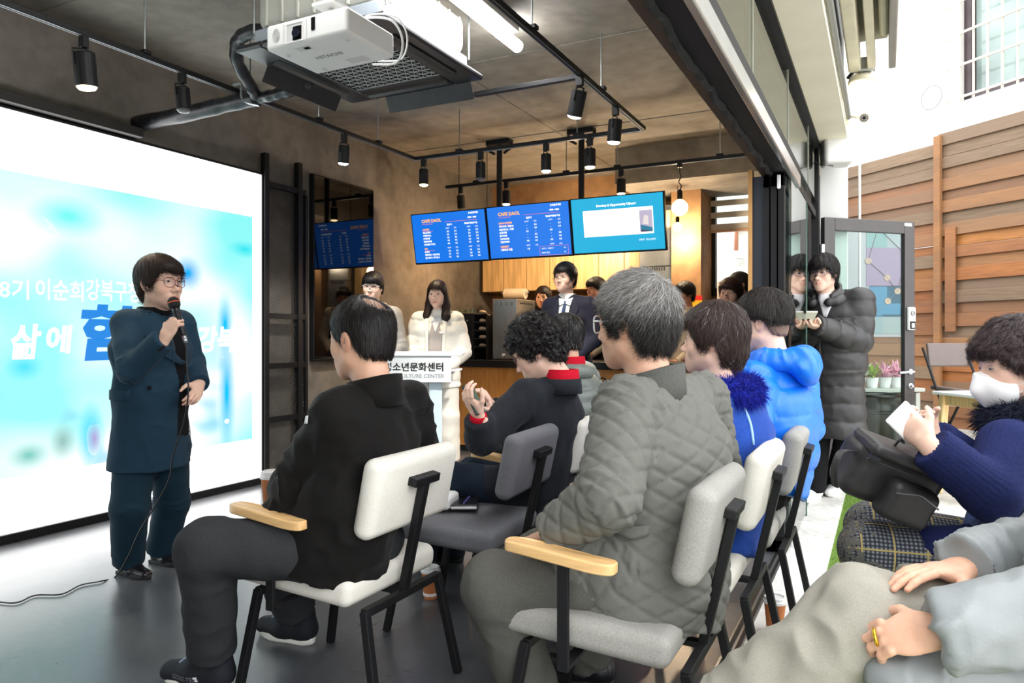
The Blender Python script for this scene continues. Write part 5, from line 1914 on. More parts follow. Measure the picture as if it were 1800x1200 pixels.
    def fl(s, x, z, y=.0):
        """a point given in the person's own frame (right, up, forward) at scale"""
        return s.l2w((x, y, z))

    def collar(s, m, r=.066, h0=-.05, h1=.03, th=.012, name='collar', tilt=.25, gap=0.0, ratio=1.0, c=None, lean=0.0):
        """band standing round the neck; gap: opening angle at the front"""
        c = (s.J['nck'] if c is None else c); n = 28; P = []; Q = []; r = .064 * s.hs / s.sc + max(r - .058, 0) * .55 + th * .5
        ang = np.linspace(gap, 2 * np.pi - gap, n)
        for a in ang:
            d = s.F * math.cos(a) * ratio + s.R * math.sin(a)
            P.append([c + d * (r + .006) * s.sc + UP * h0 * s.sc, c + d * (r + .004) * s.sc + UP * (h0 + h1) / 2 * s.sc, c + d * r * s.sc + UP * (h1 - lean * math.cos(a)) * s.sc])
            Q.append([c + d * (r + .006 - th) * s.sc + UP * h0 * s.sc, c + d * (r + .004 - th) * s.sc + UP * (h0 + h1) / 2 * s.sc, c + d * (r - th) * s.sc + UP * (h1 - lean * math.cos(a)) * s.sc])
        V, F = closed_grid(np.array(P), np.array(Q))
        return add(name, V, F, m, s.root, True, True)

    def shoe(s, q, m, sole, phi=None, size=1.0, kind='sneaker', z=0.0, pitch=0.0, laces=None, sole_h=.028):
        a = s.J['an' + q]; ph = s.phi if phi is None else math.radians(phi)
        R = rotz(ph - math.pi / 2) @ rotx(pitch); o = np.array((a[0], a[1], z))
        k = size; sh = Sh()
        if kind == 'loafer':
            sh.cone((0, -.035, .040), (0, .05, .038), .034, .036, .03, (1, 0, 0), 1.0).cone((0, .05, .034), (0, .150, .024), .036, .026, .03, (1, 0, 0), 1.25)
            sh.cone((0, -.03, .05), (0, -.03, .075), .034, .034, .02)
        else:
            sh.cone((0, -.040, .048), (0, .05, .046), .040, .042, .03).cone((0, .05, .044), (0, .155, .036), .042, .030, .03, (1, 0, 0), 1.3)
            sh.cone((0, -.02, .06), (0, -.028, .105), .043, .041, .03)
        f = lambda P: np.maximum(sh(P), .014 - P[:, 2])
        lo, hi = sh.bounds(); V, F = surf(f, lo, hi, .006)
        tr = lambda V: o + (np.asarray(V) * k) @ R.T
        so = add('shoe', tr(V), F, m, s.root, True, True)
        t = np.linspace(0, 2 * np.pi, 30, endpoint=False)
        # outline of the sole
        yy = .055 + .128 * np.cos(t); wdt = np.interp(yy, [-.075, -.05, .02, .09, .15, .183], [.018, .036, .034, .046, .038, .012])
        xx = np.sign(np.sin(t)) * np.maximum(wdt * np.abs(np.sin(t)) ** .4, .0)
        mb = MB(); pr = []
        for (zz, g) in ((0, .96), (.004, 1.0), (sole_h * .8, 1.02), (sole_h, .97)):
            pr.append(np.stack([xx * g, .055 + (yy - .055) * g, np.full(30, zz) + (.010 * np.clip((yy - .1) / .08, 0, 1) ** 2 if kind != 'loafer' else 0)], 1))
        Vs = np.concatenate(pr); Fs = [tuple(range(30))[::-1], tuple(90 + i for i in range(30))]
        for l in range(3):
            Fs += [(l * 30 + i, l * 30 + (i + 1) % 30, (l + 1) * 30 + (i + 1) % 30, (l + 1) * 30 + i) for i in range(30)]
        add('sole', tr(Vs) - np.array(s.root.location), Fs, sole, so, smooth=True)
        if kind == 'loafer':
            mb = MB(); P = [(x, .055 + .0, .08) for x in np.linspace(-.034, .034, 9)]
            Q = project(sh, np.array(P) + (0, .0, .05), (0, 0, -1), 30, .02)
            mb.tube(Q, .009, 6, flat=.3); add('strap', tr(mb.V) - np.array(s.root.location), mb.F, m, so, smooth=True)
            mb = MB(); mb.box((0, -.052, .010), (.056, .05, .02), r=.005); add('heel', tr(mb.V) - np.array(s.root.location), mb.F, sole, so)
        if laces is not None:
            mb = MB()
            for i, y in enumerate(np.linspace(.03, .095, 5)):
                P = [(x, y + .012 * (1 if i % 2 else -1) * x / .03, .1) for x in np.linspace(-.022, .022, 7)]
                Q = project(sh, np.array(P), (0, 0, -1), 30, .05); mb.tube(Q + (0, 0, .002), .0036, 6)
            for sd in (-1, 1):
                mb.tube(smooth_path([(0, .022, .098), (sd * .02, .02, .112), (sd * .032, .04, .095)], 5), .003, 5)
            add('lace', tr(mb.V) - np.array(s.root.location), mb.F, laces, so, smooth=True)
        return so, tr


glassmat('spectacle_lens', (.98, .98, .99, 1), 0, .004, .04)
# ================================================================== CHAIRS
F_WHITE = fabric('chair_cloth_white', srgb(226, 222, 212), srgb(205, 200, 190), 260)
F_GREY = fabric('chair_cloth_grey', srgb(112, 112, 116), srgb(84, 84, 88), 260)
F_LGREY = fabric('chair_cloth_pale_grey', srgb(160, 158, 152), srgb(128, 126, 121), 260)
M_ARM = wood('armrest_beech', srgb(238, 200, 146), srgb(224, 178, 118), 1, 6, .35, 10)


def chair(loc, phi, cloth, label, arms=(-1, 1), seat_z=.405):
    r = empty('audience_chair', (loc[0], loc[1], 0), math.radians(phi - 90), label, 'chair')
    def cush(name, c, s, rot, rad):
        V, F = rbox_data(s, rad, 4)
        # softly crowned upholstery
        h = np.array(s) / 2
        thin = int(np.argmin(s)); oth = [i for i in range(3) if i != thin]
        w = (1 - (np.abs(V[:, oth[0]]) / h[oth[0]]) ** 4) * (1 - (np.abs(V[:, oth[1]]) / h[oth[1]]) ** 4)
        V[:, thin] += np.sign(V[:, thin]) * .006 * w
        add(name, V @ np.asarray(rot).T + np.array(c), F, cloth, r, smooth=True)
    cush('seat', (0, .01, seat_z), (.49, .49, .085), rotx(math.radians(3)), .032)
    cush('backrest', (0, -.285, .682), (.46, .072, .252), rotx(math.radians(12)), .034)
    b = .026
    MB().bar((0, -.262, seat_z - .068), (0, -.348, .715), .032, .026, (0, 1, 0)).bar((0, -.265, seat_z - .064), (0, .20, seat_z - .050), .034, .016).build('back_post', BLK, r)
    MB().box((0, -.345, .715), (.140, .034, .028), rotx(math.radians(12)), r=.004).build('back_crossbar', BLK, r)
    for nm, y, yf in (('rear_frame', -.265, -.335), ('front_frame', .17, .235)):
        MB().bar((-.205, y, seat_z - .068), (.205, y, seat_z - .068), b, b).build(nm, BLK, r)
        for sx in (-1, 1):
            MB().bar((sx * .20, y, seat_z - .062), (sx * .225, yf, .0), b, b, (1, 0, 0)).build('leg', BLK, r)
    for sx in arms:
        MB().bar((sx * .298, .02, seat_z - .075), (sx * .298, .02, .605), .030, .012, (1, 0, 0)).bar((sx * .298, .02, seat_z - .068), (sx * .10, .02, seat_z - .058), .030, .010).build('arm_post', BLK, r)
        # flat stadium-shaped wooden pad, slightly dished
        w_, l_, t_ = .031, .150, .028
        an = np.linspace(0, 2 * np.pi, 40, endpoint=False)
        px = np.clip(np.cos(an) * 1.5, -1, 1) * .0 + np.sign(np.cos(an)) * np.abs(np.cos(an)) ** .55 * w_
        py = np.sign(np.sin(an)) * np.abs(np.sin(an)) ** .35 * l_
        rings = []
        for z_, g_ in ((-t_ / 2, .92), (-t_ / 2 + .003, 1.0), (t_ / 2 - .004, 1.0), (t_ / 2, .93)):
            rings.append(np.stack([px * g_, py * (1 - (1 - g_) * .25), z_ + .012 * np.sin(np.clip(py / l_, -1, 1) * 1.6)], 1))
        V = np.concatenate(rings); F = [tuple(range(40))[::-1], tuple(120 + i for i in range(40))]
        for l in range(3): F += [(l * 40 + i, l * 40 + (i + 1) % 40, (l + 1) * 40 + (i + 1) % 40, (l + 1) * 40 + i) for i in range(40)]
        add('armrest', V + (sx * .298, .03, .620), F, M_ARM, r)
    return r


chair((-1.662, 1.972), 180, F_WHITE, 'white upholstered chair with beech armrests under the man in the black jacket')
chair((-1.55, 2.62), 184, F_GREY, 'empty dark grey upholstered chair holding a notebook and papers', ())
chair((-1.52, 3.24), 180, F_WHITE, 'white upholstered chair under the woman with curly hair and phone')
chair((-1.50, 3.86), 178, F_GREY, 'grey chair under the man with a red scarf')
chair((-.70, 2.00), 180, F_LGREY, 'pale grey chair with beech armrests under the man in the quilted jacket')
chair((-.66, 2.60), 180, F_WHITE, 'white chair under the woman with the blue fur collar', ())
chair((-.62, 3.20), 180, F_LGREY, 'pale grey chair under the man in the bright blue puffer', ())
chair((.36, 2.62), 184, F_GREY, 'dark grey chair under the woman wearing a face mask', ())
chair((.50, 1.78), 184, F_GREY, 'dark grey chair under the man in the silver grey puffer', ())
# ================================================================== THE PEOPLE IN THE ROOM
SK1, SK2, SK3, SK4 = srgb(230, 190, 168), srgb(214, 168, 142), srgb(230, 192, 172), srgb(200, 154, 128)
HBLK, HBRN, HGRY = srgb(24, 20, 19), srgb(46, 32, 28), srgb(92, 88, 84)
M_NAVY = fabric('navy_wool', srgb(34, 60, 78), srgb(25, 46, 62), 300, .8, .3, .2)
M_NAVYT = fabric('navy_trouser', srgb(28, 52, 66), srgb(21, 41, 54), 300, .8, .3, .2)
M_BKNIT = fabric('black_knit', srgb(20, 20, 24), srgb(12, 12, 14), 200)
M_VELV = fabric('black_velvet', srgb(18, 16, 15), srgb(10, 9, 8), 160, .8, .4)
M_CHAR = fabric('charcoal_trouser', srgb(52, 53, 55), srgb(38, 39, 41), 260)
M_QUILT = fabric('quilted_grey_shell', srgb(104, 104, 98), srgb(88, 88, 83), 420, .75, .2, .12)
M_GTROU = fabric('grey_wool_trouser', srgb(88, 87, 82), srgb(66, 65, 62), 300)
M_CWOOL = fabric('charcoal_boiled_wool', srgb(40, 42, 48), srgb(26, 28, 32), 130, .95, .4, .5)
M_RED = fabric('red_knit', srgb(196, 22, 44), srgb(150, 14, 32), 200)
M_DENIM = fabric('dark_denim', srgb(34, 44, 58), srgb(24, 32, 44), 300)
M_GPUF = mat('grey_green_puffer', srgb(112, 118, 112), .5, 0, .05, 20, .15, 200)
M_SUIT = fabric('dark_navy_suit', srgb(34, 36, 50), srgb(26, 27, 38), 320, .8, .2, .15)
M_SHIRT = fabric('white_shirt', srgb(232, 232, 234), srgb(216, 216, 220), 300, .8, .1, .1)
M_TIE = fabric('navy_tie', srgb(44, 62, 92), srgb(30, 44, 70), 160, .6)
M_HOOD = fabric('grey_hoodie', srgb(156, 152, 147), srgb(136, 132, 127), 200)
M_WPUF = mat('white_parka', srgb(232, 228, 218), .6, 0, .03, 12, .15, 160)
M_WTROU = fabric('white_trouser', srgb(226, 220, 210), srgb(208, 202, 192), 260)
M_VEST = fabric('beige_grey_vest', srgb(178, 168, 162), srgb(156, 147, 142), 160)
M_APR = fabric('black_apron', srgb(34, 32, 34), srgb(24, 22, 24), 240)
M_BEIGE = fabric('cream_sweater', srgb(208, 196, 178), srgb(186, 174, 156), 180)
M_BLUEF = fabric('royal_blue_fur', srgb(22, 34, 150), srgb(12, 18, 104), 120, .9, .5, .6)
M_BLUEC = fabric('blue_wool_coat', srgb(38, 74, 158), srgb(28, 56, 128), 140, .9, .4, .5)
M_BLUEP = mat('bright_blue_puffer', srgb(12, 112, 222), .42, 0, .05, 14, .15, 160)
M_BPUF = mat('black_long_puffer', srgb(44, 43, 44), .48, 0, .08, 14, .15, 180)
M_BTROU = fabric('black_trouser', srgb(26, 26, 28), srgb(18, 18, 20), 260)
M_RIB = fabric('navy_ribbed_knit', srgb(34, 42, 86), srgb(24, 30, 64), 220)
M_NVEST = mat('navy_shiny_vest', srgb(38, 50, 76), .38, 0, .08, 10, .2, 120)
M_NFUR = fabric('navy_fur', srgb(36, 40, 58), srgb(20, 23, 36), 100, .95, .5, .8)
M_SPUF = mat('silver_grey_puffer', srgb(132, 137, 138), .5, 0, .05, 12, .15, 160)
M_KHAKI = fabric('khaki_grey_trouser', srgb(158, 154, 143), srgb(140, 136, 125), 320, .85, .15, .15)
M_PAPER = mat('white_paper', srgb(240, 240, 238), .7, 0, .01)
M_RUB = mat('dark_rubber', srgb(30, 30, 32), .7)
M_WSOLE = mat('white_sole', srgb(220, 218, 210), .6)
M_LEATH = mat('black_leather', srgb(22, 22, 26), .28, 0, .1, 30, .15, 150)


def plaid_mat():
    m = NT('checked_wool'); at = m.new('Attribute', attribute_name='cloth')
    sp = m.new('SeparateXYZ'); m.ln(at.outputs['Vector'], sp.inputs[0])
    def wave(sock, f, thr):
        a = m.new('Math', operation='MULTIPLY'); a.inputs[1].default_value = f; m.ln(sock, a.inputs[0])
        b = m.new('Math', operation='SINE'); m.ln(a.outputs[0], b.inputs[0])
        c = m.new('Math', operation='GREATER_THAN'); c.inputs[1].default_value = thr; m.ln(b.outputs[0], c.inputs[0]); return c.outputs[0]
    s1, s2 = wave(sp.outputs['X'], 520, 0.0), wave(sp.outputs['Y'], 520, 0.0)
    ad = m.new('Math', operation='ADD'); m.ln(s1, ad.inputs[0]); m.ln(s2, ad.inputs[1])
    dv = m.new('Math', operation='MULTIPLY'); dv.inputs[1].default_value = .5; m.ln(ad.outputs[0], dv.inputs[0])
    base = m.ramp(dv.outputs[0], [(.1, srgb(34, 38, 50)), (.5, srgb(62, 66, 78)), (.95, srgb(128, 130, 130))])
    y1, y2 = wave(sp.outputs['X'], 70, .985), wave(sp.outputs['Y'], 70, .985)
    mx = m.new('Math', operation='MAXIMUM'); m.ln(y1, mx.inputs[0]); m.ln(y2, mx.inputs[1])
    m.ln(m.mix(mx.outputs[0], base, srgb(176, 156, 96)), m.b.inputs['Base Color']); m.b.inputs['Roughness'].default_value = .9
    return m.m


M_PLAID = plaid_mat()


def fur(p, name, sh, m, lo_h=.014, n=5000, length=.03, col=None, width=.0011):
    """deep-pile collar: soft core and thousands of short hairs"""
    lo, hi = sh.bounds(); V, F = surf(sh, lo, hi, lo_h); V = relief(V, F, sh, 'fur', .006, seed=p.seed)
    o = add(name, V, F, m, p.root, True, True)
    r = p.rng; c = V.mean(0); N = vnormals(V, F); i = r.integers(0, len(V), n)
    P = V[i]; D = N[i] + r.normal(0, .45, (n, 3)) - np.array((0, 0, .35)); D /= np.linalg.norm(D, axis=1)[:, None]
    L = length * r.uniform(.5, 1.2, n)[:, None]; S = np.cross(D, r.normal(0, 1, (n, 3))); S /= np.linalg.norm(S, axis=1)[:, None] + 1e-9
    mid = P + D * L * .55; tip = P + D * L + np.array((0, 0, -.3)) * L * .4
    VV = np.stack([P - S * width, P + S * width, mid - S * width * .7, mid + S * width * .7, tip - S * width * .15, tip + S * width * .15], 1).reshape(-1, 3)
    b = (np.arange(n) * 6)[:, None]; FF = np.concatenate([b + np.array((0, 1, 3, 2)), b + np.array((2, 3, 5, 4))], 0)
    o2 = add('fur_pile', VV - np.array(p.root.location), FF, m, o, smooth=True); o2['kind'] = 'stuff'
    return o


def ring(sh, c, F, R, rx, ry, r, z=0.0, a0=0.0, a1=2 * math.pi, n=12, tilt=0.0, k=.02):
    ang = np.linspace(a0, a1, n); P = [c + F * math.cos(a) * ry + R * math.sin(a) * rx + UP * (z + tilt * math.cos(a)) for a in ang]
    for i in range(n - 1): sh.cone(P[i], P[i + 1], r, r, k)
    return sh


def lapels(p, f, m, top=1.36, btm=1.08, w=.085, x0=.055, th=.006, notch=True, n=12):
    for sd in (-1, 1):
        inner = [p.fl(sd * x0, top), p.fl(sd * x0 * .75, (top + btm) / 2), p.fl(sd * .004, btm)]
        outer = [p.fl(sd * (x0 + w * .55), top - .005), p.fl(sd * (x0 + w), top - .075), p.fl(sd * (x0 * .6 + w * .5), (top + btm) / 2 - .03), p.fl(sd * .008, btm)]
        p.strip('lapel', f, inner, outer, m, n, 5, .004, th)


def buttons(p, f, pts, m, r=.010):
    Q = project(f, np.array(pts), -p.F, 40, .3)
    for q in Q:
        mb = MB(); mb.lathe([(0, 0), (r, 0), (r, .004), (r * .6, .005), (0, .004)], q + p.F * .006, 14, p.F)
        add('button', mb.V, mb.F, m, p.root, True)


# ---------------------------------------------------------------- 1 the speaker
root = W(264, 592, 3.60)
sp1 = Person('woman standing before the video wall in a navy suit, speaking into a microphone', root, -15, STAND, .92, 11,
             hd=W(282, 497, 3.55), nck=W(272, 537, 3.57), chs=W(267, 610, 3.56), wst=W(268, 690, 3.57), pel=W(266, 752, 3.58),
             shR=W(222, 562, 3.44), shL=W(318, 562, 3.70), elR=W(232, 650, 3.30), wrR=W(290, 594, 3.26), elL=W(338, 640, 3.74), wrL=W(350, 676, 3.60),
             hiR=W(240, 785, 3.52), hiL=W(296, 785, 3.66), knR=W(228, 890, 3.50), knL=W(303, 880, 3.74),
             anR=at_z(226, 1010, 0) + UP * .08, anL=at_z(284, 990, 0) + UP * .08)
p = sp1
p.head(4, 2, -2, 1.06, SK1, h=.0036, eyes=.8, brow_th=.0026)
p.hair(dict(t=.016, zf=.048, zs=-.030, zb=-.085, fringe=.012, jag=2.5, part=.12, mess=.0035), HBRN, 5200, .06, .0006, .0045, whorl=(.035, -.03, .135), comb=(-.25, .1, 0), lift=.004)
p.glasses(mat('burgundy_frame', srgb(110, 28, 48), .3), .0255, .0225, .0013, True, 2.3)
jk = Sh(); p.torso(jk, 1.17, -.20, 1.02, 1.42, flare=1.14, shoulder=.060)
tor = Sh(); p.torso(tor, 1.17, -.20, 1.02, 1.42, flare=1.14, shoulder=.060)
p.sleeves(jk, .074, .066, .056, cut=-.01)
def inpoly(u, v, P):
    r = np.zeros(len(u), bool); n = len(P)
    for i in range(n):
        (x0, y0), (x1, y1) = P[i], P[(i + 1) % n]
        c = (y0 > v) != (y1 > v)
        r ^= c & (u < (x1 - x0) * (v - y0) / (y1 - y0 + 1e-9) + x0)
    return r


def front_gap(poly):
    """cut of an open jacket front, measured on the photograph"""
    def fn(C):
        D = C - CAMP; d = D @ FWD
        return inpoly(900 + FPX * (D @ RGT) / d, HZ - FPX * D[:, 2] / d, poly)
    return fn


p.garment('suit_jacket', jk, M_NAVY, 'folds', .0055, h=.0065, split=('knit_top', M_BKNIT, front_gap([(276, 528), (308, 528), (324, 600), (334, 670), (333, 765), (312, 765), (315, 670), (296, 600)])))
def sf_(u, v, d=3.47): return W(u, v, d)
vd = FWD
p.strip('lapel', tor, [sf_(280, 532), sf_(292, 592), sf_(306, 640)], [sf_(258, 540), sf_(243, 568), sf_(262, 590), sf_(303, 642)], M_NAVY, 16, 7, .010, .006, vd, .5)
p.strip('lapel', tor, [sf_(306, 534), sf_(324, 590), sf_(332, 640)], [sf_(318, 540), sf_(334, 575), sf_(337, 610), sf_(335, 642)], M_NAVY, 16, 5, .010, .006, vd, .5)
p.strip('pocket_flap', tor, [sf_(192, 684), sf_(246, 682)], [sf_(190, 700), sf_(243, 703)], M_NAVY, 8, 3, .007, .005, vd, .5)
p.strip('name_badge', tor, [sf_(323, 576), sf_(334, 584)], [sf_(325, 582), sf_(334, 586)], M_PAPER, 4, 3, .010, .002, vd, .5)
M_BTN = mat('horn_button', srgb(20, 22, 26), .25)
Q = project(tor, np.array([sf_(272, 680)]), vd, 40, .5)
for q in Q:
    mb = MB(); mb.lathe([(0, 0), (.011, 0), (.011, .004), (0, .005)], q - vd * .008, 14, -vd); add('button', mb.V, mb.F, M_BTN, p.root, True)
Q = project(jk, np.array([sf_(282, 623, 3.2), sf_(288, 619, 3.2), sf_(294, 615, 3.2)]), vd, 40, .3)
for q in Q:
    mb = MB(); mb.lathe([(0, 0), (.007, 0), (.007, .004), (0, .005)], q - vd * .004, 12, -vd); add('button', mb.V, mb.F, M_BTN, p.root, True)
p.collar(M_BKNIT, .058, -.05, .045, .010, 'turtleneck')
p.collar(M_NAVY, .074, -.03, .035, .012, 'jacket_collar', gap=1.1, lean=.02)
p.trousers(M_NAVYT, .108, .090, .080, .02, 'folds', .004, .010)
p.shoe('R', M_LEATH, M_RUB, 0, .88, 'loafer'); p.shoe('L', M_LEATH, M_RUB, 5, .88, 'loafer')
mic_top = W(303, 524, 3.30); mic_bot = W(323, 590, 3.28); md_ = nrm(mic_top - mic_bot)
hp = W(308, 566, 3.26)
p.hand('R', nrm(W(312, 556, 3.27) - p.J['wrR']), nrm(FWD * .9 + RGT * .35), 1.05, 1.0, .9, [1.0, 1.05, 1.1, 1.1], h=.0034, spread=.04)
p.hand('L', nrm(W(343, 692, 3.52) - p.J['wrL'] + UP * -.01), nrm(-RGT * .6 + FWD * .5), .5, 1.0, .35, [.35, .45, .55, .6], h=.0036)
p.finish()

mic = empty('microphone', mic_bot, 0, 'black handheld corded microphone with an orange band at the speaking woman', 'microphone')
ax = md_; L_ = np.linalg.norm(mic_top - mic_bot)
def mk(name, prof, m, sm=True):
    mb = MB(); mb.lathe(prof, mic_bot, 20, ax); add(name, mb.V, mb.F, m, mic, True, sm)
mk('handle', [(0, 0), (.011, 0), (.0125, .01), (.016, L_ * .62), (.019, L_ * .74), (0, L_ * .74)], mat('mic_black', srgb(24, 24, 28), .35))
mk('grille_head', [(.019, L_ * .73), (.026, L_ * .80), (.027, L_ * .88), (.024, L_ * .96), (.013, L_ * 1.02), (0, L_ * 1.03)], mat('mic_grille', srgb(28, 27, 30), .6, .3, .3, 300, .6, 500))
mk('orange_band', [(.0262, L_ * .865), (.0282, L_ * .87), (.0282, L_ * .89), (.0265, L_ * .895)], mat('orange_band', srgb(214, 96, 52), .5))
mk('connector', [(0, -.035), (.008, -.035), (.0105, -.02), (.0105, .004), (0, .004)], mat('mic_metal', srgb(190, 190, 195), .25, .8))
cp = [mic_bot - ax * .03, W(328, 640, 3.28), W(331, 690, 3.26), W(322, 745, 3.28), W(304, 800, 3.30), W(297, 842, 3.32), W(272, 890, 3.34), W(246, 932, 3.36), W(226, 976, 3.42)]
fp_ = [at_z(u, v, .006) for u, v in ((204, 1012), (178, 1021), (142, 1028), (108, 1044), (62, 1046), (28, 1059), (-20, 1057), (-120, 1060))]
mb = MB(); mb.tube(smooth_path(cp + fp_, 8), .0034, 6); add('cable', mb.V, mb.F, mat('black_cable', srgb(16, 16, 18), .45), mic, True, True)

# ---------------------------------------------------------------- 2 man in black velvet jacket
p = Person('seated balding man in a black velvet jacket seen from behind, nearest the video wall', (-1.6, 2.0), 180, SIT, .97, 22,
           hd=W(634, 594, 2.42), nck=W(650, 655, 2.42), chs=W(646, 770, 2.40), wst=W(626, 870, 2.36), pel=W(606, 955, 2.36),
           shL=W(590, 722, 2.30), shR=W(712, 705, 2.56), elL=W(528, 850, 2.34), wrL=W(502, 862, 2.50), elR=W(742, 822, 2.66), wrR=W(560, 868, 2.58),
           hiL=W(600, 965, 2.32), hiR=W(650, 945, 2.48), knL=W(365, 962, 2.26), knR=W(470, 940, 2.58),
           anL=at_z(372, 1208, 0) + UP * .085, anR=at_z(524, 1126, 0) + UP * .085)
p.head(176, -4, 0, 1.10, SK2, h=.0038)
p.hair(dict(t=.010, zf=.060, zs=-.018, zb=-.062, bald=((.004, -.070, .120), .046), mess=.002, jag=1.5), HBLK, 9000, .024, .00055, .0042, whorl=(0, -.03, .14), comb=(0, -.05, -.1), lift=.004, var=.15)
# thin hair over the crown
f_, lo_, hi_ = hair_field(dict(t=.004, zf=.065, zs=-.01, zb=-.05))
V_, F_ = surf(f_, lo_, hi_, .006); V_ = V_[V_[:, 2] > .07]
v2, q2, id2 = strands(f_, V_, 1900, .035, .0004, (0, -.06, .15), (.2, .3, 0), .004, p.rng)
add('thin_hair', p.h2w(v2), q2, M_HAIR, p.root, True, True, attrs={'tone': ('FLOAT_COLOR', hair_tones(HBLK, id2.max() + 1, p.rng)[id2])})
jk = Sh(); p.torso(jk, 1.14, -.10, .96, 1.46, flare=1.04, shoulder=.072)
p.sleeves(jk, .088, .078, .062, cut=-.01)
jk.cone(p.J['hiL'] + UP * .02, W(490, 925, 2.34), .115, .085, .06)
jk.ell(W(585, 965, 2.36), (.14, .045, .125), np.stack([np.array((1., 0, 0)), np.array((0, 1., 0)), UP], 1), k=.05)
p.garment('velvet_jacket', jk, M_VELV, 'folds', .015, h=.0085)
p.collar(M_VELV, .082, -.055, .030, .014, 'collar', gap=.9, lean=.02)
p.collar(M_BKNIT, .066, -.04, .022, .010, 'inner_collar')
p.strip('armband_badge', jk, [W(527, 735, 2.2), W(534, 733, 2.2)], [W(526, 748, 2.2), W(533, 747, 2.2)], WHITEP, 4, 3, .004, .003, FWD, .5)
p.trousers(M_CHAR, .108, .090, .078, -.055, 'folds', .0065, .009)
M_SNK = fabric('black_sneaker_mesh', srgb(34, 36, 42), srgb(22, 23, 27), 300, .7, .1)
M_LACE = mat('pale_blue_lace', srgb(140, 156, 172), .7)
so, tr = p.shoe('L', M_SNK, M_WSOLE, 190, 1.06, laces=M_LACE, sole_h=.030)
mb = MB(); put_text(mb, 'GORE-TEX', (-.0, 0, 0), (1, 0, 0), (0, 1, 0), .020, 'CENTER', .0008)
V = np.array(mb.V)
def side_print(V, sd=-1, y0=.05, z0=.045):
    """lay flat print on the outer side of the shoe (local x = sd)"""
    return np.stack([np.full(len(V), sd * .052), y0 - V[:, 0] * (1 if sd < 0 else -1) * 1.0, z0 + V[:, 1]], 1)
shf = Sh(); shf.cone((0, -.040, .048), (0, .05, .046), .040, .042, .03).cone((0, .05, .044), (0, .155, .036), .042, .030, .03, (1, 0, 0), 1.3)
Q = project(shf, side_print(V, -1, .062, .042), (1, 0, 0), 30, .05) - np.array((.0012, 0, 0))
add('print_lettering', tr(Q) - np.array(p.root.location), mb.F, mat('grey_shoe_print', srgb(84, 84, 88), .6), so)
mb = MB()
for k in range(3):                                                  # white emblem: three nested quarter arcs beside small words
    t = np.linspace(0, np.pi / 2, 8); r_ = .010 + k * .0055
    for i in range(7):
        mb.addm([(r_ * math.cos(t[i]), r_ * math.sin(t[i]), 0), ((r_ + .004) * math.cos(t[i]), (r_ + .004) * math.sin(t[i]), 0), ((r_ + .004) * math.cos(t[i + 1]), (r_ + .004) * math.sin(t[i + 1]), 0), (r_ * math.cos(t[i + 1]), r_ * math.sin(t[i + 1]), 0)], [(0, 1, 2, 3)])
put_text(mb, 'THE\nNORTH\nFACE', (-.011, .012, 0), (1, 0, 0), (0, 1, 0), .0085, 'CENTER', .0006)
V = np.array(mb.V)
Q = project(shf, side_print(V, -1, .000, .036), (1, 0, 0), 30, .05) - np.array((.0016, 0, 0))
add('emblem', tr(Q) - np.array(p.root.location), mb.F, WHITEP, so)
p.shoe('R', M_SNK, M_WSOLE, 182, 1.06, laces=M_LACE, sole_h=.030)
p.hand('L', nrm(W(466, 858, 2.56) - p.J['wrL']), nrm(FWD), .75, 1.0, .7); p.hand('R', nrm(W(490, 862, 2.6) - p.J['wrR']), nrm(-FWD), .7)
p.finish()


# ---------------------------------------------------------------- 3 man in the grey quilted jacket
p = Person('large seated man in a grey quilted jacket with white framed glasses', (-.70, 2.0), 180, SIT, 1.0, 33,
           hd=W(1116, 566, 2.18), nck=W(1152, 640, 2.20), chs=W(1170, 790, 2.16), wst=W(1178, 905, 2.12), pel=W(1160, 1005, 2.10),
           shL=W(1098, 705, 2.03), shR=W(1232, 690, 2.36), elL=W(1070, 872, 1.86), wrL=W(968, 940, 1.96), elR=W(1262, 850, 2.5), wrR=W(1010, 930, 2.38),
           hiL=W(1100, 1015, 2.02), hiR=W(1175, 985, 2.22), knL=W(872, 1030, 2.05), knR=W(950, 985, 2.36),
           anL=at_z(940, 1290, 0) + UP * .085, anR=at_z(1040, 1200, 0) + UP * .085)
p.head(166, 0, 3, 1.16, SK2, h=.0038)
p.hair(dict(t=.014, zf=.070, zs=-.022, zb=-.075, mess=.003, jag=1.5, bald=((.02, -.090, .110), .030)), srgb(118, 114, 110), 11000, .05, .00055, .0042, whorl=(0, -.075, .125), comb=(.0, .35, .15), lift=.010, grey=.35, var=.3, tail=.5, low=srgb(30, 28, 27))
p.glasses(mat('white_frame', srgb(232, 232, 236), .3), .0265, .022, .0022, True, 3.0)
jk = Sh(); p.torso(jk, 1.22, -.12, 1.10, 1.42, flare=1.12, shoulder=.074)
p.sleeves(jk, .094, .084, .062, cut=-.005)
jk.cone(p.J['hiL'] + UP * .03, W(1000, 1000, 2.02), .118, .085, .06)
jk.ell(W(1120, 1015, 1.99), (.20, .075, .115), k=.06).ell(W(1215, 1005, 2.20), (.10, .16, .12), k=.06)
p.garment('quilted_jacket', jk, M_QUILT, 'quilt', .0085, .064, h=.0068, it=1)
p.collar(fabric('cord_collar', srgb(84, 84, 80), srgb(66, 66, 62), 200), .084, -.06, .030, .015, 'collar', gap=.8, lean=.025)
p.strip('pocket_flap', jk, [W(1075, 925, 1.9), W(1110, 930, 1.9), W(1145, 925, 1.9)], [W(1080, 943, 1.9), W(1112, 950, 1.9), W(1142, 940, 1.9)], M_QUILT, 8, 4, .004, .006, FWD, .6)
p.trousers(M_GTROU, .108, .092, .080, .0, 'folds', .008, .009)
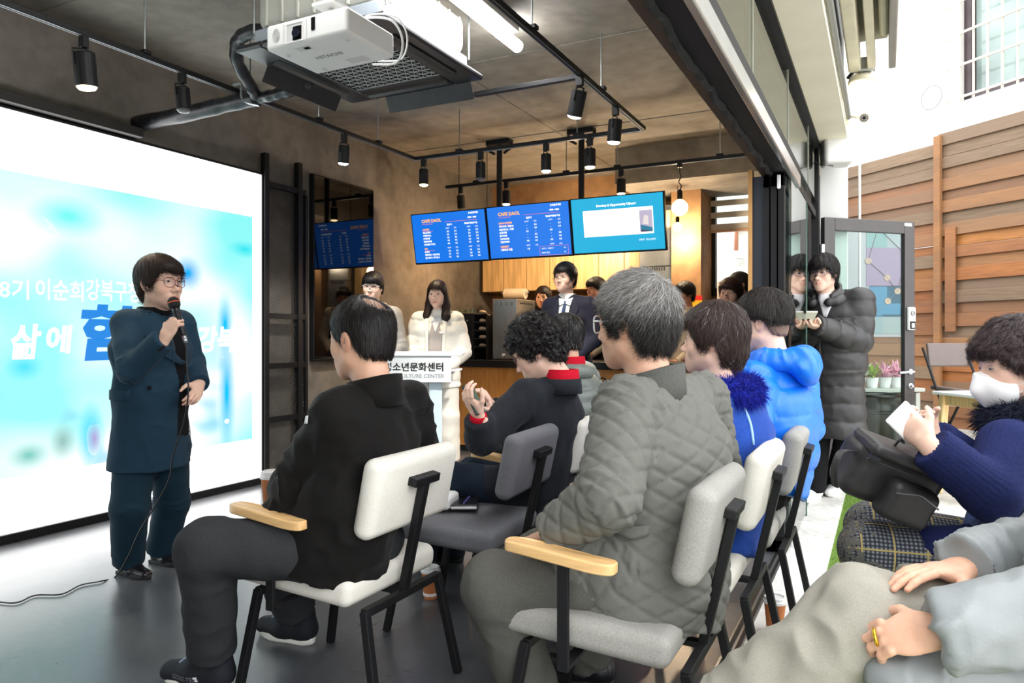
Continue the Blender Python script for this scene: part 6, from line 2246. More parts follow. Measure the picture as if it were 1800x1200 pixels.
p.shoe('L', M_LEATH, M_RUB, 185, 1.05); p.shoe('R', M_LEATH, M_RUB, 182, 1.05)
p.hand('L', nrm(W(930, 948, 2.06) - p.J['wrL']), -UP, .5, 1.0, .5); p.hand('R', nrm(W(930, 935, 2.2) - p.J['wrR']), -UP, .5)
p.finish()

# ---------------------------------------------------------------- 4 woman with black curls, looking at her phone
p = Person('seated woman with black curly hair and red turtleneck looking at her phone', (-1.52, 3.24), 184, SIT, .95, 44,
           hd=W(943, 618, 3.22), nck=W(962, 662, 3.28), chs=W(966, 735, 3.30), wst=W(957, 800, 3.32), pel=W(940, 855, 3.36),
           shL=W(925, 690, 3.14), shR=W(985, 684, 3.44), elL=W(848, 770, 3.02), wrL=W(840, 728, 2.94), elR=W(902, 760, 3.4), wrR=W(866, 716, 3.12),
           hiL=W(900, 860, 3.30), hiR=W(945, 850, 3.45), knL=W(792, 845, 3.22), knR=W(830, 835, 3.46), anL=at_z(742, 992, 0) + UP * .08, anR=at_z(792, 985, 0) + UP * .08)
p.head(192, -26, 0, 1.06, SK3, h=.0042)
p.hair(dict(t=.026, zf=.045, zs=-.025, zb=-.075, curl=.013, mess=0, lift=.008), HBLK, 5000, .03, .0008, .0048, whorl=(0, -.05, .14), comb=(0, 0, 0), lift=.012, curl=1.6)
p.glasses(mat('dark_red_frame', srgb(96, 24, 40), .3), .025, .019, .0016, True, 2.6)
jk = Sh(); p.torso(jk, 1.16, -.05, 1.05, 1.4, flare=1.1); p.sleeves(jk, .082, .074, .052, cut=-.025)
jk.cone(p.J['hiL'], W(860, 850, 3.25), .11, .08, .06).ell(W(965, 850, 3.36), (.10, .20, .10), k=.06)
p.garment('wool_jacket', jk, M_CWOOL, 'folds', .007, h=.0105)
p.collar(M_RED, .060, -.035, .050, .012, 'turtleneck')
p.collar(M_CWOOL, .078, -.06, .008, .014, 'collar', gap=.5)
mb = Sh(); d_ = nrm(p.J['wrL'] - p.J['elL']); mb.cone(p.J['wrL'] - d_ * .05, p.J['wrL'] + d_ * .01, .036, .035, .01, cut=(p.J['wrL'], d_)); p.garment('red_cuff', mb, M_RED, 'plain', .002, h=.006)
p.trousers(M_DENIM, .10, .085, .075, .0, 'folds', .008, .011)
p.shoe('L', M_SNK, M_RUB, 190, 1.0); p.shoe('R', M_SNK, M_RUB, 185, 1.0)
p.hand('L', nrm(W(826, 705, 2.92) - p.J['wrL']), nrm(FWD * .6 + RGT * .6), .55, .95, .6, h=.0038)
p.hand('R', nrm(W(846, 678, 3.02) - p.J['wrR']), nrm(-RGT * .9 - FWD * .3), .22, .95, .2, [.12, .3, .4, .45], h=.0038, spread=.18)
p.finish()
ph = empty('mobile_phone', W(833, 704, 2.92), 0, 'black mobile phone held by the woman with curly hair', 'phone')
a_, b_ = W(823, 682, 2.95), W(843, 722, 2.93); dy = nrm(b_ - a_); dn = nrm(np.cross(dy, RGT * .5 + FWD * .8)); dx = np.cross(dn, dy)
Rph = np.stack([dx, dy, dn], 1)
mb = MB(); mb.box((a_ + b_) / 2, (.072, np.linalg.norm(b_ - a_) + .03, .009), Rph, r=.004, n=2); add('case', mb.V, mb.F, mat('phone_case', srgb(30, 32, 36), .5), ph, True)
for sg in (-1, 1):
    pass
mb = MB(); sgn = -1 if np.dot(dn, FWD) > 0 else 1
mb.box((a_ + b_) / 2 + dn * sgn * .0052, (.064, np.linalg.norm(b_ - a_) + .02, .001), Rph); add('display', mb.V, mb.F, emat('phone_display', srgb(70, 90, 70), .5), ph, True)

# ---------------------------------------------------------------- 5 man with the red scarf
p = Person('seated man in a grey green puffer with red scarf, behind the curly haired woman', (-1.50, 3.86), 178, SIT, .99, 55, hd=W(990, 592, 3.95), nck=W(1003, 640, 3.98), shL=W(985, 668, 3.84), shR=W(1022, 655, 4.18),
           chs=W(1010, 700, 4.0), wst=W(1005, 760, 4.0), pel=W(995, 812, 4.02))
p.head(176, 0, 0, 1.02, SK2, h=.0045)
p.hair(dict(t=.010, zf=.060, zs=-.018, zb=-.062, mess=.002), HBLK, 3000, .03, .0006, .005, grey=.1)
p.glasses(BLK, .025, .018, .0014, False, 3.0)
jk = Sh(); p.torso(jk, 1.15, -.08, 1.1, 1.42); p.sleeves(jk, .094, .084, .06)
p.garment('puffer_jacket', jk, M_GPUF, 'puff', .010, .075, h=.011)
hd_ = Sh(); ring(hd_, p.J['nck'] - UP * .03, p.F, p.R, .095, .085, .036, .0, .7, 2 * math.pi - .7, 10); p.garment('hood', hd_, M_GPUF, 'folds', .006, h=.009)
p.collar(M_RED, .066, -.03, .050, .012, 'scarf')
p.trousers(M_BTROU, h=.014); p.shoe('L', M_LEATH, M_RUB, 180); p.shoe('R', M_LEATH, M_RUB, 180)
p.hand('L', p.F, -UP, .4); p.hand('R', p.F, -UP, .4); p.finish()

# ---------------------------------------------------------------- 6 woman with blue fur collar
p = Person('seated woman with short brown hair, royal blue fur collar and blue coat', (-.66, 2.60), 180, SIT, .96, 66,
           hd=W(1252, 598, 2.70), nck=W(1272, 646, 2.72), shL=W(1248, 702, 2.58), shR=W(1308, 695, 2.86), chs=W(1288, 765, 2.7), wst=W(1290, 850, 2.68), pel=W(1276, 925, 2.66), elL=W(1225, 830, 2.45), elR=W(1330, 800, 2.95), anL=at_z(1098, 1146, 0) + UP * .08, anR=at_z(1120, 1120, 0) + UP * .08)
p.head(178, 3, 0, 1.04, SK3, h=.004)
p.hair(dict(t=.019, zf=.050, zs=-.025, zb=-.095, fringe=.02, mess=.004, lift=.003, extra=[((0, -.085, -.04), (0, -.075, -.115), .040, .022, .03)]), srgb(58, 44, 40), 6500, .065, .0007, .0046, whorl=(0, -.03, .14), comb=(.1, -.1, 0), lift=.005, grey=.02, var=.3)
jk = Sh(); p.torso(jk, 1.12, -.08, 1.05, 1.4); p.sleeves(jk, .084, .072, .056)
p.garment('blue_coat', jk, M_BLUEC, 'folds', .006, h=.011)
fr_ = Sh(); ring(fr_, p.J['nck'] - UP * .03, p.F, p.R, .105, .095, .042, .0, .5, 2 * math.pi - .5, 12, tilt=-.01)
fur(p, 'fur_collar', fr_, M_BLUEF, .011, 7000, .034)
q = [W(1262, 668, 2.62), W(1290, 690, 2.62), W(1306, 730, 2.62), W(1309, 775, 2.62)]
Q = project(jk, np.array(smooth_path(q, 6)), FWD, 40, .5); mb = MB(); mb.tube(Q - FWD * .004, .005, 6); add('bag_strap', mb.V, mb.F, mat('pale_blue_cord', srgb(150, 196, 236), .4), p.root, True, True)
p.trousers(M_BTROU, h=.014); p.shoe('L', mat('red_sneaker', srgb(176, 70, 60), .6), M_WSOLE, 180); p.shoe('R', mat('red_sneaker', srgb(176, 70, 60), .6), M_WSOLE, 180)
p.hand('L', p.F, -UP, .4); p.hand('R', p.F, -UP, .4); p.finish()

# ---------------------------------------------------------------- 7 man in bright blue puffer
p = Person('seated young man in a bright blue hooded puffer jacket seen from behind', (-.62, 3.20), 176, SIT, 1.0, 77,
           hd=W(1340, 566, 3.22), nck=W(1352, 615, 3.24), shL=W(1318, 668, 3.10), shR=W(1392, 655, 3.40), chs=W(1362, 715, 3.22), wst=W(1360, 790, 3.2), pel=W(1345, 850, 3.18), elL=W(1310, 770, 2.95), elR=W(1410, 745, 3.45))
p.head(170, -4, 0, 1.06, SK3, h=.0042)
p.hair(dict(t=.019, zf=.040, zs=.020, zb=-.005, fringe=.02, mess=.004, lift=.003), srgb(40, 34, 32), 5500, .055, .0007, .0046, whorl=(0, -.05, .14), comb=(.1, 0, 0), lift=.005, var=.35)
p.hair(dict(t=.004, zf=.060, zs=-.022, zb=-.062, mess=.0006), srgb(120, 96, 82), 0, h=.005, name='cropped_hair')
jk = Sh(); p.torso(jk, 1.20, -.02, 1.16, 1.4, shoulder=.075); p.sleeves(jk, .105, .094, .062)
p.garment('puffer_jacket', jk, M_BLUEP, 'puff', .010, .12, h=.0095)
hd_ = Sh(); ring(hd_, p.J['nck'] - UP * .01, p.F, p.R, .105, .095, .044, .0, .9, 2 * math.pi - .9, 10)
hd_.ell(p.J['nck'] - p.F * .125 - UP * .035, (.060, .125, .085), k=.05)
p.garment('hood', hd_, M_BLUEP, 'folds', .010, h=.009)
p.trousers(M_BTROU, h=.014); p.shoe('L', M_SNK, M_WSOLE, 180); p.shoe('R', M_SNK, M_WSOLE, 180)
p.hand('L', p.F, -UP, .4); p.hand('R', p.F, -UP, .4); p.finish()

CLASP = dict(STAND, elR=(.225, .00, 1.09), elL=(-.225, .00, 1.09), wrR=(.065, .20, .90), wrL=(-.065, .20, .90))

# ---------------------------------------------------------------- 8 boy in grey hoodie
p = Person('boy in a grey hoodie with bowl cut hair standing beside the portrait screen', W(657, 592, 6.35), -60, CLASP, 1.0, 88)
p.J['hd'] = W(655, 504, 6.33)
p.head(-66, -2, 3, 1.0, SK3, h=.004, eyes=.75)
p.hair(dict(t=.018, zf=.030, zs=-.006, zb=-.05, fringe=.022, mess=.002, jag=.6), HBLK, 3000, .06, .0008, .005, whorl=(0, -.02, .14), comb=(0, .1, 0), lift=.003)
p.glasses(mat('clear_frame', srgb(206, 200, 196), .2), .027, .021, .0018, True, 3.2)
jk = Sh(); p.torso(jk, 1.08, -.14, 1.0, 1.4); p.sleeves(jk, .080, .070, .050)
p.garment('hoodie', jk, M_HOOD, 'folds', .007, h=.011)
hd_ = Sh(); ring(hd_, p.J['nck'] - UP * .015, p.F, p.R, .090, .085, .030, .0, .5, 2 * math.pi - .5, 10); p.garment('hood', hd_, M_HOOD, 'folds', .004, h=.009)
p.trousers(M_BTROU, h=.014); p.shoe('L', M_SNK, M_WSOLE); p.shoe('R', M_SNK, M_WSOLE)
p.strip('name_badge', jk, [p.fl(-.09, 1.28, .2), p.fl(-.05, 1.28, .2)], [p.fl(-.09, 1.26, .2), p.fl(-.05, 1.26, .2)], M_PAPER, 4, 3, .004, .003)
p.hand('R', nrm(-p.R * .8 - UP * .5), -p.F, .5); p.hand('L', nrm(p.R * .8 - UP * .5), -p.F, .5); p.finish()

# ---------------------------------------------------------------- 9 girl in white parka
p = Person('girl with long dark hair in a white parka standing behind the lectern', W(769, 592, 6.5), -64, CLASP, .965, 99)
p.J['hd'] = W(769, 517, 6.47)
p.head(-74, -3, 0, .98, SK3, lip=srgb(190, 92, 92), h=.004, eyes=.95, brow_th=.0026)
ex = []
for sd in (-1, 1):
    ex += [((sd * .060, .0, .04), (sd * .078, -.005, -.09), .030, .034, .02), ((sd * .078, -.005, -.09), (sd * .088, .045, -.20), .034, .036, .02), ((sd * .088, .045, -.20), (sd * .080, .070, -.27), .036, .012, .02)]
ex += [((0, -.06, .02), (0, -.075, -.24), .065, .055, .03)]
p.hair(dict(t=.012, zf=.052, zs=-.05, zb=-.11, mess=.002, jag=.5, extra=ex), srgb(40, 27, 24), 5200, .10, .0009, .005, whorl=(0, .03, .135), comb=(0, 0, -1.2), lift=.003)
jk = Sh(); p.torso(jk, 1.16, -.16, 1.1, 1.38, flare=1.05); p.sleeves(jk, .094, .088, .06)
tor = Sh(); p.torso(tor, 1.16, -.16, 1.1, 1.38, flare=1.05)
p.garment('parka', jk, M_WPUF, 'puff', .007, .13, h=.0105)
p.strip('knit_vest', tor, [p.fl(-.03, 1.36, .2), p.fl(-.06, 1.2, .2), p.fl(-.058, .95, .2)], [p.fl(.03, 1.36, .2), p.fl(.06, 1.2, .2), p.fl(.058, .95, .2)], M_VEST, 16, 8, .004, .005)
p.strip('shirt_front', tor, [p.fl(-.035, 1.40, .2), p.fl(-.03, 1.33, .2), p.fl(-.002, 1.255, .2)], [p.fl(.035, 1.40, .2), p.fl(.03, 1.33, .2), p.fl(.002, 1.255, .2)], M_SHIRT, 12, 6, .009, .004)
for sd in (-1, 1):
    p.strip('shirt_collar', tor, [p.fl(sd * .012, 1.395, .2), p.fl(sd * .005, 1.365, .2)], [p.fl(sd * .05, 1.40, .2), p.fl(sd * .040, 1.345, .2)], M_SHIRT, 6, 4, .014, .005)
    p.strip('parka_placket', tor, [p.fl(sd * .06, 1.38, .2), p.fl(sd * .062, 1.2, .2), p.fl(sd * .058, .93, .2)], [p.fl(sd * .10, 1.38, .2), p.fl(sd * .095, 1.2, .2), p.fl(sd * .08, .93, .2)], M_WPUF, 12, 4, .006, .010)
p.strip('name_badge', tor, [p.fl(-.085, 1.255, .2), p.fl(-.035, 1.262, .2)], [p.fl(-.083, 1.235, .2), p.fl(-.035, 1.242, .2)], M_PAPER, 4, 3, .018, .003)
p.collar(M_WPUF, .088, -.06, .020, .022, 'parka_collar', gap=.75, lean=.03)
p.collar(M_SHIRT, .060, -.045, .010, .008, 'collar_band')
p.trousers(M_WTROU, .105, .094, .095, .01, 'folds', .006, .012); p.shoe('L', WHITEP, M_WSOLE, size=.9); p.shoe('R', WHITEP, M_WSOLE, size=.9)
p.hand('R', nrm(-p.R * .8 - UP * .5), -p.F, .5, .92); p.hand('L', nrm(p.R * .8 - UP * .5), -p.F, .5, .92); p.finish()


def suit_front(p, tor, tie=True):
    p.strip('shirt_front', tor, [p.fl(-.045, 1.41, .2), p.fl(-.055, 1.30, .2), p.fl(-.006, 1.08, .2)], [p.fl(.045, 1.41, .2), p.fl(.055, 1.30, .2), p.fl(.006, 1.08, .2)], M_SHIRT, 14, 8, .003, .004)
    if tie:
        p.strip('tie', tor, [p.fl(-.016, 1.395, .2), p.fl(-.012, 1.365, .2), p.fl(-.026, 1.15, .2), p.fl(-.004, 1.09, .2)], [p.fl(.016, 1.395, .2), p.fl(.012, 1.365, .2), p.fl(.026, 1.15, .2), p.fl(.004, 1.09, .2)], M_TIE, 16, 5, .009, .005)
    for sd in (-1, 1):
        p.strip('shirt_collar', tor, [p.fl(sd * .010, 1.405, .2), p.fl(sd * .006, 1.372, .2)], [p.fl(sd * .058, 1.42, .2), p.fl(sd * .046, 1.352, .2)], M_SHIRT, 6, 5, .012, .006)
    lapels(p, tor, M_SUIT, 1.405, 1.07, .075, .050)
    p.collar(M_SHIRT, .062, -.045, .022, .008, 'collar_band')


# ---------------------------------------------------------------- 10 young man in suit
p = Person('tall young man in a dark navy suit and tie standing before the counter', W(1000, 592, 6.35), -88, CLASP, 1.06, 101)
p.J['hd'] = W(993, 489, 6.33)
p.head(-98, 4, 0, 1.02, SK1, h=.0038, eyes=.85)
p.hair(dict(t=.017, zf=.048, zs=-.012, zb=-.06, fringe=.016, mess=.003, jag=2.2, part=-.1, lift=.006), HBLK, 3500, .055, .0007, .005, whorl=(-.02, -.04, .14), comb=(.2, .1, 0), lift=.005)
jk = Sh(); p.torso(jk, 1.08, -.16, 1.0, 1.42, shoulder=.062); p.sleeves(jk, .076, .066, .05, cut=-.015)
tor = Sh(); p.torso(tor, 1.08, -.16, 1.0, 1.42, shoulder=.062)
p.garment('suit_jacket', jk, M_SUIT, 'folds', .005, h=.0105); suit_front(p, tor)
p.trousers(M_SUIT, h=.014); p.shoe('L', M_LEATH, M_RUB); p.shoe('R', M_LEATH, M_RUB)
p.hand('R', nrm(-p.R * .8 - UP * .5), -p.F, .5); p.hand('L', nrm(p.R * .8 - UP * .5), -p.F, .5); p.finish()


def simple(label, u, v, d, phi, yaw, scale, seed, top, hairst, hcol=HBLK, skin=SK1, pitch=0, hs=1.0, garn='sweater', n=2500, hk={}, low=True, kind='folds', glasses=None, eyes=.85, lip=None):
    p = Person(label, W(u, 592, d), phi, CLASP, scale, seed)
    dz = W(u, v, d) - p.J['hd']
    if low:                                       # stand so that the head meets its height in the photo
        for k in p.J: p.J[k] = p.J[k] + UP * 0
    p.J['hd'] = W(u, v, d)
    p.head(yaw, pitch, 0, hs, skin, lip, h=.0042, eyes=eyes)
    p.hair(hairst, hcol, n, .055, .0008, .005, **hk)
    if glasses: p.glasses(glasses, .026, .020, .0014, True, 2.6)
    jk = Sh(); p.torso(jk, 1.06, -.14, 1.0, 1.4); p.sleeves(jk, .074, .064, .048)
    p.garment(garn, jk, top, kind, .006, h=.012)
    p.trousers(M_BTROU, h=.015); p.shoe('L', M_SNK, M_RUB); p.shoe('R', M_SNK, M_RUB)
    p.hand('R', nrm(-p.R * .8 - UP * .5), -p.F, .5); p.hand('L', nrm(p.R * .8 - UP * .5), -p.F, .5)
    return p, jk


exl = []
for sd in (-1, 1): exl += [((sd * .062, -.01, .04), (sd * .076, -.02, -.09), .030, .034, .02), ((sd * .076, -.02, -.09), (sd * .075, .02, -.19), .034, .030, .02)]
exl += [((0, -.06, .02), (0, -.07, -.18), .06, .05, .03)]
p, jk = simple('woman with long dark hair behind the counter, half hidden by the man in suit', 955, 523, 8.0, -80, -82, 1.06, 111, M_BKNIT, dict(t=.014, zf=.05, zs=-.05, zb=-.1, mess=.002, extra=exl, part=.15), srgb(34, 24, 22), SK2, hk=dict(comb=(0, 0, -1.0)), eyes=.9, lip=srgb(176, 76, 76))
p.finish()
p, jk = simple('boy in a cream sweater and black apron behind the counter', 1047, 508, 7.8, -110, -122, 1.085, 112, M_BEIGE, dict(t=.016, zf=.030, zs=-.008, zb=-.055, fringe=.02, mess=.003, jag=1.6), HBLK, srgb(206, 152, 128), hs=1.0)
tor = Sh(); p.torso(tor, 1.06, -.14, 1.0, 1.4)
p.strip('apron', tor, [p.fl(-.12, 1.24, .2), p.fl(-.16, 1.0, .2), p.fl(-.15, .80, .2)], [p.fl(.12, 1.24, .2), p.fl(.16, 1.0, .2), p.fl(.15, .80, .2)], M_APR, 14, 8, .004, .006)
p.strip('vest_neck', tor, [p.fl(-.05, 1.41, .2), p.fl(-.03, 1.34, .2), p.fl(-.002, 1.28, .2)], [p.fl(.05, 1.41, .2), p.fl(.03, 1.34, .2), p.fl(.002, 1.28, .2)], M_BKNIT, 10, 6, .004, .004)
p.finish()
p, jk = simple('boy with glasses and cream sweater standing at the right end of the counter', 1203, 517, 7.45, -110, -126, 1.02, 113, M_BEIGE, dict(t=.018, zf=.026, zs=-.012, zb=-.06, fringe=.022, mess=.003, jag=1.6), HBLK, srgb(206, 152, 128), glasses=BLK)
p.finish()
p, jk = simple('woman with reddish brown hair standing in front of the counter end, below the black cap', 1284, 516, 6.05, -105, -100, .965, 114, M_BKNIT, dict(t=.018, zf=.042, zs=-.03, zb=-.09, fringe=.015, mess=.003, part=.2, jag=1.5), srgb(58, 34, 30), srgb(206, 160, 136), hk=dict(comb=(.2, 0, 0)), eyes=.85)
p.finish()
p, jk = simple('person in a black cap standing by the kitchen window', 1298, 501, 7.05, -130, -150, 1.01, 115, M_BKNIT, dict(t=.010, zf=.05, zs=-.02, zb=-.07), HBLK, SK2, n=600)
cp_ = Sh(); cp_.ell((0, -.012, .040), (.088, .106, .094), k=.02)
fcap = lambda P: np.maximum(cp_(P), .028 - P[:, 2] + .15 * np.minimum(P[:, 1], 0))
V, F = surf(fcap, (-.1, -.13, -.02), (.1, .11, .15), .0055)
o_ = add('cap', p.h2w(V), F, mat('black_cap_cloth', srgb(22, 22, 24), .8), p.root, True, True)
br_ = Sh(); br_.ell((0, .105, .036), (.074, .085, .010), rotx(-.18), k=.01)
V, F = surf(br_, *br_.bounds(), .006); add('cap_brim', p.h2w(V) - np.array(p.root.location), F, MATS['black_cap_cloth'], o_, smooth=True)
p.finish()

# ---------------------------------------------------------------- 16 standing man in long black puffer
rt = W(1466, 592, 5.15)
p = Person('man in a long black hooded puffer coat standing at the open glass door', rt, 252, STAND, 1.045, 116,
           hd=W(1447, 480, 5.1), wrR=W(1413, 566, 4.92), elR=W(1425, 590, 5.15), wrL=W(1432, 572, 4.86), elL=W(1508, 598, 5.02), anR=at_z(1430, 878, 0) + UP * .085, anL=at_z(1472, 868, 0) + UP * .085)
p.head(250, -2, 0, 1.03, SK3, h=.0038, eyes=.8)
p.hair(dict(t=.018, zf=.036, zs=-.018, zb=-.065, fringe=.02, mess=.004, jag=3.0), srgb(28, 24, 23), 4500, .065, .0007, .0046, whorl=(.0, -.01, .14), comb=(0, .1, 0), lift=.004)
p.glasses(mat('thin_grey_frame', srgb(86, 88, 110), .25, .6), .026, .021, .0011, True, 2.4)
J = p.J; bot = rt.copy(); bot[2] = .47
jk = Sh(); p.torso(jk, 1.14, -.02, 1.12, 1.40, shoulder=.072)
jk.cone(J['wst'], np.array((rt[0], rt[1], .40)), .142, .172, .05, p.R, 1.30, cut=(bot, -UP))
p.sleeves(jk, .096, .090, .058, cut=-.01)
tor = Sh(); p.torso(tor, 1.14, -.02, 1.12, 1.40, shoulder=.072)
p.garment('long_puffer', jk, M_BPUF, 'puff', .0075, .118, h=.0095)
p.strip('white_tee', tor, [p.fl(-.06, 1.41, .2), p.fl(-.05, 1.36, .2), p.fl(-.01, 1.25, .2)], [p.fl(.06, 1.41, .2), p.fl(.05, 1.36, .2), p.fl(.01, 1.25, .2)], M_SHIRT, 10, 6, .004, .004)
p.collar(M_SHIRT, .062, -.04, -.005, .008, 'tee_neck')
p.collar(M_BPUF, .095, -.08, .045, .026, 'puffer_collar', gap=.62, lean=.05)
hd_ = Sh(); ring(hd_, J['nck'] - UP * .03, p.F, p.R, .115, .105, .034, .0, .55, 2 * math.pi - .55, 14, tilt=-.03); hd_.ell(J['nck'] - p.F * .13 - UP * .06, (.11, .06, .11), np.stack([p.R, p.F, UP], 1), k=.05)
p.garment('hood', hd_, M_BPUF, 'folds', .007, h=.010)
for z_ in (1.22, 1.14): buttons(p, tor, [p.fl(-.10, z_, .2), p.fl(.08, z_, .2)], STEEL, .007)
p.strip('placket', tor, [p.fl(.015, 1.26, .2), p.fl(.02, .95, .2)], [p.fl(.055, 1.28, .2), p.fl(.055, .95, .2)], M_BPUF, 10, 4, .008, .008)
p.trousers(M_BTROU, .085, .082, .08, .01, 'folds', .006, .012)
p.shoe('R', WHITEP, M_WSOLE, 245, 1.05); p.shoe('L', WHITEP, M_WSOLE, 255, 1.05)
p.hand('R', nrm(W(1440, 574, 4.72) - J['wrR']), UP, .3, 1.0, .3); p.hand('L', nrm(W(1408, 570, 4.72) - J['wrL']), UP, .35, 1.0, .4); p.finish()
ph = empty('mobile_phone', W(1420, 562, 4.76), 0, 'pale cased phone in the hands of the man in long puffer', 'phone')
Rph = np.stack([nrm(RGT), nrm(-FWD * .8 + UP * .6), nrm(FWD * .6 + UP * .8)], 1)
mb = MB(); mb.box(W(1421, 560, 4.74), (.075, .15, .010), Rph, r=.004, n=2); add('case', mb.V, mb.F, mat('pale_case', srgb(206, 206, 190), .4), ph, True)
mb = MB(); mb.lathe([(0, 0), (.009, 0), (.009, .003), (0, .003)], W(1421, 560, 4.74) - Rph[:, 2] * .008, 12, -Rph[:, 2]); add('camera_lens', mb.V, mb.F, BLK, ph, True)

# ---------------------------------------------------------------- 17 seated woman with mask
p = Person('seated woman in a white face mask and navy vest with a dark fur collar', (.36, 2.62), 184, SIT, .96, 117,
           hd=W(1784, 642, 2.26), nck=W(1800, 712, 2.26), shL=W(1772, 775, 2.12), shR=W(1850, 765, 2.42), chs=W(1822, 840, 2.26), wst=W(1815, 930, 2.24), pel=W(1790, 1000, 2.22),
           elL=W(1742, 868, 2.02), wrL=W(1628, 778, 2.06), elR=W(1800, 880, 2.42), wrR=W(1640, 768, 2.28), hiL=W(1740, 985, 2.2), hiR=W(1790, 980, 2.35),
           knL=W(1528, 965, 2.26), knR=W(1535, 928, 2.42), anL=W(1560, 1190, 2.30), anR=W(1560, 1160, 2.46))
p.head(198, -8, 0, 1.02, SK3, h=.0038, eyes=.6)
p.hair(dict(t=.022, zf=.042, zs=-.015, zb=-.075, fringe=.022, curl=.006, mess=.003, lift=.006), srgb(56, 42, 42), 6500, .045, .0007, .0045, whorl=(0, -.05, .14), comb=(.1, .3, 0), lift=.010, var=.4, curl=.5)
p.mask()
jk = Sh(); p.torso(jk, 1.10, -.06, 1.05, 1.4); p.sleeves(jk, .084, .076, .062, cut=-.015)
jk.cone(p.J['hiL'], W(1640, 960, 2.2), .105, .06, .06)
p.garment('ribbed_cardigan', jk, M_RIB, 'knit', .0035, .014, h=.0075)
vs = Sh(); p.torso(vs, 1.20, .04, 1.14, 1.4, shoulder=.04); p.garment('padded_vest', vs, M_NVEST, 'puff', .009, .11, h=.009)
fr_ = Sh(); ring(fr_, p.J['nck'] - UP * .01, p.F, p.R, .115, .105, .050, .0, .3, 2 * math.pi - .3, 12, tilt=-.02)
fur(p, 'fur_collar', fr_, M_NFUR, .011, 9000, .040)
p.trousers(M_PLAID, .100, .088, .078, .0, 'plain', .003, .0085, name='checked_trousers')
p.shoe('L', M_LEATH, M_RUB, 184); p.shoe('R', M_LEATH, M_RUB, 184)
p.hand('L', nrm(W(1595, 742, 2.12) - p.J['wrL']), nrm(FWD * .7 + RGT * .3 + UP * .3), .55, 1.0, .7, h=.0036)
p.hand('R', nrm(W(1605, 735, 2.22) - p.J['wrR']), nrm(-FWD * .6 + UP * .2), .5, 1.0, .7, h=.0036); p.finish()

# ---------------------------------------------------------------- 18 man in silver puffer, mostly outside the frame
p = Person('seated man in a silver grey puffer and khaki trousers at the lower right, legs crossed', (.50, 1.78), 186, SIT, 1.0, 118,
           hd=W(2020, 500, 1.55), nck=W(2030, 630, 1.56), shL=W(1965, 760, 1.40), shR=W(2090, 735, 1.78), chs=W(2030, 880, 1.56), wst=W(2020, 1020, 1.52), pel=W(1990, 1150, 1.50),
           elL=W(1905, 1075, 1.28), wrL=W(1648, 1110, 1.34), elR=W(1880, 962, 1.62), wrR=W(1694, 1000, 1.50), hiL=W(1900, 1165, 1.46), hiR=W(1960, 1110, 1.62),
           knL=W(1512, 1085, 1.52), knR=W(1640, 1075, 1.70), anL=W(1215, 1330, 1.62), anR=W(1640, 1420, 1.70))
p.head(190, 0, 0, 1.05, SK2, h=.005)
p.hair(dict(t=.013, zf=.058, zs=-.02, zb=-.07), HGRY, 1500, .04, .0007, .006, grey=.3)
jk = Sh(); p.torso(jk, 1.18, -.10, 1.12, 1.42); p.sleeves(jk, .100, .090, .066, cut=.0)
jk.cone(W(1880, 1200, 1.40), W(1580, 1200, 1.40), .075, .050, .05)
p.garment('puffer_jacket', jk, M_SPUF, 'folds', .017, .14, h=.0075)
p.trousers(M_KHAKI, .108, .098, .090, .0, 'folds', .020, .0075)
p.shoe('R', M_LEATH, M_RUB, 186)
p.hand('R', nrm(W(1555, 1006, 1.46) - p.J['wrR']), nrm(-UP - FWD * .1), .20, 1.02, .2, h=.0034, spread=.16)
p.hand('L', nrm(W(1560, 1118, 1.38) - p.J['wrL']), nrm(-UP * .7 + FWD * .7), .62, 1.0, .45, h=.0034)
a = p.J['anL']; dsh = nrm(a - p.J['knL']); p.shoe('L', M_LEATH, M_RUB, 200, 1.05, z=float(a[2]) - .09)
p.finish()
rg = MB(); d_ = nrm(W(1560, 1118, 1.38) - p.J['wrL']); c_ = p.J['wrL'] + d_ * .105
rg.tube([c_ + basis(d_) @ np.array((math.cos(t) * .014, math.sin(t) * .014, 0)) for t in np.linspace(0, 6.28, 16, endpoint=False)], .004, 6, closed=True)
add('finger_ring', rg.V, rg.F, mat('gold', srgb(226, 180, 60), .2, .9), p.root, True, True)
# ================================================================== SMALLER THINGS
def cup(c, label, h=.12, brown=True):
    r = empty('paper_cup', c, 0, label, 'cup')
    m = mat('kraft_cup', srgb(186, 112, 62), .7, 0, .05, 20) if brown else WHITEP
    MB().lathe([(0, 0), (.029, 0), (.030, .004), (.041, h), (0, h)], (0, 0, 0), 24).build('cup_body', m, r, smooth=False)
    MB().lathe([(.0325, h * .12), (.0335, h * .12), (.0345, h * .22), (.0337, h * .22)], (0, 0, 0), 24).build('white_band', WHITEP, r)
    MB().lathe([(.042, h - .004), (.0445, h - .003), (.0445, h + .006), (.041, h + .010), (.040, h + .020), (.036, h + .022), (.034, h + .016), (0, h + .015)], (0, 0, 0), 24).build('lid', WHITEP, r)
    return r



cup(W(480, 868, 2.56) - UP * .06, 'paper cup with white lid held by the man in black velvet')
cup(at_z(757, 1050, 0), 'brown paper cup with white lid on the floor behind the white chair leg')
cup(at_z(1362, 1112, 0) + np.array((.0, .0, .004)), 'paper cup standing on the white concrete strip by the chair legs')

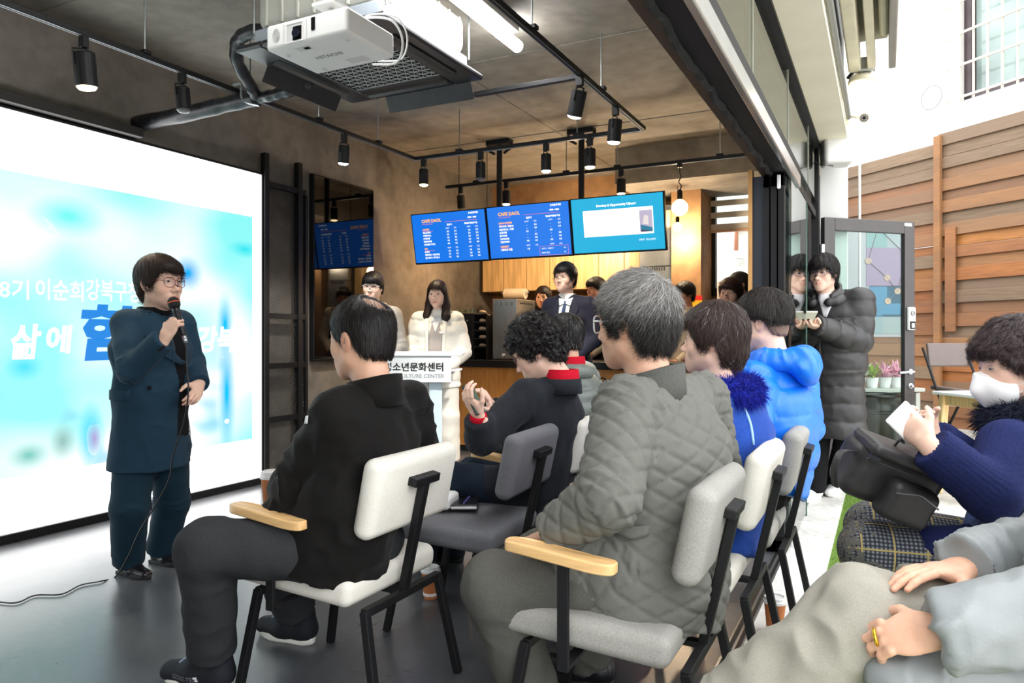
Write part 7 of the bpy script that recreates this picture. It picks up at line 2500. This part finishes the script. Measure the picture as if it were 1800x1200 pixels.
# notebook, pen, tissue pack on the empty chair
nb = empty('notebook', (-1.575, 2.66, .455), 0, 'black leather notebook with a pen on the empty grey chair', 'notebook')
c = np.array((-1.575, 2.66, .464)); R = rotz(.5)
MB().box(c, (.11, .17, .006), R, r=.002).build('cover', M_LEATH, nb, True)
MB().box(c + UP * .008, (.104, .164, .010), R).build('pages', M_PAPER, nb, True)
MB().box(c + UP * .016, (.11, .17, .005), R, r=.002).build('cover', M_LEATH, nb, True)
MB().tube([c + UP * .023 + R @ np.array((.0, -.07, 0)), c + UP * .023 + R @ np.array((.02, .06, 0))], .004, 8).build('pen', mat('violet_pen', srgb(90, 84, 150), .3), nb, True)
tp = Sh(); c = np.array((-1.66, 2.60, .488)); tp.box(c, (.065, .085, .026), .018, rotz(.3), .01)
V, F = surf(tp, *tp.bounds(), .006); V = relief(V, F, tp, 'plain', .006, seed=4)
o = add('tissue_packet', V, F, M_PAPER, None, smooth=True); tag(o, 'crumpled white tissue packet beside the black notebook', 'packet')

# lectern with lettered board
lc = W(745, 592, 5.80); lc[2] = 0
lec = empty('lectern', lc, math.radians(26), 'white slim lectern with a lettered front board before the girl in white', 'lectern')
M_LEC = mat('lectern_white', srgb(206, 209, 210), .4, 0, .02)
M_ACR = mat('lectern_pale_blue', srgb(206, 222, 230), .25, 0, .03)
zt = EYE + (HZ - 625) / FPX * 5.78; zb = EYE + (HZ - 672) / FPX * 5.78
MB().box((-.09, -.02, (zt + zb) / 2), (.62, .018, zt - zb), rotx(-.05), r=.003).build('front_board', M_LEC, lec)
MB().box((-.05, .14, zt + .012), (.70, .36, .022), rotx(.03), r=.006).build('top_plate', M_LEC, lec)
MB().box((.10, .16, zt - .12), (.36, .28, .016), r=.004).build('shelf', M_LEC, lec)
MB().box((.09, .03, (zb + .03) / 2 + .05), (.10, .02, zb - .03 + .1), r=.003).build('column_front', M_ACR, lec)
MB().box((.0, .14, (zb + .03) / 2 + .05), (.05, .12, zb - .03 + .1), r=.003).build('column_side', M_LEC, lec)
MB().box((-.02, .12, .012), (.46, .36, .024), r=.006).build('base', M_LEC, lec)
t = MB(); put_text(t, '우이동청소년문화센터', (.165, -.032, (zt + zb) / 2 + .012), (1, 0, 0), UP, .074, 'RIGHT', .0016)
t.build('lettering', mat('black_print', srgb(24, 22, 20), .5), lec)
t = MB(); put_text(t, 'YOUTH CULTURE CENTER', (.165, -.0335, (zt + zb) / 2 - .055), (1, 0, 0), UP, .044, 'RIGHT', .001)
t.build('faint_lettering', mat('pale_grey_print', srgb(150, 154, 158), .6), lec)

# ---- on the counter
def xcy(u, y): return at_y(u, 592, y)[0]
xa_, xb_ = xcy(866, 6.62), xcy(908, 6.62)
cm = empty('dispenser', ((xa_ + xb_) / 2, 6.8, .935), 0, 'tall brushed steel drink dispenser with vents on the counter', 'dispenser')
zt_ = EYE + (HZ - 526) / FPX * np.dot(np.array((xa_, 6.62, 0)) - CAMP, FWD)
MB().span((xa_, 6.62, .945), (xb_, 7.06, zt_), r=.005).build('housing', STEEL, cm, True)
vs_ = MB()
for (z, n) in ((zt_ - .05, 4), (1.05, 3)):
    for k in range(n):
        x = xa_ + .03 + k * .058
        MB().span((x, 6.616, z - .02), (x + .026, 6.621, z + .02)).build('vent', mat('vent_grey', srgb(120, 128, 134), .4), cm, True)
MB().lathe([(0, 0), (.017, 0), (.017, .012), (.012, .016), (0, .016)], ((xa_ + xb_) / 2 - .01, 6.62, .985), 18, (0, -1, 0)).build('round_button', WHITEP, cm, True)
for sx in (.03, .2):
    for sy in (.05, .38): MB().lathe([(0, 0), (.014, 0), (.014, .012), (0, .012)], (xa_ + sx, 6.62 + sy, .935), 10).build('foot', BLK, cm, True)
for k in range(7): MB().span((xb_ - .001, 6.70 + k * .045, zt_ - .05), (xb_ + .003, 6.725 + k * .045, zt_ - .035)).build('side_vent', BLKM, cm, True)

xa2, xb2 = -4.40, xcy(832, 6.62)
bc = empty('counter_cabinet', ((xa2 + xb2) / 2, 6.8, .935), 0, 'low black cabinet with drawers on the counter behind the girl', 'cabinet')
ztc = EYE + (HZ - 548) / FPX * 7.3
MB().span((xa2, 6.64, .935), (xb2, 7.06, ztc), r=.004).build('carcass', BLKM, bc, True)
n_ = 4
for i in range(n_):
    for j in range(3):
        x0 = xa2 + (xb2 - xa2) * i / n_; x1 = xa2 + (xb2 - xa2) * (i + 1) / n_; z0 = .95 + (ztc - .95) * j / 3; z1 = .95 + (ztc - .95) * (j + 1) / 3
        d = MB().span((x0 + .006, 6.628, z0 + .005), (x1 - .006, 6.642, z1 - .005), r=.003).build('drawer', BLK, bc, True)
        MB().lathe([(0, 0), (.007, 0), (.008, .012), (0, .014)], np.array(((x0 + x1) / 2, 6.628, (z0 + z1) / 2)) - np.array(bc.location), 10, (0, -1, 0)).build('knob', STEEL, d)
# cake dome
cd_ = at_y(712, 545, 6.8)
cdm = empty('glass_canister', (cd_[0], 6.8, ztc), 0, 'glass canister with a flat black lid on the black cabinet', 'jar')
MB().lathe([(0, 0), (.075, 0), (.078, .005), (.078, .085), (.075, .085), (.074, .008), (0, .008)], (0, 0, 0), 26).build('glass_body', GLC, cdm)
MB().lathe([(0, .085), (.10, .085), (.10, .105), (.095, .11), (0, .11)], (0, 0, 0), 26).build('lid', BLK, cdm)
# bread rack with bagged loaves
rk = empty('bread_rack', (xcy(849, 6.7), 6.72, .935), 0, 'black slanted bread rack between the cabinet and the steel dispenser', 'rack')
for sx in (-.085, .085): MB().span((sx - .006, -.10, 0), (sx + .006, .24, .46)).build('side_panel', BLKM, rk)
for k in range(5):
    MB().box((0, .06, .06 + k * .085), (.165, .34, .010), rotx(-.45)).build('shelf', BLKM, rk)
M_BAG = mat('bag_film', srgb(206, 178, 150), .18, 0, .35, 14, .5, 60)
for k in range(5):
    s_ = Sh(); s_.ell((0, .02, 0), (.072, .13, .026), rotx(-.45), k=.02).ell((.02, -.10, .055), (.045, .04, .018), rotx(-.45), k=.03)
    V, F = surf(s_, *s_.bounds(), .010); V = relief(V, F, s_, 'plain', .008, seed=k * 3.1)
    o = add('bread_bag', V + np.array((rk.location[0], rk.location[1] + .05, .935 + .06 + k * .085 + .032)), F, M_BAG, None, smooth=True)
    tag(o, 'clear bagged loaf on the %s shelf of the slanted bread rack' % ['lowest', 'second lowest', 'middle', 'second highest', 'top'][k], 'bread')
# small cups stacked near the rack
for i in range(6):
    r = MB().lathe([(0, 0), (.022, 0), (.030, .05), (.028, .05), (.021, .004), (0, .004)], (xcy(806 + 7 * (i % 6), 6.85), 6.85 + .03 * (i % 2), ztc), 16).build('glass_cup', GLC)
    tag(r, 'small clear glass cup in the row on the black cabinet', 'cup', 'glass cups on the black cabinet')
# paper towel roll under the cupboards
pa, pb = at_y(888, 516, 7.8), at_y(924, 516, 7.8)
pr = empty('paper_towel_roll', (pa + pb) / 2, 0, 'white paper towel roll hung below the wall cupboards', 'paper roll')
MB().tube([pa, pb], .062, 26).build('paper', mat('towel_paper', srgb(236, 222, 196), .9), pr, True)
MB().tube([pa - (.03, 0, 0), pb + (.03, 0, 0)], .014, 12).build('core_rod', STEEL, pr, True)
MB().span((pa[0] - .04, 7.79, pa[2]), (pa[0] - .03, 7.81, zc0)).span((pb[0] + .03, 7.79, pa[2]), (pb[0] + .04, 7.81, zc0)).build('bracket', STEEL, pr, True)
# pale refrigerator by the window
fx0, fx1 = at_y(1262, 500, 7.75)[0], -.62
rf = empty('refrigerator', ((fx0 + fx1) / 2, 7.95, 0), 0, 'pale pink grey refrigerator below the kitchen window', 'refrigerator')
M_FR = mat('fridge_pinkish', srgb(206, 192, 190), .35)
zf_ = EYE + (HZ - 494) / FPX * 7.6
MB().span((fx0, 7.70, .02), (fx1, 8.26, zf_), r=.01).build('cabinet', M_FR, rf, True)
d = MB().span((fx0 + .02, 7.675, .10), (fx1 - .02, 7.70, zf_ - .06), r=.008).build('door', M_FR, rf, True)
MB().span((fx0 + .06, 7.672, .2), (fx1 - .06, 7.676, zf_ - .10)).build('door_window', M_GLOSS, rf, True)
MB().tube([(fx0 + .045, 7.65, 1.0), (fx0 + .045, 7.65, 1.4)], .01, 8).build('handle', STEEL, rf, True)
ws = empty('warning_sign', at_y(1224, 532, 7.70), 0, 'small red and yellow warning sign on the tan pier', 'sign')
e = at_y(1224, 532, 7.735)
MB().box(e + UP * .05, (.12, .006, .05)).build('red_strip', mat('sign_red', srgb(206, 40, 36), .5), ws, True)
MB().box(e - UP * .025, (.12, .006, .10)).build('yellow_strip', mat('sign_yellow', srgb(240, 190, 40), .5), ws, True)

# ================================================================== OUTSIDE THINGS
# open glass door
hA = W(1446, 592, 5.50); hB = W(1604, 592, 5.74); hA[2] = hB[2] = 0
dd_ = nrm(hB - hA); wD = np.linalg.norm(hB - hA); ang_ = math.atan2(dd_[1], dd_[0])
gd = empty('glass_door', hA, ang_, 'open dark framed glass door with lever handle and keypad lock', 'door')
zD = EYE + (HZ - 382) / FPX * 5.50
fw = .095
MB().span((0, -.022, .01), (fw, .022, zD), r=.004).build('hinge_stile', mat('door_anthracite', srgb(70, 66, 66), .4, .2), gd)
MDF = MATS['door_anthracite']
MB().span((wD - fw, -.022, .01), (wD, .022, zD), r=.004).build('lock_stile', MDF, gd)
MB().span((fw, -.022, zD - fw), (wD - fw, .022, zD), r=.004).build('top_rail', MDF, gd)
MB().span((fw, -.022, .01), (wD - fw, .022, .01 + fw * 1.3), r=.004).build('bottom_rail', MDF, gd)
MB().span((fw, -.005, .01 + fw * 1.3), (wD - fw, .005, zD - fw)).build('pane', glassmat('door_glass', (.86, .93, .91, 1), 0, .02, .16), gd)
zk = EYE + (HZ - 560) / FPX * 5.7; zh = EYE + (HZ - 653) / FPX * 5.7; zl = EYE + (HZ - 678) / FPX * 5.7
kp = MB().span((wD - fw + .01, -.050, zk - .09), (wD - .012, -.022, zk + .09), r=.012, n=2).build('keypad_lock', mat('keypad_silver', srgb(206, 206, 206), .35, .2), gd)
MB().span((wD - fw + .02, -.053, zk - .08), (wD - .022, -.049, zk - .02), r=.003).build('keypad_panel', BLK, kp)
MB().span((wD - fw + .035, -.055, zk - .07), (wD - .034, -.052, zk - .035)).build('keypad_sticker', M_PAPER, kp)
tt = np.linspace(0, 6.28, 16, endpoint=False)
MB().tube([(wD - fw / 2 + .016 * math.cos(a), -.051, zk + .04 + .018 * math.sin(a)) for a in tt], .0022, 5, closed=True).tube([(wD - fw / 2 - .02, -.051, zk + .055), (wD - fw / 2 - .005, -.051, zk + .03), (wD - fw / 2 + .01, -.051, zk + .05)], .002, 5).build('keypad_mark', BLK, kp)
lv = MB().lathe([(0, 0), (.022, 0), (.022, .01), (0, .01)], (wD - fw / 2, -.022, zh), 18, (0, -1, 0)).tube([(wD - fw / 2, -.03, zh), (wD - fw / 2, -.06, zh), (wD - fw / 2 - .14, -.06, zh - .006)], .010, 10).build('lever_handle', STEEL, gd)
MB().lathe([(0, 0), (.022, 0), (.022, .01), (.010, .012), (.010, .03), (0, .03)], (wD - fw / 2, -.022, zl), 18, (0, -1, 0)).build('lock_cylinder', STEEL, gd)
MB().span((wD - .10, -.024, zD - .035), (wD - .03, -.0215, zD - .012)).build('sticker', M_PAPER, gd)
MB().tube([(-.02, -.02, 1.74), (-.02, -.02, 1.86)], .020, 12).build('door_closer', STEEL, gd)

# colourful print added behind the door, standing in for a reflection in its glass
bn = empty('banner', W(1545, 592, 7.4) * np.array((1, 1, 0)), ang_, 'pink and blue printed banner with linked circles behind the glass door', 'banner')
bl_ = W(1488, 590, 7.4); br2 = W(1602, 590, 7.4)
bx = (br2 - bl_); bw_ = np.linalg.norm(bx); z0b, z1b = EYE, EYE + (HZ - 396) / FPX * 7.4
org = bl_.copy(); org[2] = 0
Mb = np.stack([nrm(bx), np.cross(UP, nrm(bx)), UP], 1)
def bp(x, z, y=0): return org + Mb @ np.array((x * bw_, y, z0b + z * (z1b - z0b)))
def bpanel(nm, x0, x1, za, zb, col, y=-.004):
    c = (bp(x0, za, y) + bp(x1, zb, y)) / 2
    MB().box(c, ((x1 - x0) * bw_, .003, (zb - za) * (z1b - z0b)), Mb).build(nm, mat('banner_' + '_'.join(str(int(k * 255)) for k in col[:3]), tuple(k * .42 for k in col[:3]) + (1,), .6, 0, .05, 3), bn, True)
bpanel('backing', 0, 1, 0, 1, srgb(232, 232, 236), 0)
for (x0, x1, za, zb, c) in ((.3, 1, .45, .80, srgb(206, 178, 214)), (.3, .62, .80, 1, srgb(170, 214, 214)), (.62, 1, .80, 1, srgb(210, 220, 226)), (.35, 1, .18, .46, srgb(96, 176, 222)), (.3, .55, .03, .2, srgb(190, 214, 220)), (.55, 1, .03, .2, srgb(206, 222, 222)), (.62, 1, .30, .46, srgb(150, 200, 226))):
    bpanel('colour_field', x0, x1, za, zb, c)
pts = [(.33, .68), (.62, .53), (.92, .73), (.78, .41), (.63, .32), (.30, .70), (.48, .98)]
lm = MB()
for i, j in ((0, 1), (1, 3), (3, 2), (3, 4), (0, 6), (2, 6)):
    lm.bar(bp(*pts[i], -.008), bp(*pts[j], -.008), .010, .004)
lm.build('link_line', mat('banner_line', srgb(120, 110, 112), .6), bn, True)
for q in pts[:5]:
    MB().lathe([(0, 0), (.032, 0), (.032, .004), (0, .004)], bp(*q, -.008), 16, -Mb[:, 1]).build('circle', mat('banner_dot', srgb(176, 150, 130), .6), bn, True)
for sx in (.02, .98): MB().tube([bp(sx, 1, .01), np.array((bp(sx, 1, .01)[0], bp(sx, 1, .01)[1], 0))], .012, 8).build('stand_pole', STEEL, bn, True)

# white ledge with potted flowers behind the door
lg = W(1540, 592, 7.0) * np.array((1, 1, 0)); zL = EYE + (HZ - 686) / FPX * 6.9
lo_ = empty('bench', lg, ang_, 'white bench carrying pots behind the open glass door', 'bench')
MB().box((0, 0, zL), (.85, .32, .035), r=.006).build('seat_board', mat('bench_white', srgb(176, 180, 172), .5), lo_)
for sx in (-.36, .36): MB().box((sx, 0, zL / 2 - .01), (.05, .28, zL - .03), r=.004).build('leg', MATS['bench_white'], lo_)
def potted(x, col_, leaf, lab, h=.20):
    c = lg + rotz(ang_) @ np.array((x, 0, 0)); c[2] = zL + .018
    r = empty('potted_plant', c, 0, lab, 'plant')
    MB().lathe([(0, 0), (.045, 0), (.062, .10), (.056, .10), (.052, .09), (0, .085)], (0, 0, 0), 18).build('pot', col_, r)
    n = 46; V = []; F = []
    rg = np.random.default_rng(int(abs(x) * 1000) + 5)
    for k in range(n):
        a = rg.uniform(0, 6.28); e = rg.uniform(.3, 1.4); L = rg.uniform(.08, h)
        d = np.array((math.cos(a) * math.cos(e), math.sin(a) * math.cos(e), math.sin(e))); s = nrm(np.cross(d, UP)) * .016
        b = np.array((0, 0, .09)); m_ = b + d * L * .6 + UP * .01; t = b + d * L - UP * .02
        i = len(V); V += [b, m_ - s, t, m_ + s]; F.append((i, i + 1, i + 2, i + 3))
    o = add('foliage', V, F, leaf, r); o['kind'] = 'stuff'
M_LEAF = mat('yellow_green_leaf', srgb(150, 170, 50), .6, 0, .2, 20); M_PINK = mat('pink_petal', srgb(230, 170, 190), .6, 0, .15, 20); M_LEAFW = mat('pale_leaf', srgb(214, 224, 206), .6, 0, .15, 20)
for x, c_, l_, lab in ((-.20, WHITEP, M_LEAFW, 'potted plant with pale leaves nearest the standing man'), (-.05, WHITEP, M_LEAF, 'potted plant with yellow green leaves on the white bench'), (.10, WHITEP, M_PINK, 'potted pink flowers at the middle of the white bench'), (.24, WHITEP, M_PINK, 'potted pink flowers at the lock side of the white bench')):
    potted(x, c_, l_, lab, .22)
# big brown-black onggi jar
jx = W(1543, 592, 6.55); jz = EYE + (HZ - 692) / FPX * 6.5
jr = empty('earthenware_jar', (jx[0], jx[1], 0), 0, 'large glossy black earthenware jar behind the glass door', 'jar')
k = jz / .66
MB().lathe([(0, 0), (.13 * k, 0), (.17 * k, .08 * k), (.215 * k, .28 * k), (.225 * k, .42 * k), (.20 * k, .56 * k), (.175 * k, .615 * k), (.188 * k, .63 * k), (.192 * k, .65 * k), (.18 * k, .66 * k), (.165 * k, .64 * k), (.15 * k, .60 * k), (0, .58 * k)], (0, 0, 0), 40).build('jar_body', mat('onggi_glaze', srgb(30, 32, 28), .3, 0, .3, 6, .2, 20), jr, smooth=True)
for z in (.50, .525): MB().tube([(.212 * k * math.cos(a), .212 * k * math.sin(a), z * k) for a in np.linspace(0, 6.28, 32, endpoint=False)], .006, 6, closed=True).build('shoulder_line', MATS['onggi_glaze'], jr, smooth=True)

# table with pale wooden legs and a folded chair at the fence
tc = W(1762, 592, 5.2); zT_ = EYE + (HZ - 693) / FPX * 5.2
tb_ = empty('side_table', (tc[0], tc[1], 0), TH + .12, 'white topped table with pale wooden legs by the plank fence', 'table')
M_BEECH = wood('pale_beech', srgb(236, 206, 150), srgb(222, 186, 126), 2, 5, .4)
MB().box((.05, .1, zT_ - .012), (.62, .56, .024), r=.006).build('tabletop', WHITEP, tb_)
for sx in (-.20, .30):
    for sy in (-.12, .32): MB().bar((sx, sy, zT_ - .024), (sx * 1.12 - .004, sy * 1.12, 0), .055, .045, (0, 1, 0)).build('leg', M_BEECH, tb_)
for sy in (-.12, .32): MB().box((.05, sy, zT_ - .065), (.5, .022, .07), r=.003).build('apron_rail', M_BEECH, tb_)
for sx in (-.20, .30): MB().box((sx, .10, zT_ - .065), (.022, .44, .07), r=.003).build('apron_rail', M_BEECH, tb_)
fc = W(1706, 592, 5.95)
fcn = empty('folding_chair', (fc[0], fc[1], 0), TH + .15, 'dark brown folding chair leaning beside the white topped table', 'chair')
zc_ = EYE + (HZ - 690) / FPX * 5.95
M_FC = mat('brown_vinyl', srgb(104, 92, 88), .5)
MB().box((.02, .05, zc_), (.40, .38, .035), rotx(.05) @ roty(.12), r=.012).build('seat', M_FC, fcn)
MB().box((.05, .30, zc_ + .30), (.40, .03, .2), rotx(-.15), r=.012).build('backrest', M_FC, fcn)
for sx in (-.18, .22):
    MB().tube([(sx, .32, zc_ + .36), (sx, -.20, 0)], .011, 8).build('leg', BLKM, fcn); MB().tube([(sx + .01, -.12, zc_ - .02), (sx + .01, .30, 0)], .011, 8).build('leg', BLKM, fcn)

# wall speaker, junction box, camera, floodlight, conduit, crank rod, awning
c0 = at_y(1470, 252, 5.75)
sb = empty('wall_loudspeaker', c0, 0, 'white box loudspeaker fixed under the cream soffit', 'loudspeaker')
MB().box((0, .05, 0), (.20, .20, .30), rotz(.25), r=.03, n=3).build('cabinet', WHITEP, sb)
MB().box((.02, .18, 0), (.06, .14, .05)).build('bracket', STEEL, sb)
MB().tube(smooth_path([(-.09, .0, .10), (-.16, .02, .0), (-.13, .02, -.12), (-.02, .0, -.16)], 6), .003, 5).build('wire', BLKM, sb)
c1 = at_y(1482, 204, 5.45)
cc = empty('security_camera', c1, 0, 'small bullet security camera on a cream junction box', 'camera')
MB().box((0, .0, 0), (.075, .09, .125), rotz(.2), r=.012).build('junction_box', M_CREAM, cc)
tip = at_y(1519, 207, 5.30) - c1
MB().tube([(0.03, 0, 0), tip * .7], .010, 8).build('arm', M_CREAM, cc)
ax_ = nrm(CAMP - (c1 + tip))
mb = MB(); mb.lathe([(0, -.06), (.024, -.055), (.027, -.01), (.029, .02), (.024, .022), (0, .018)], tip, 18, ax_); mb.build('camera_body', mat('camera_taupe', srgb(150, 140, 126), .4), cc)
mb = MB(); mb.lathe([(0, .019), (.020, .0195), (.020, .0225), (0, .0225)], tip, 18, ax_); mb.build('lens_face', BLK, cc)
for k in range(8):
    a = k * math.pi / 4; q = tip + basis(ax_) @ np.array((.0145 * math.cos(a), .0145 * math.sin(a), .0225))
    mb = MB(); mb.lathe([(0, 0), (.0035, 0), (.0035, .002), (0, .002)], q, 8, ax_); mb.build('infrared_diode', M_GRYP, cc)
c2 = at_y(1515, 143, 5.05)
fl_ = empty('floodlight', c2, 0, 'lit round cream floodlight under the folded awning', 'lamp')
MB().lathe([(0, .045), (.05, .045), (.075, .02), (.08, -.005), (.07, -.01), (0, -.008)], (0, 0, 0), 26).build('housing', M_CREAM, fl_, smooth=True)
MB().lathe([(0, -.045), (.03, -.043), (.052, -.03), (.058, -.008), (0, -.008)], (0, 0, 0), 26).build('diffuser', emat('flood_warm', (1, .86, .6, 1), 7), fl_, smooth=True)
MB().tube(smooth_path([(0, 0, .045), (-.04, 0, .07), (-.08, .05, .05)], 5), .012, 8).build('bracket', BLKM, fl_)
rd = [at_y(1513, 152, 6.9), at_y(1515, 165, 6.9), at_y(1511, 178, 6.9), at_y(1511, 600, 6.9) * np.array((1, 1, 0))]
r_ = MB().tube(rd, .011, 8).build('crank_rod', WHITEP); tag(r_, 'thin white awning crank rod hanging behind the glass door', 'rod')
cdt = MB(); cdt.tube([(-.215, y, 2.64) for y in np.linspace(-1, 5.4, 6)], .016, 10)
r_ = cdt.build('conduit', mat('grey_conduit', srgb(128, 130, 126), .5)); tag(r_, 'grey electric conduit running along the cream soffit edge', 'conduit')
aw = empty('awning', (-.1, 2.5, 2.95), 0, 'folded cream retractable awning with arms above the soffit', 'awning')
M_AW = mat('awning_ivory', srgb(224, 218, 192), .45)
MB().span((-.20, -.5, 2.80), (-.13, 5.0, 2.93), r=.01).build('torsion_bar', M_AW, aw, True)
MB().span((-.255, -.5, 2.70), (-.235, 5.2, 3.3)).build('back_plate', mat('awning_dark_backing', srgb(70, 70, 66), .6), aw, True)  # dark grey plate behind the awning arms
MB().bar((-.09, .0, 2.86), (-.07, 4.95, 2.83), .045, .07).build('folding_arm', M_AW, aw, True)
MB().tube([(-.03, .4, 2.98), (.0, 4.5, 2.84)], .026, 12).build('folding_arm', M_AW, aw, True)
MB().span((.02, -.5, 2.76), (.06, 4.9, 2.98), r=.008).build('front_bar', mat('awning_front', srgb(150, 146, 138), .45), aw, True)
MB().span((-.22, -.5, 2.98), (.02, 5.0, 3.02), r=.01).build('rolled_canopy', mat('canopy_cloth', srgb(150, 146, 130), .8), aw, True)
MB().box((-.10, 5.0, 2.84), (.10, .06, .09), r=.012).build('arm_bracket', STEEL, aw, True)

# black shoulder bag on the lap of the woman with mask
bgc = W(1566, 842, 2.20)
bag = empty('shoulder_bag', bgc, 0, 'black nylon shoulder bag with zip pockets on the masked woman\'s lap', 'bag')
M_NYL = mat('black_nylon', srgb(44, 42, 44), .5, 0, .08, 30, .2, 260)
rx = nrm(RGT * .92 - UP * .36 + FWD * .1); rz = nrm(UP * .9 + RGT * .35 - FWD * .25); ry = nrm(np.cross(rz, rx)); rz = np.cross(rx, ry)
Mbg = np.stack([rx, ry, rz], 1)
def bgl(x, y, z): return bgc + Mbg @ np.array((x, y, z))
sh = Sh(); sh.box(bgl(0, .03, .0), (.145, .075, .090), .045, Mbg, .02)
V, F = surf(sh, *sh.bounds(), .0075); V = relief(V, F, sh, 'plain', .007, seed=2.0); add('body', V, F, M_NYL, bag, True, True)
sh2 = Sh(); sh2.box(bgl(.035, -.060, -.035), (.078, .040, .062), .026, Mbg, .02)
V, F = surf(sh2, *sh2.bounds(), .0065); V = relief(V, F, sh2, 'plain', .004, seed=3.0); add('front_pocket', V, F, M_NYL, bag, True, True)
sh3 = Sh(); sh3.box(bgl(-.005, -.01, .085), (.142, .078, .020), .018, Mbg, .02)
V, F = surf(sh3, *sh3.bounds(), .0075); V = relief(V, F, sh3, 'plain', .005, seed=5.0); add('flap', V, F, M_NYL, bag, True, True)
mb = MB(); P = [bgl(x, -.099, .012 - .02 * abs(x - .035) / .07) for x in np.linspace(-.035, .105, 10)]; mb.tube(P, .0032, 6); add('zip', mb.V, mb.F, mat('zip_grey', srgb(110, 110, 114), .35, .5), bag, True)
mb = MB(); P = [bgl(x, -.045, .045) for x in np.linspace(-.13, .02, 8)]; mb.tube(P, .0032, 6); add('zip', mb.V, mb.F, MATS['zip_grey'], bag, True)
for (x, y, z) in ((-.12, -.06, .06), (-.09, -.05, .085), (.12, -.02, .07)):
    mb = MB(); mb.box(bgl(x, y, z), (.035, .014, .022), Mbg, r=.004); add('buckle', mb.V, mb.F, mat('dark_buckle', srgb(60, 62, 72), .25, .4), bag, True)
mb = MB(); mb.tube(smooth_path([bgl(-.145, 0, .04), bgl(-.20, -.03, .03), bgl(-.205, -.05, -.02), bgl(-.175, -.05, -.07)], 6), .014, 6, flat=.18); add('strap', mb.V, mb.F, M_NYL, bag, True)
mb = MB(); mb.tube(smooth_path([bgl(.145, 0, .04), bgl(.19, .03, .06), bgl(.24, .06, .10), bgl(.30, .10, .2)], 6), .014, 6, flat=.18); add('strap', mb.V, mb.F, M_NYL, bag, True)
mb = MB(); mb.tube(smooth_path([bgl(-.06, -.02, .10), bgl(-.05, -.03, .135), bgl(.03, -.03, .138), bgl(.05, -.02, .10)], 6), .009, 6, flat=.4); add('grab_handle', mb.V, mb.F, M_NYL, bag, True)
# folded white paper in her hands
pc2 = W(1594, 742, 2.12)
Rpp = np.stack([nrm(RGT * .7 - UP * .7), nrm(FWD * .9 + UP * .3), nrm(UP * .7 + RGT * .7)], 1)
V, F = rbox_data((.105, .016, .085), .006, 2); V[:, 1] += .012 * np.sin(V[:, 0] * 40)
o = add('folded_paper', V @ Rpp.T + pc2, F, M_PAPER, None, smooth=True); tag(o, 'folded white paper held up by the masked woman', 'paper')
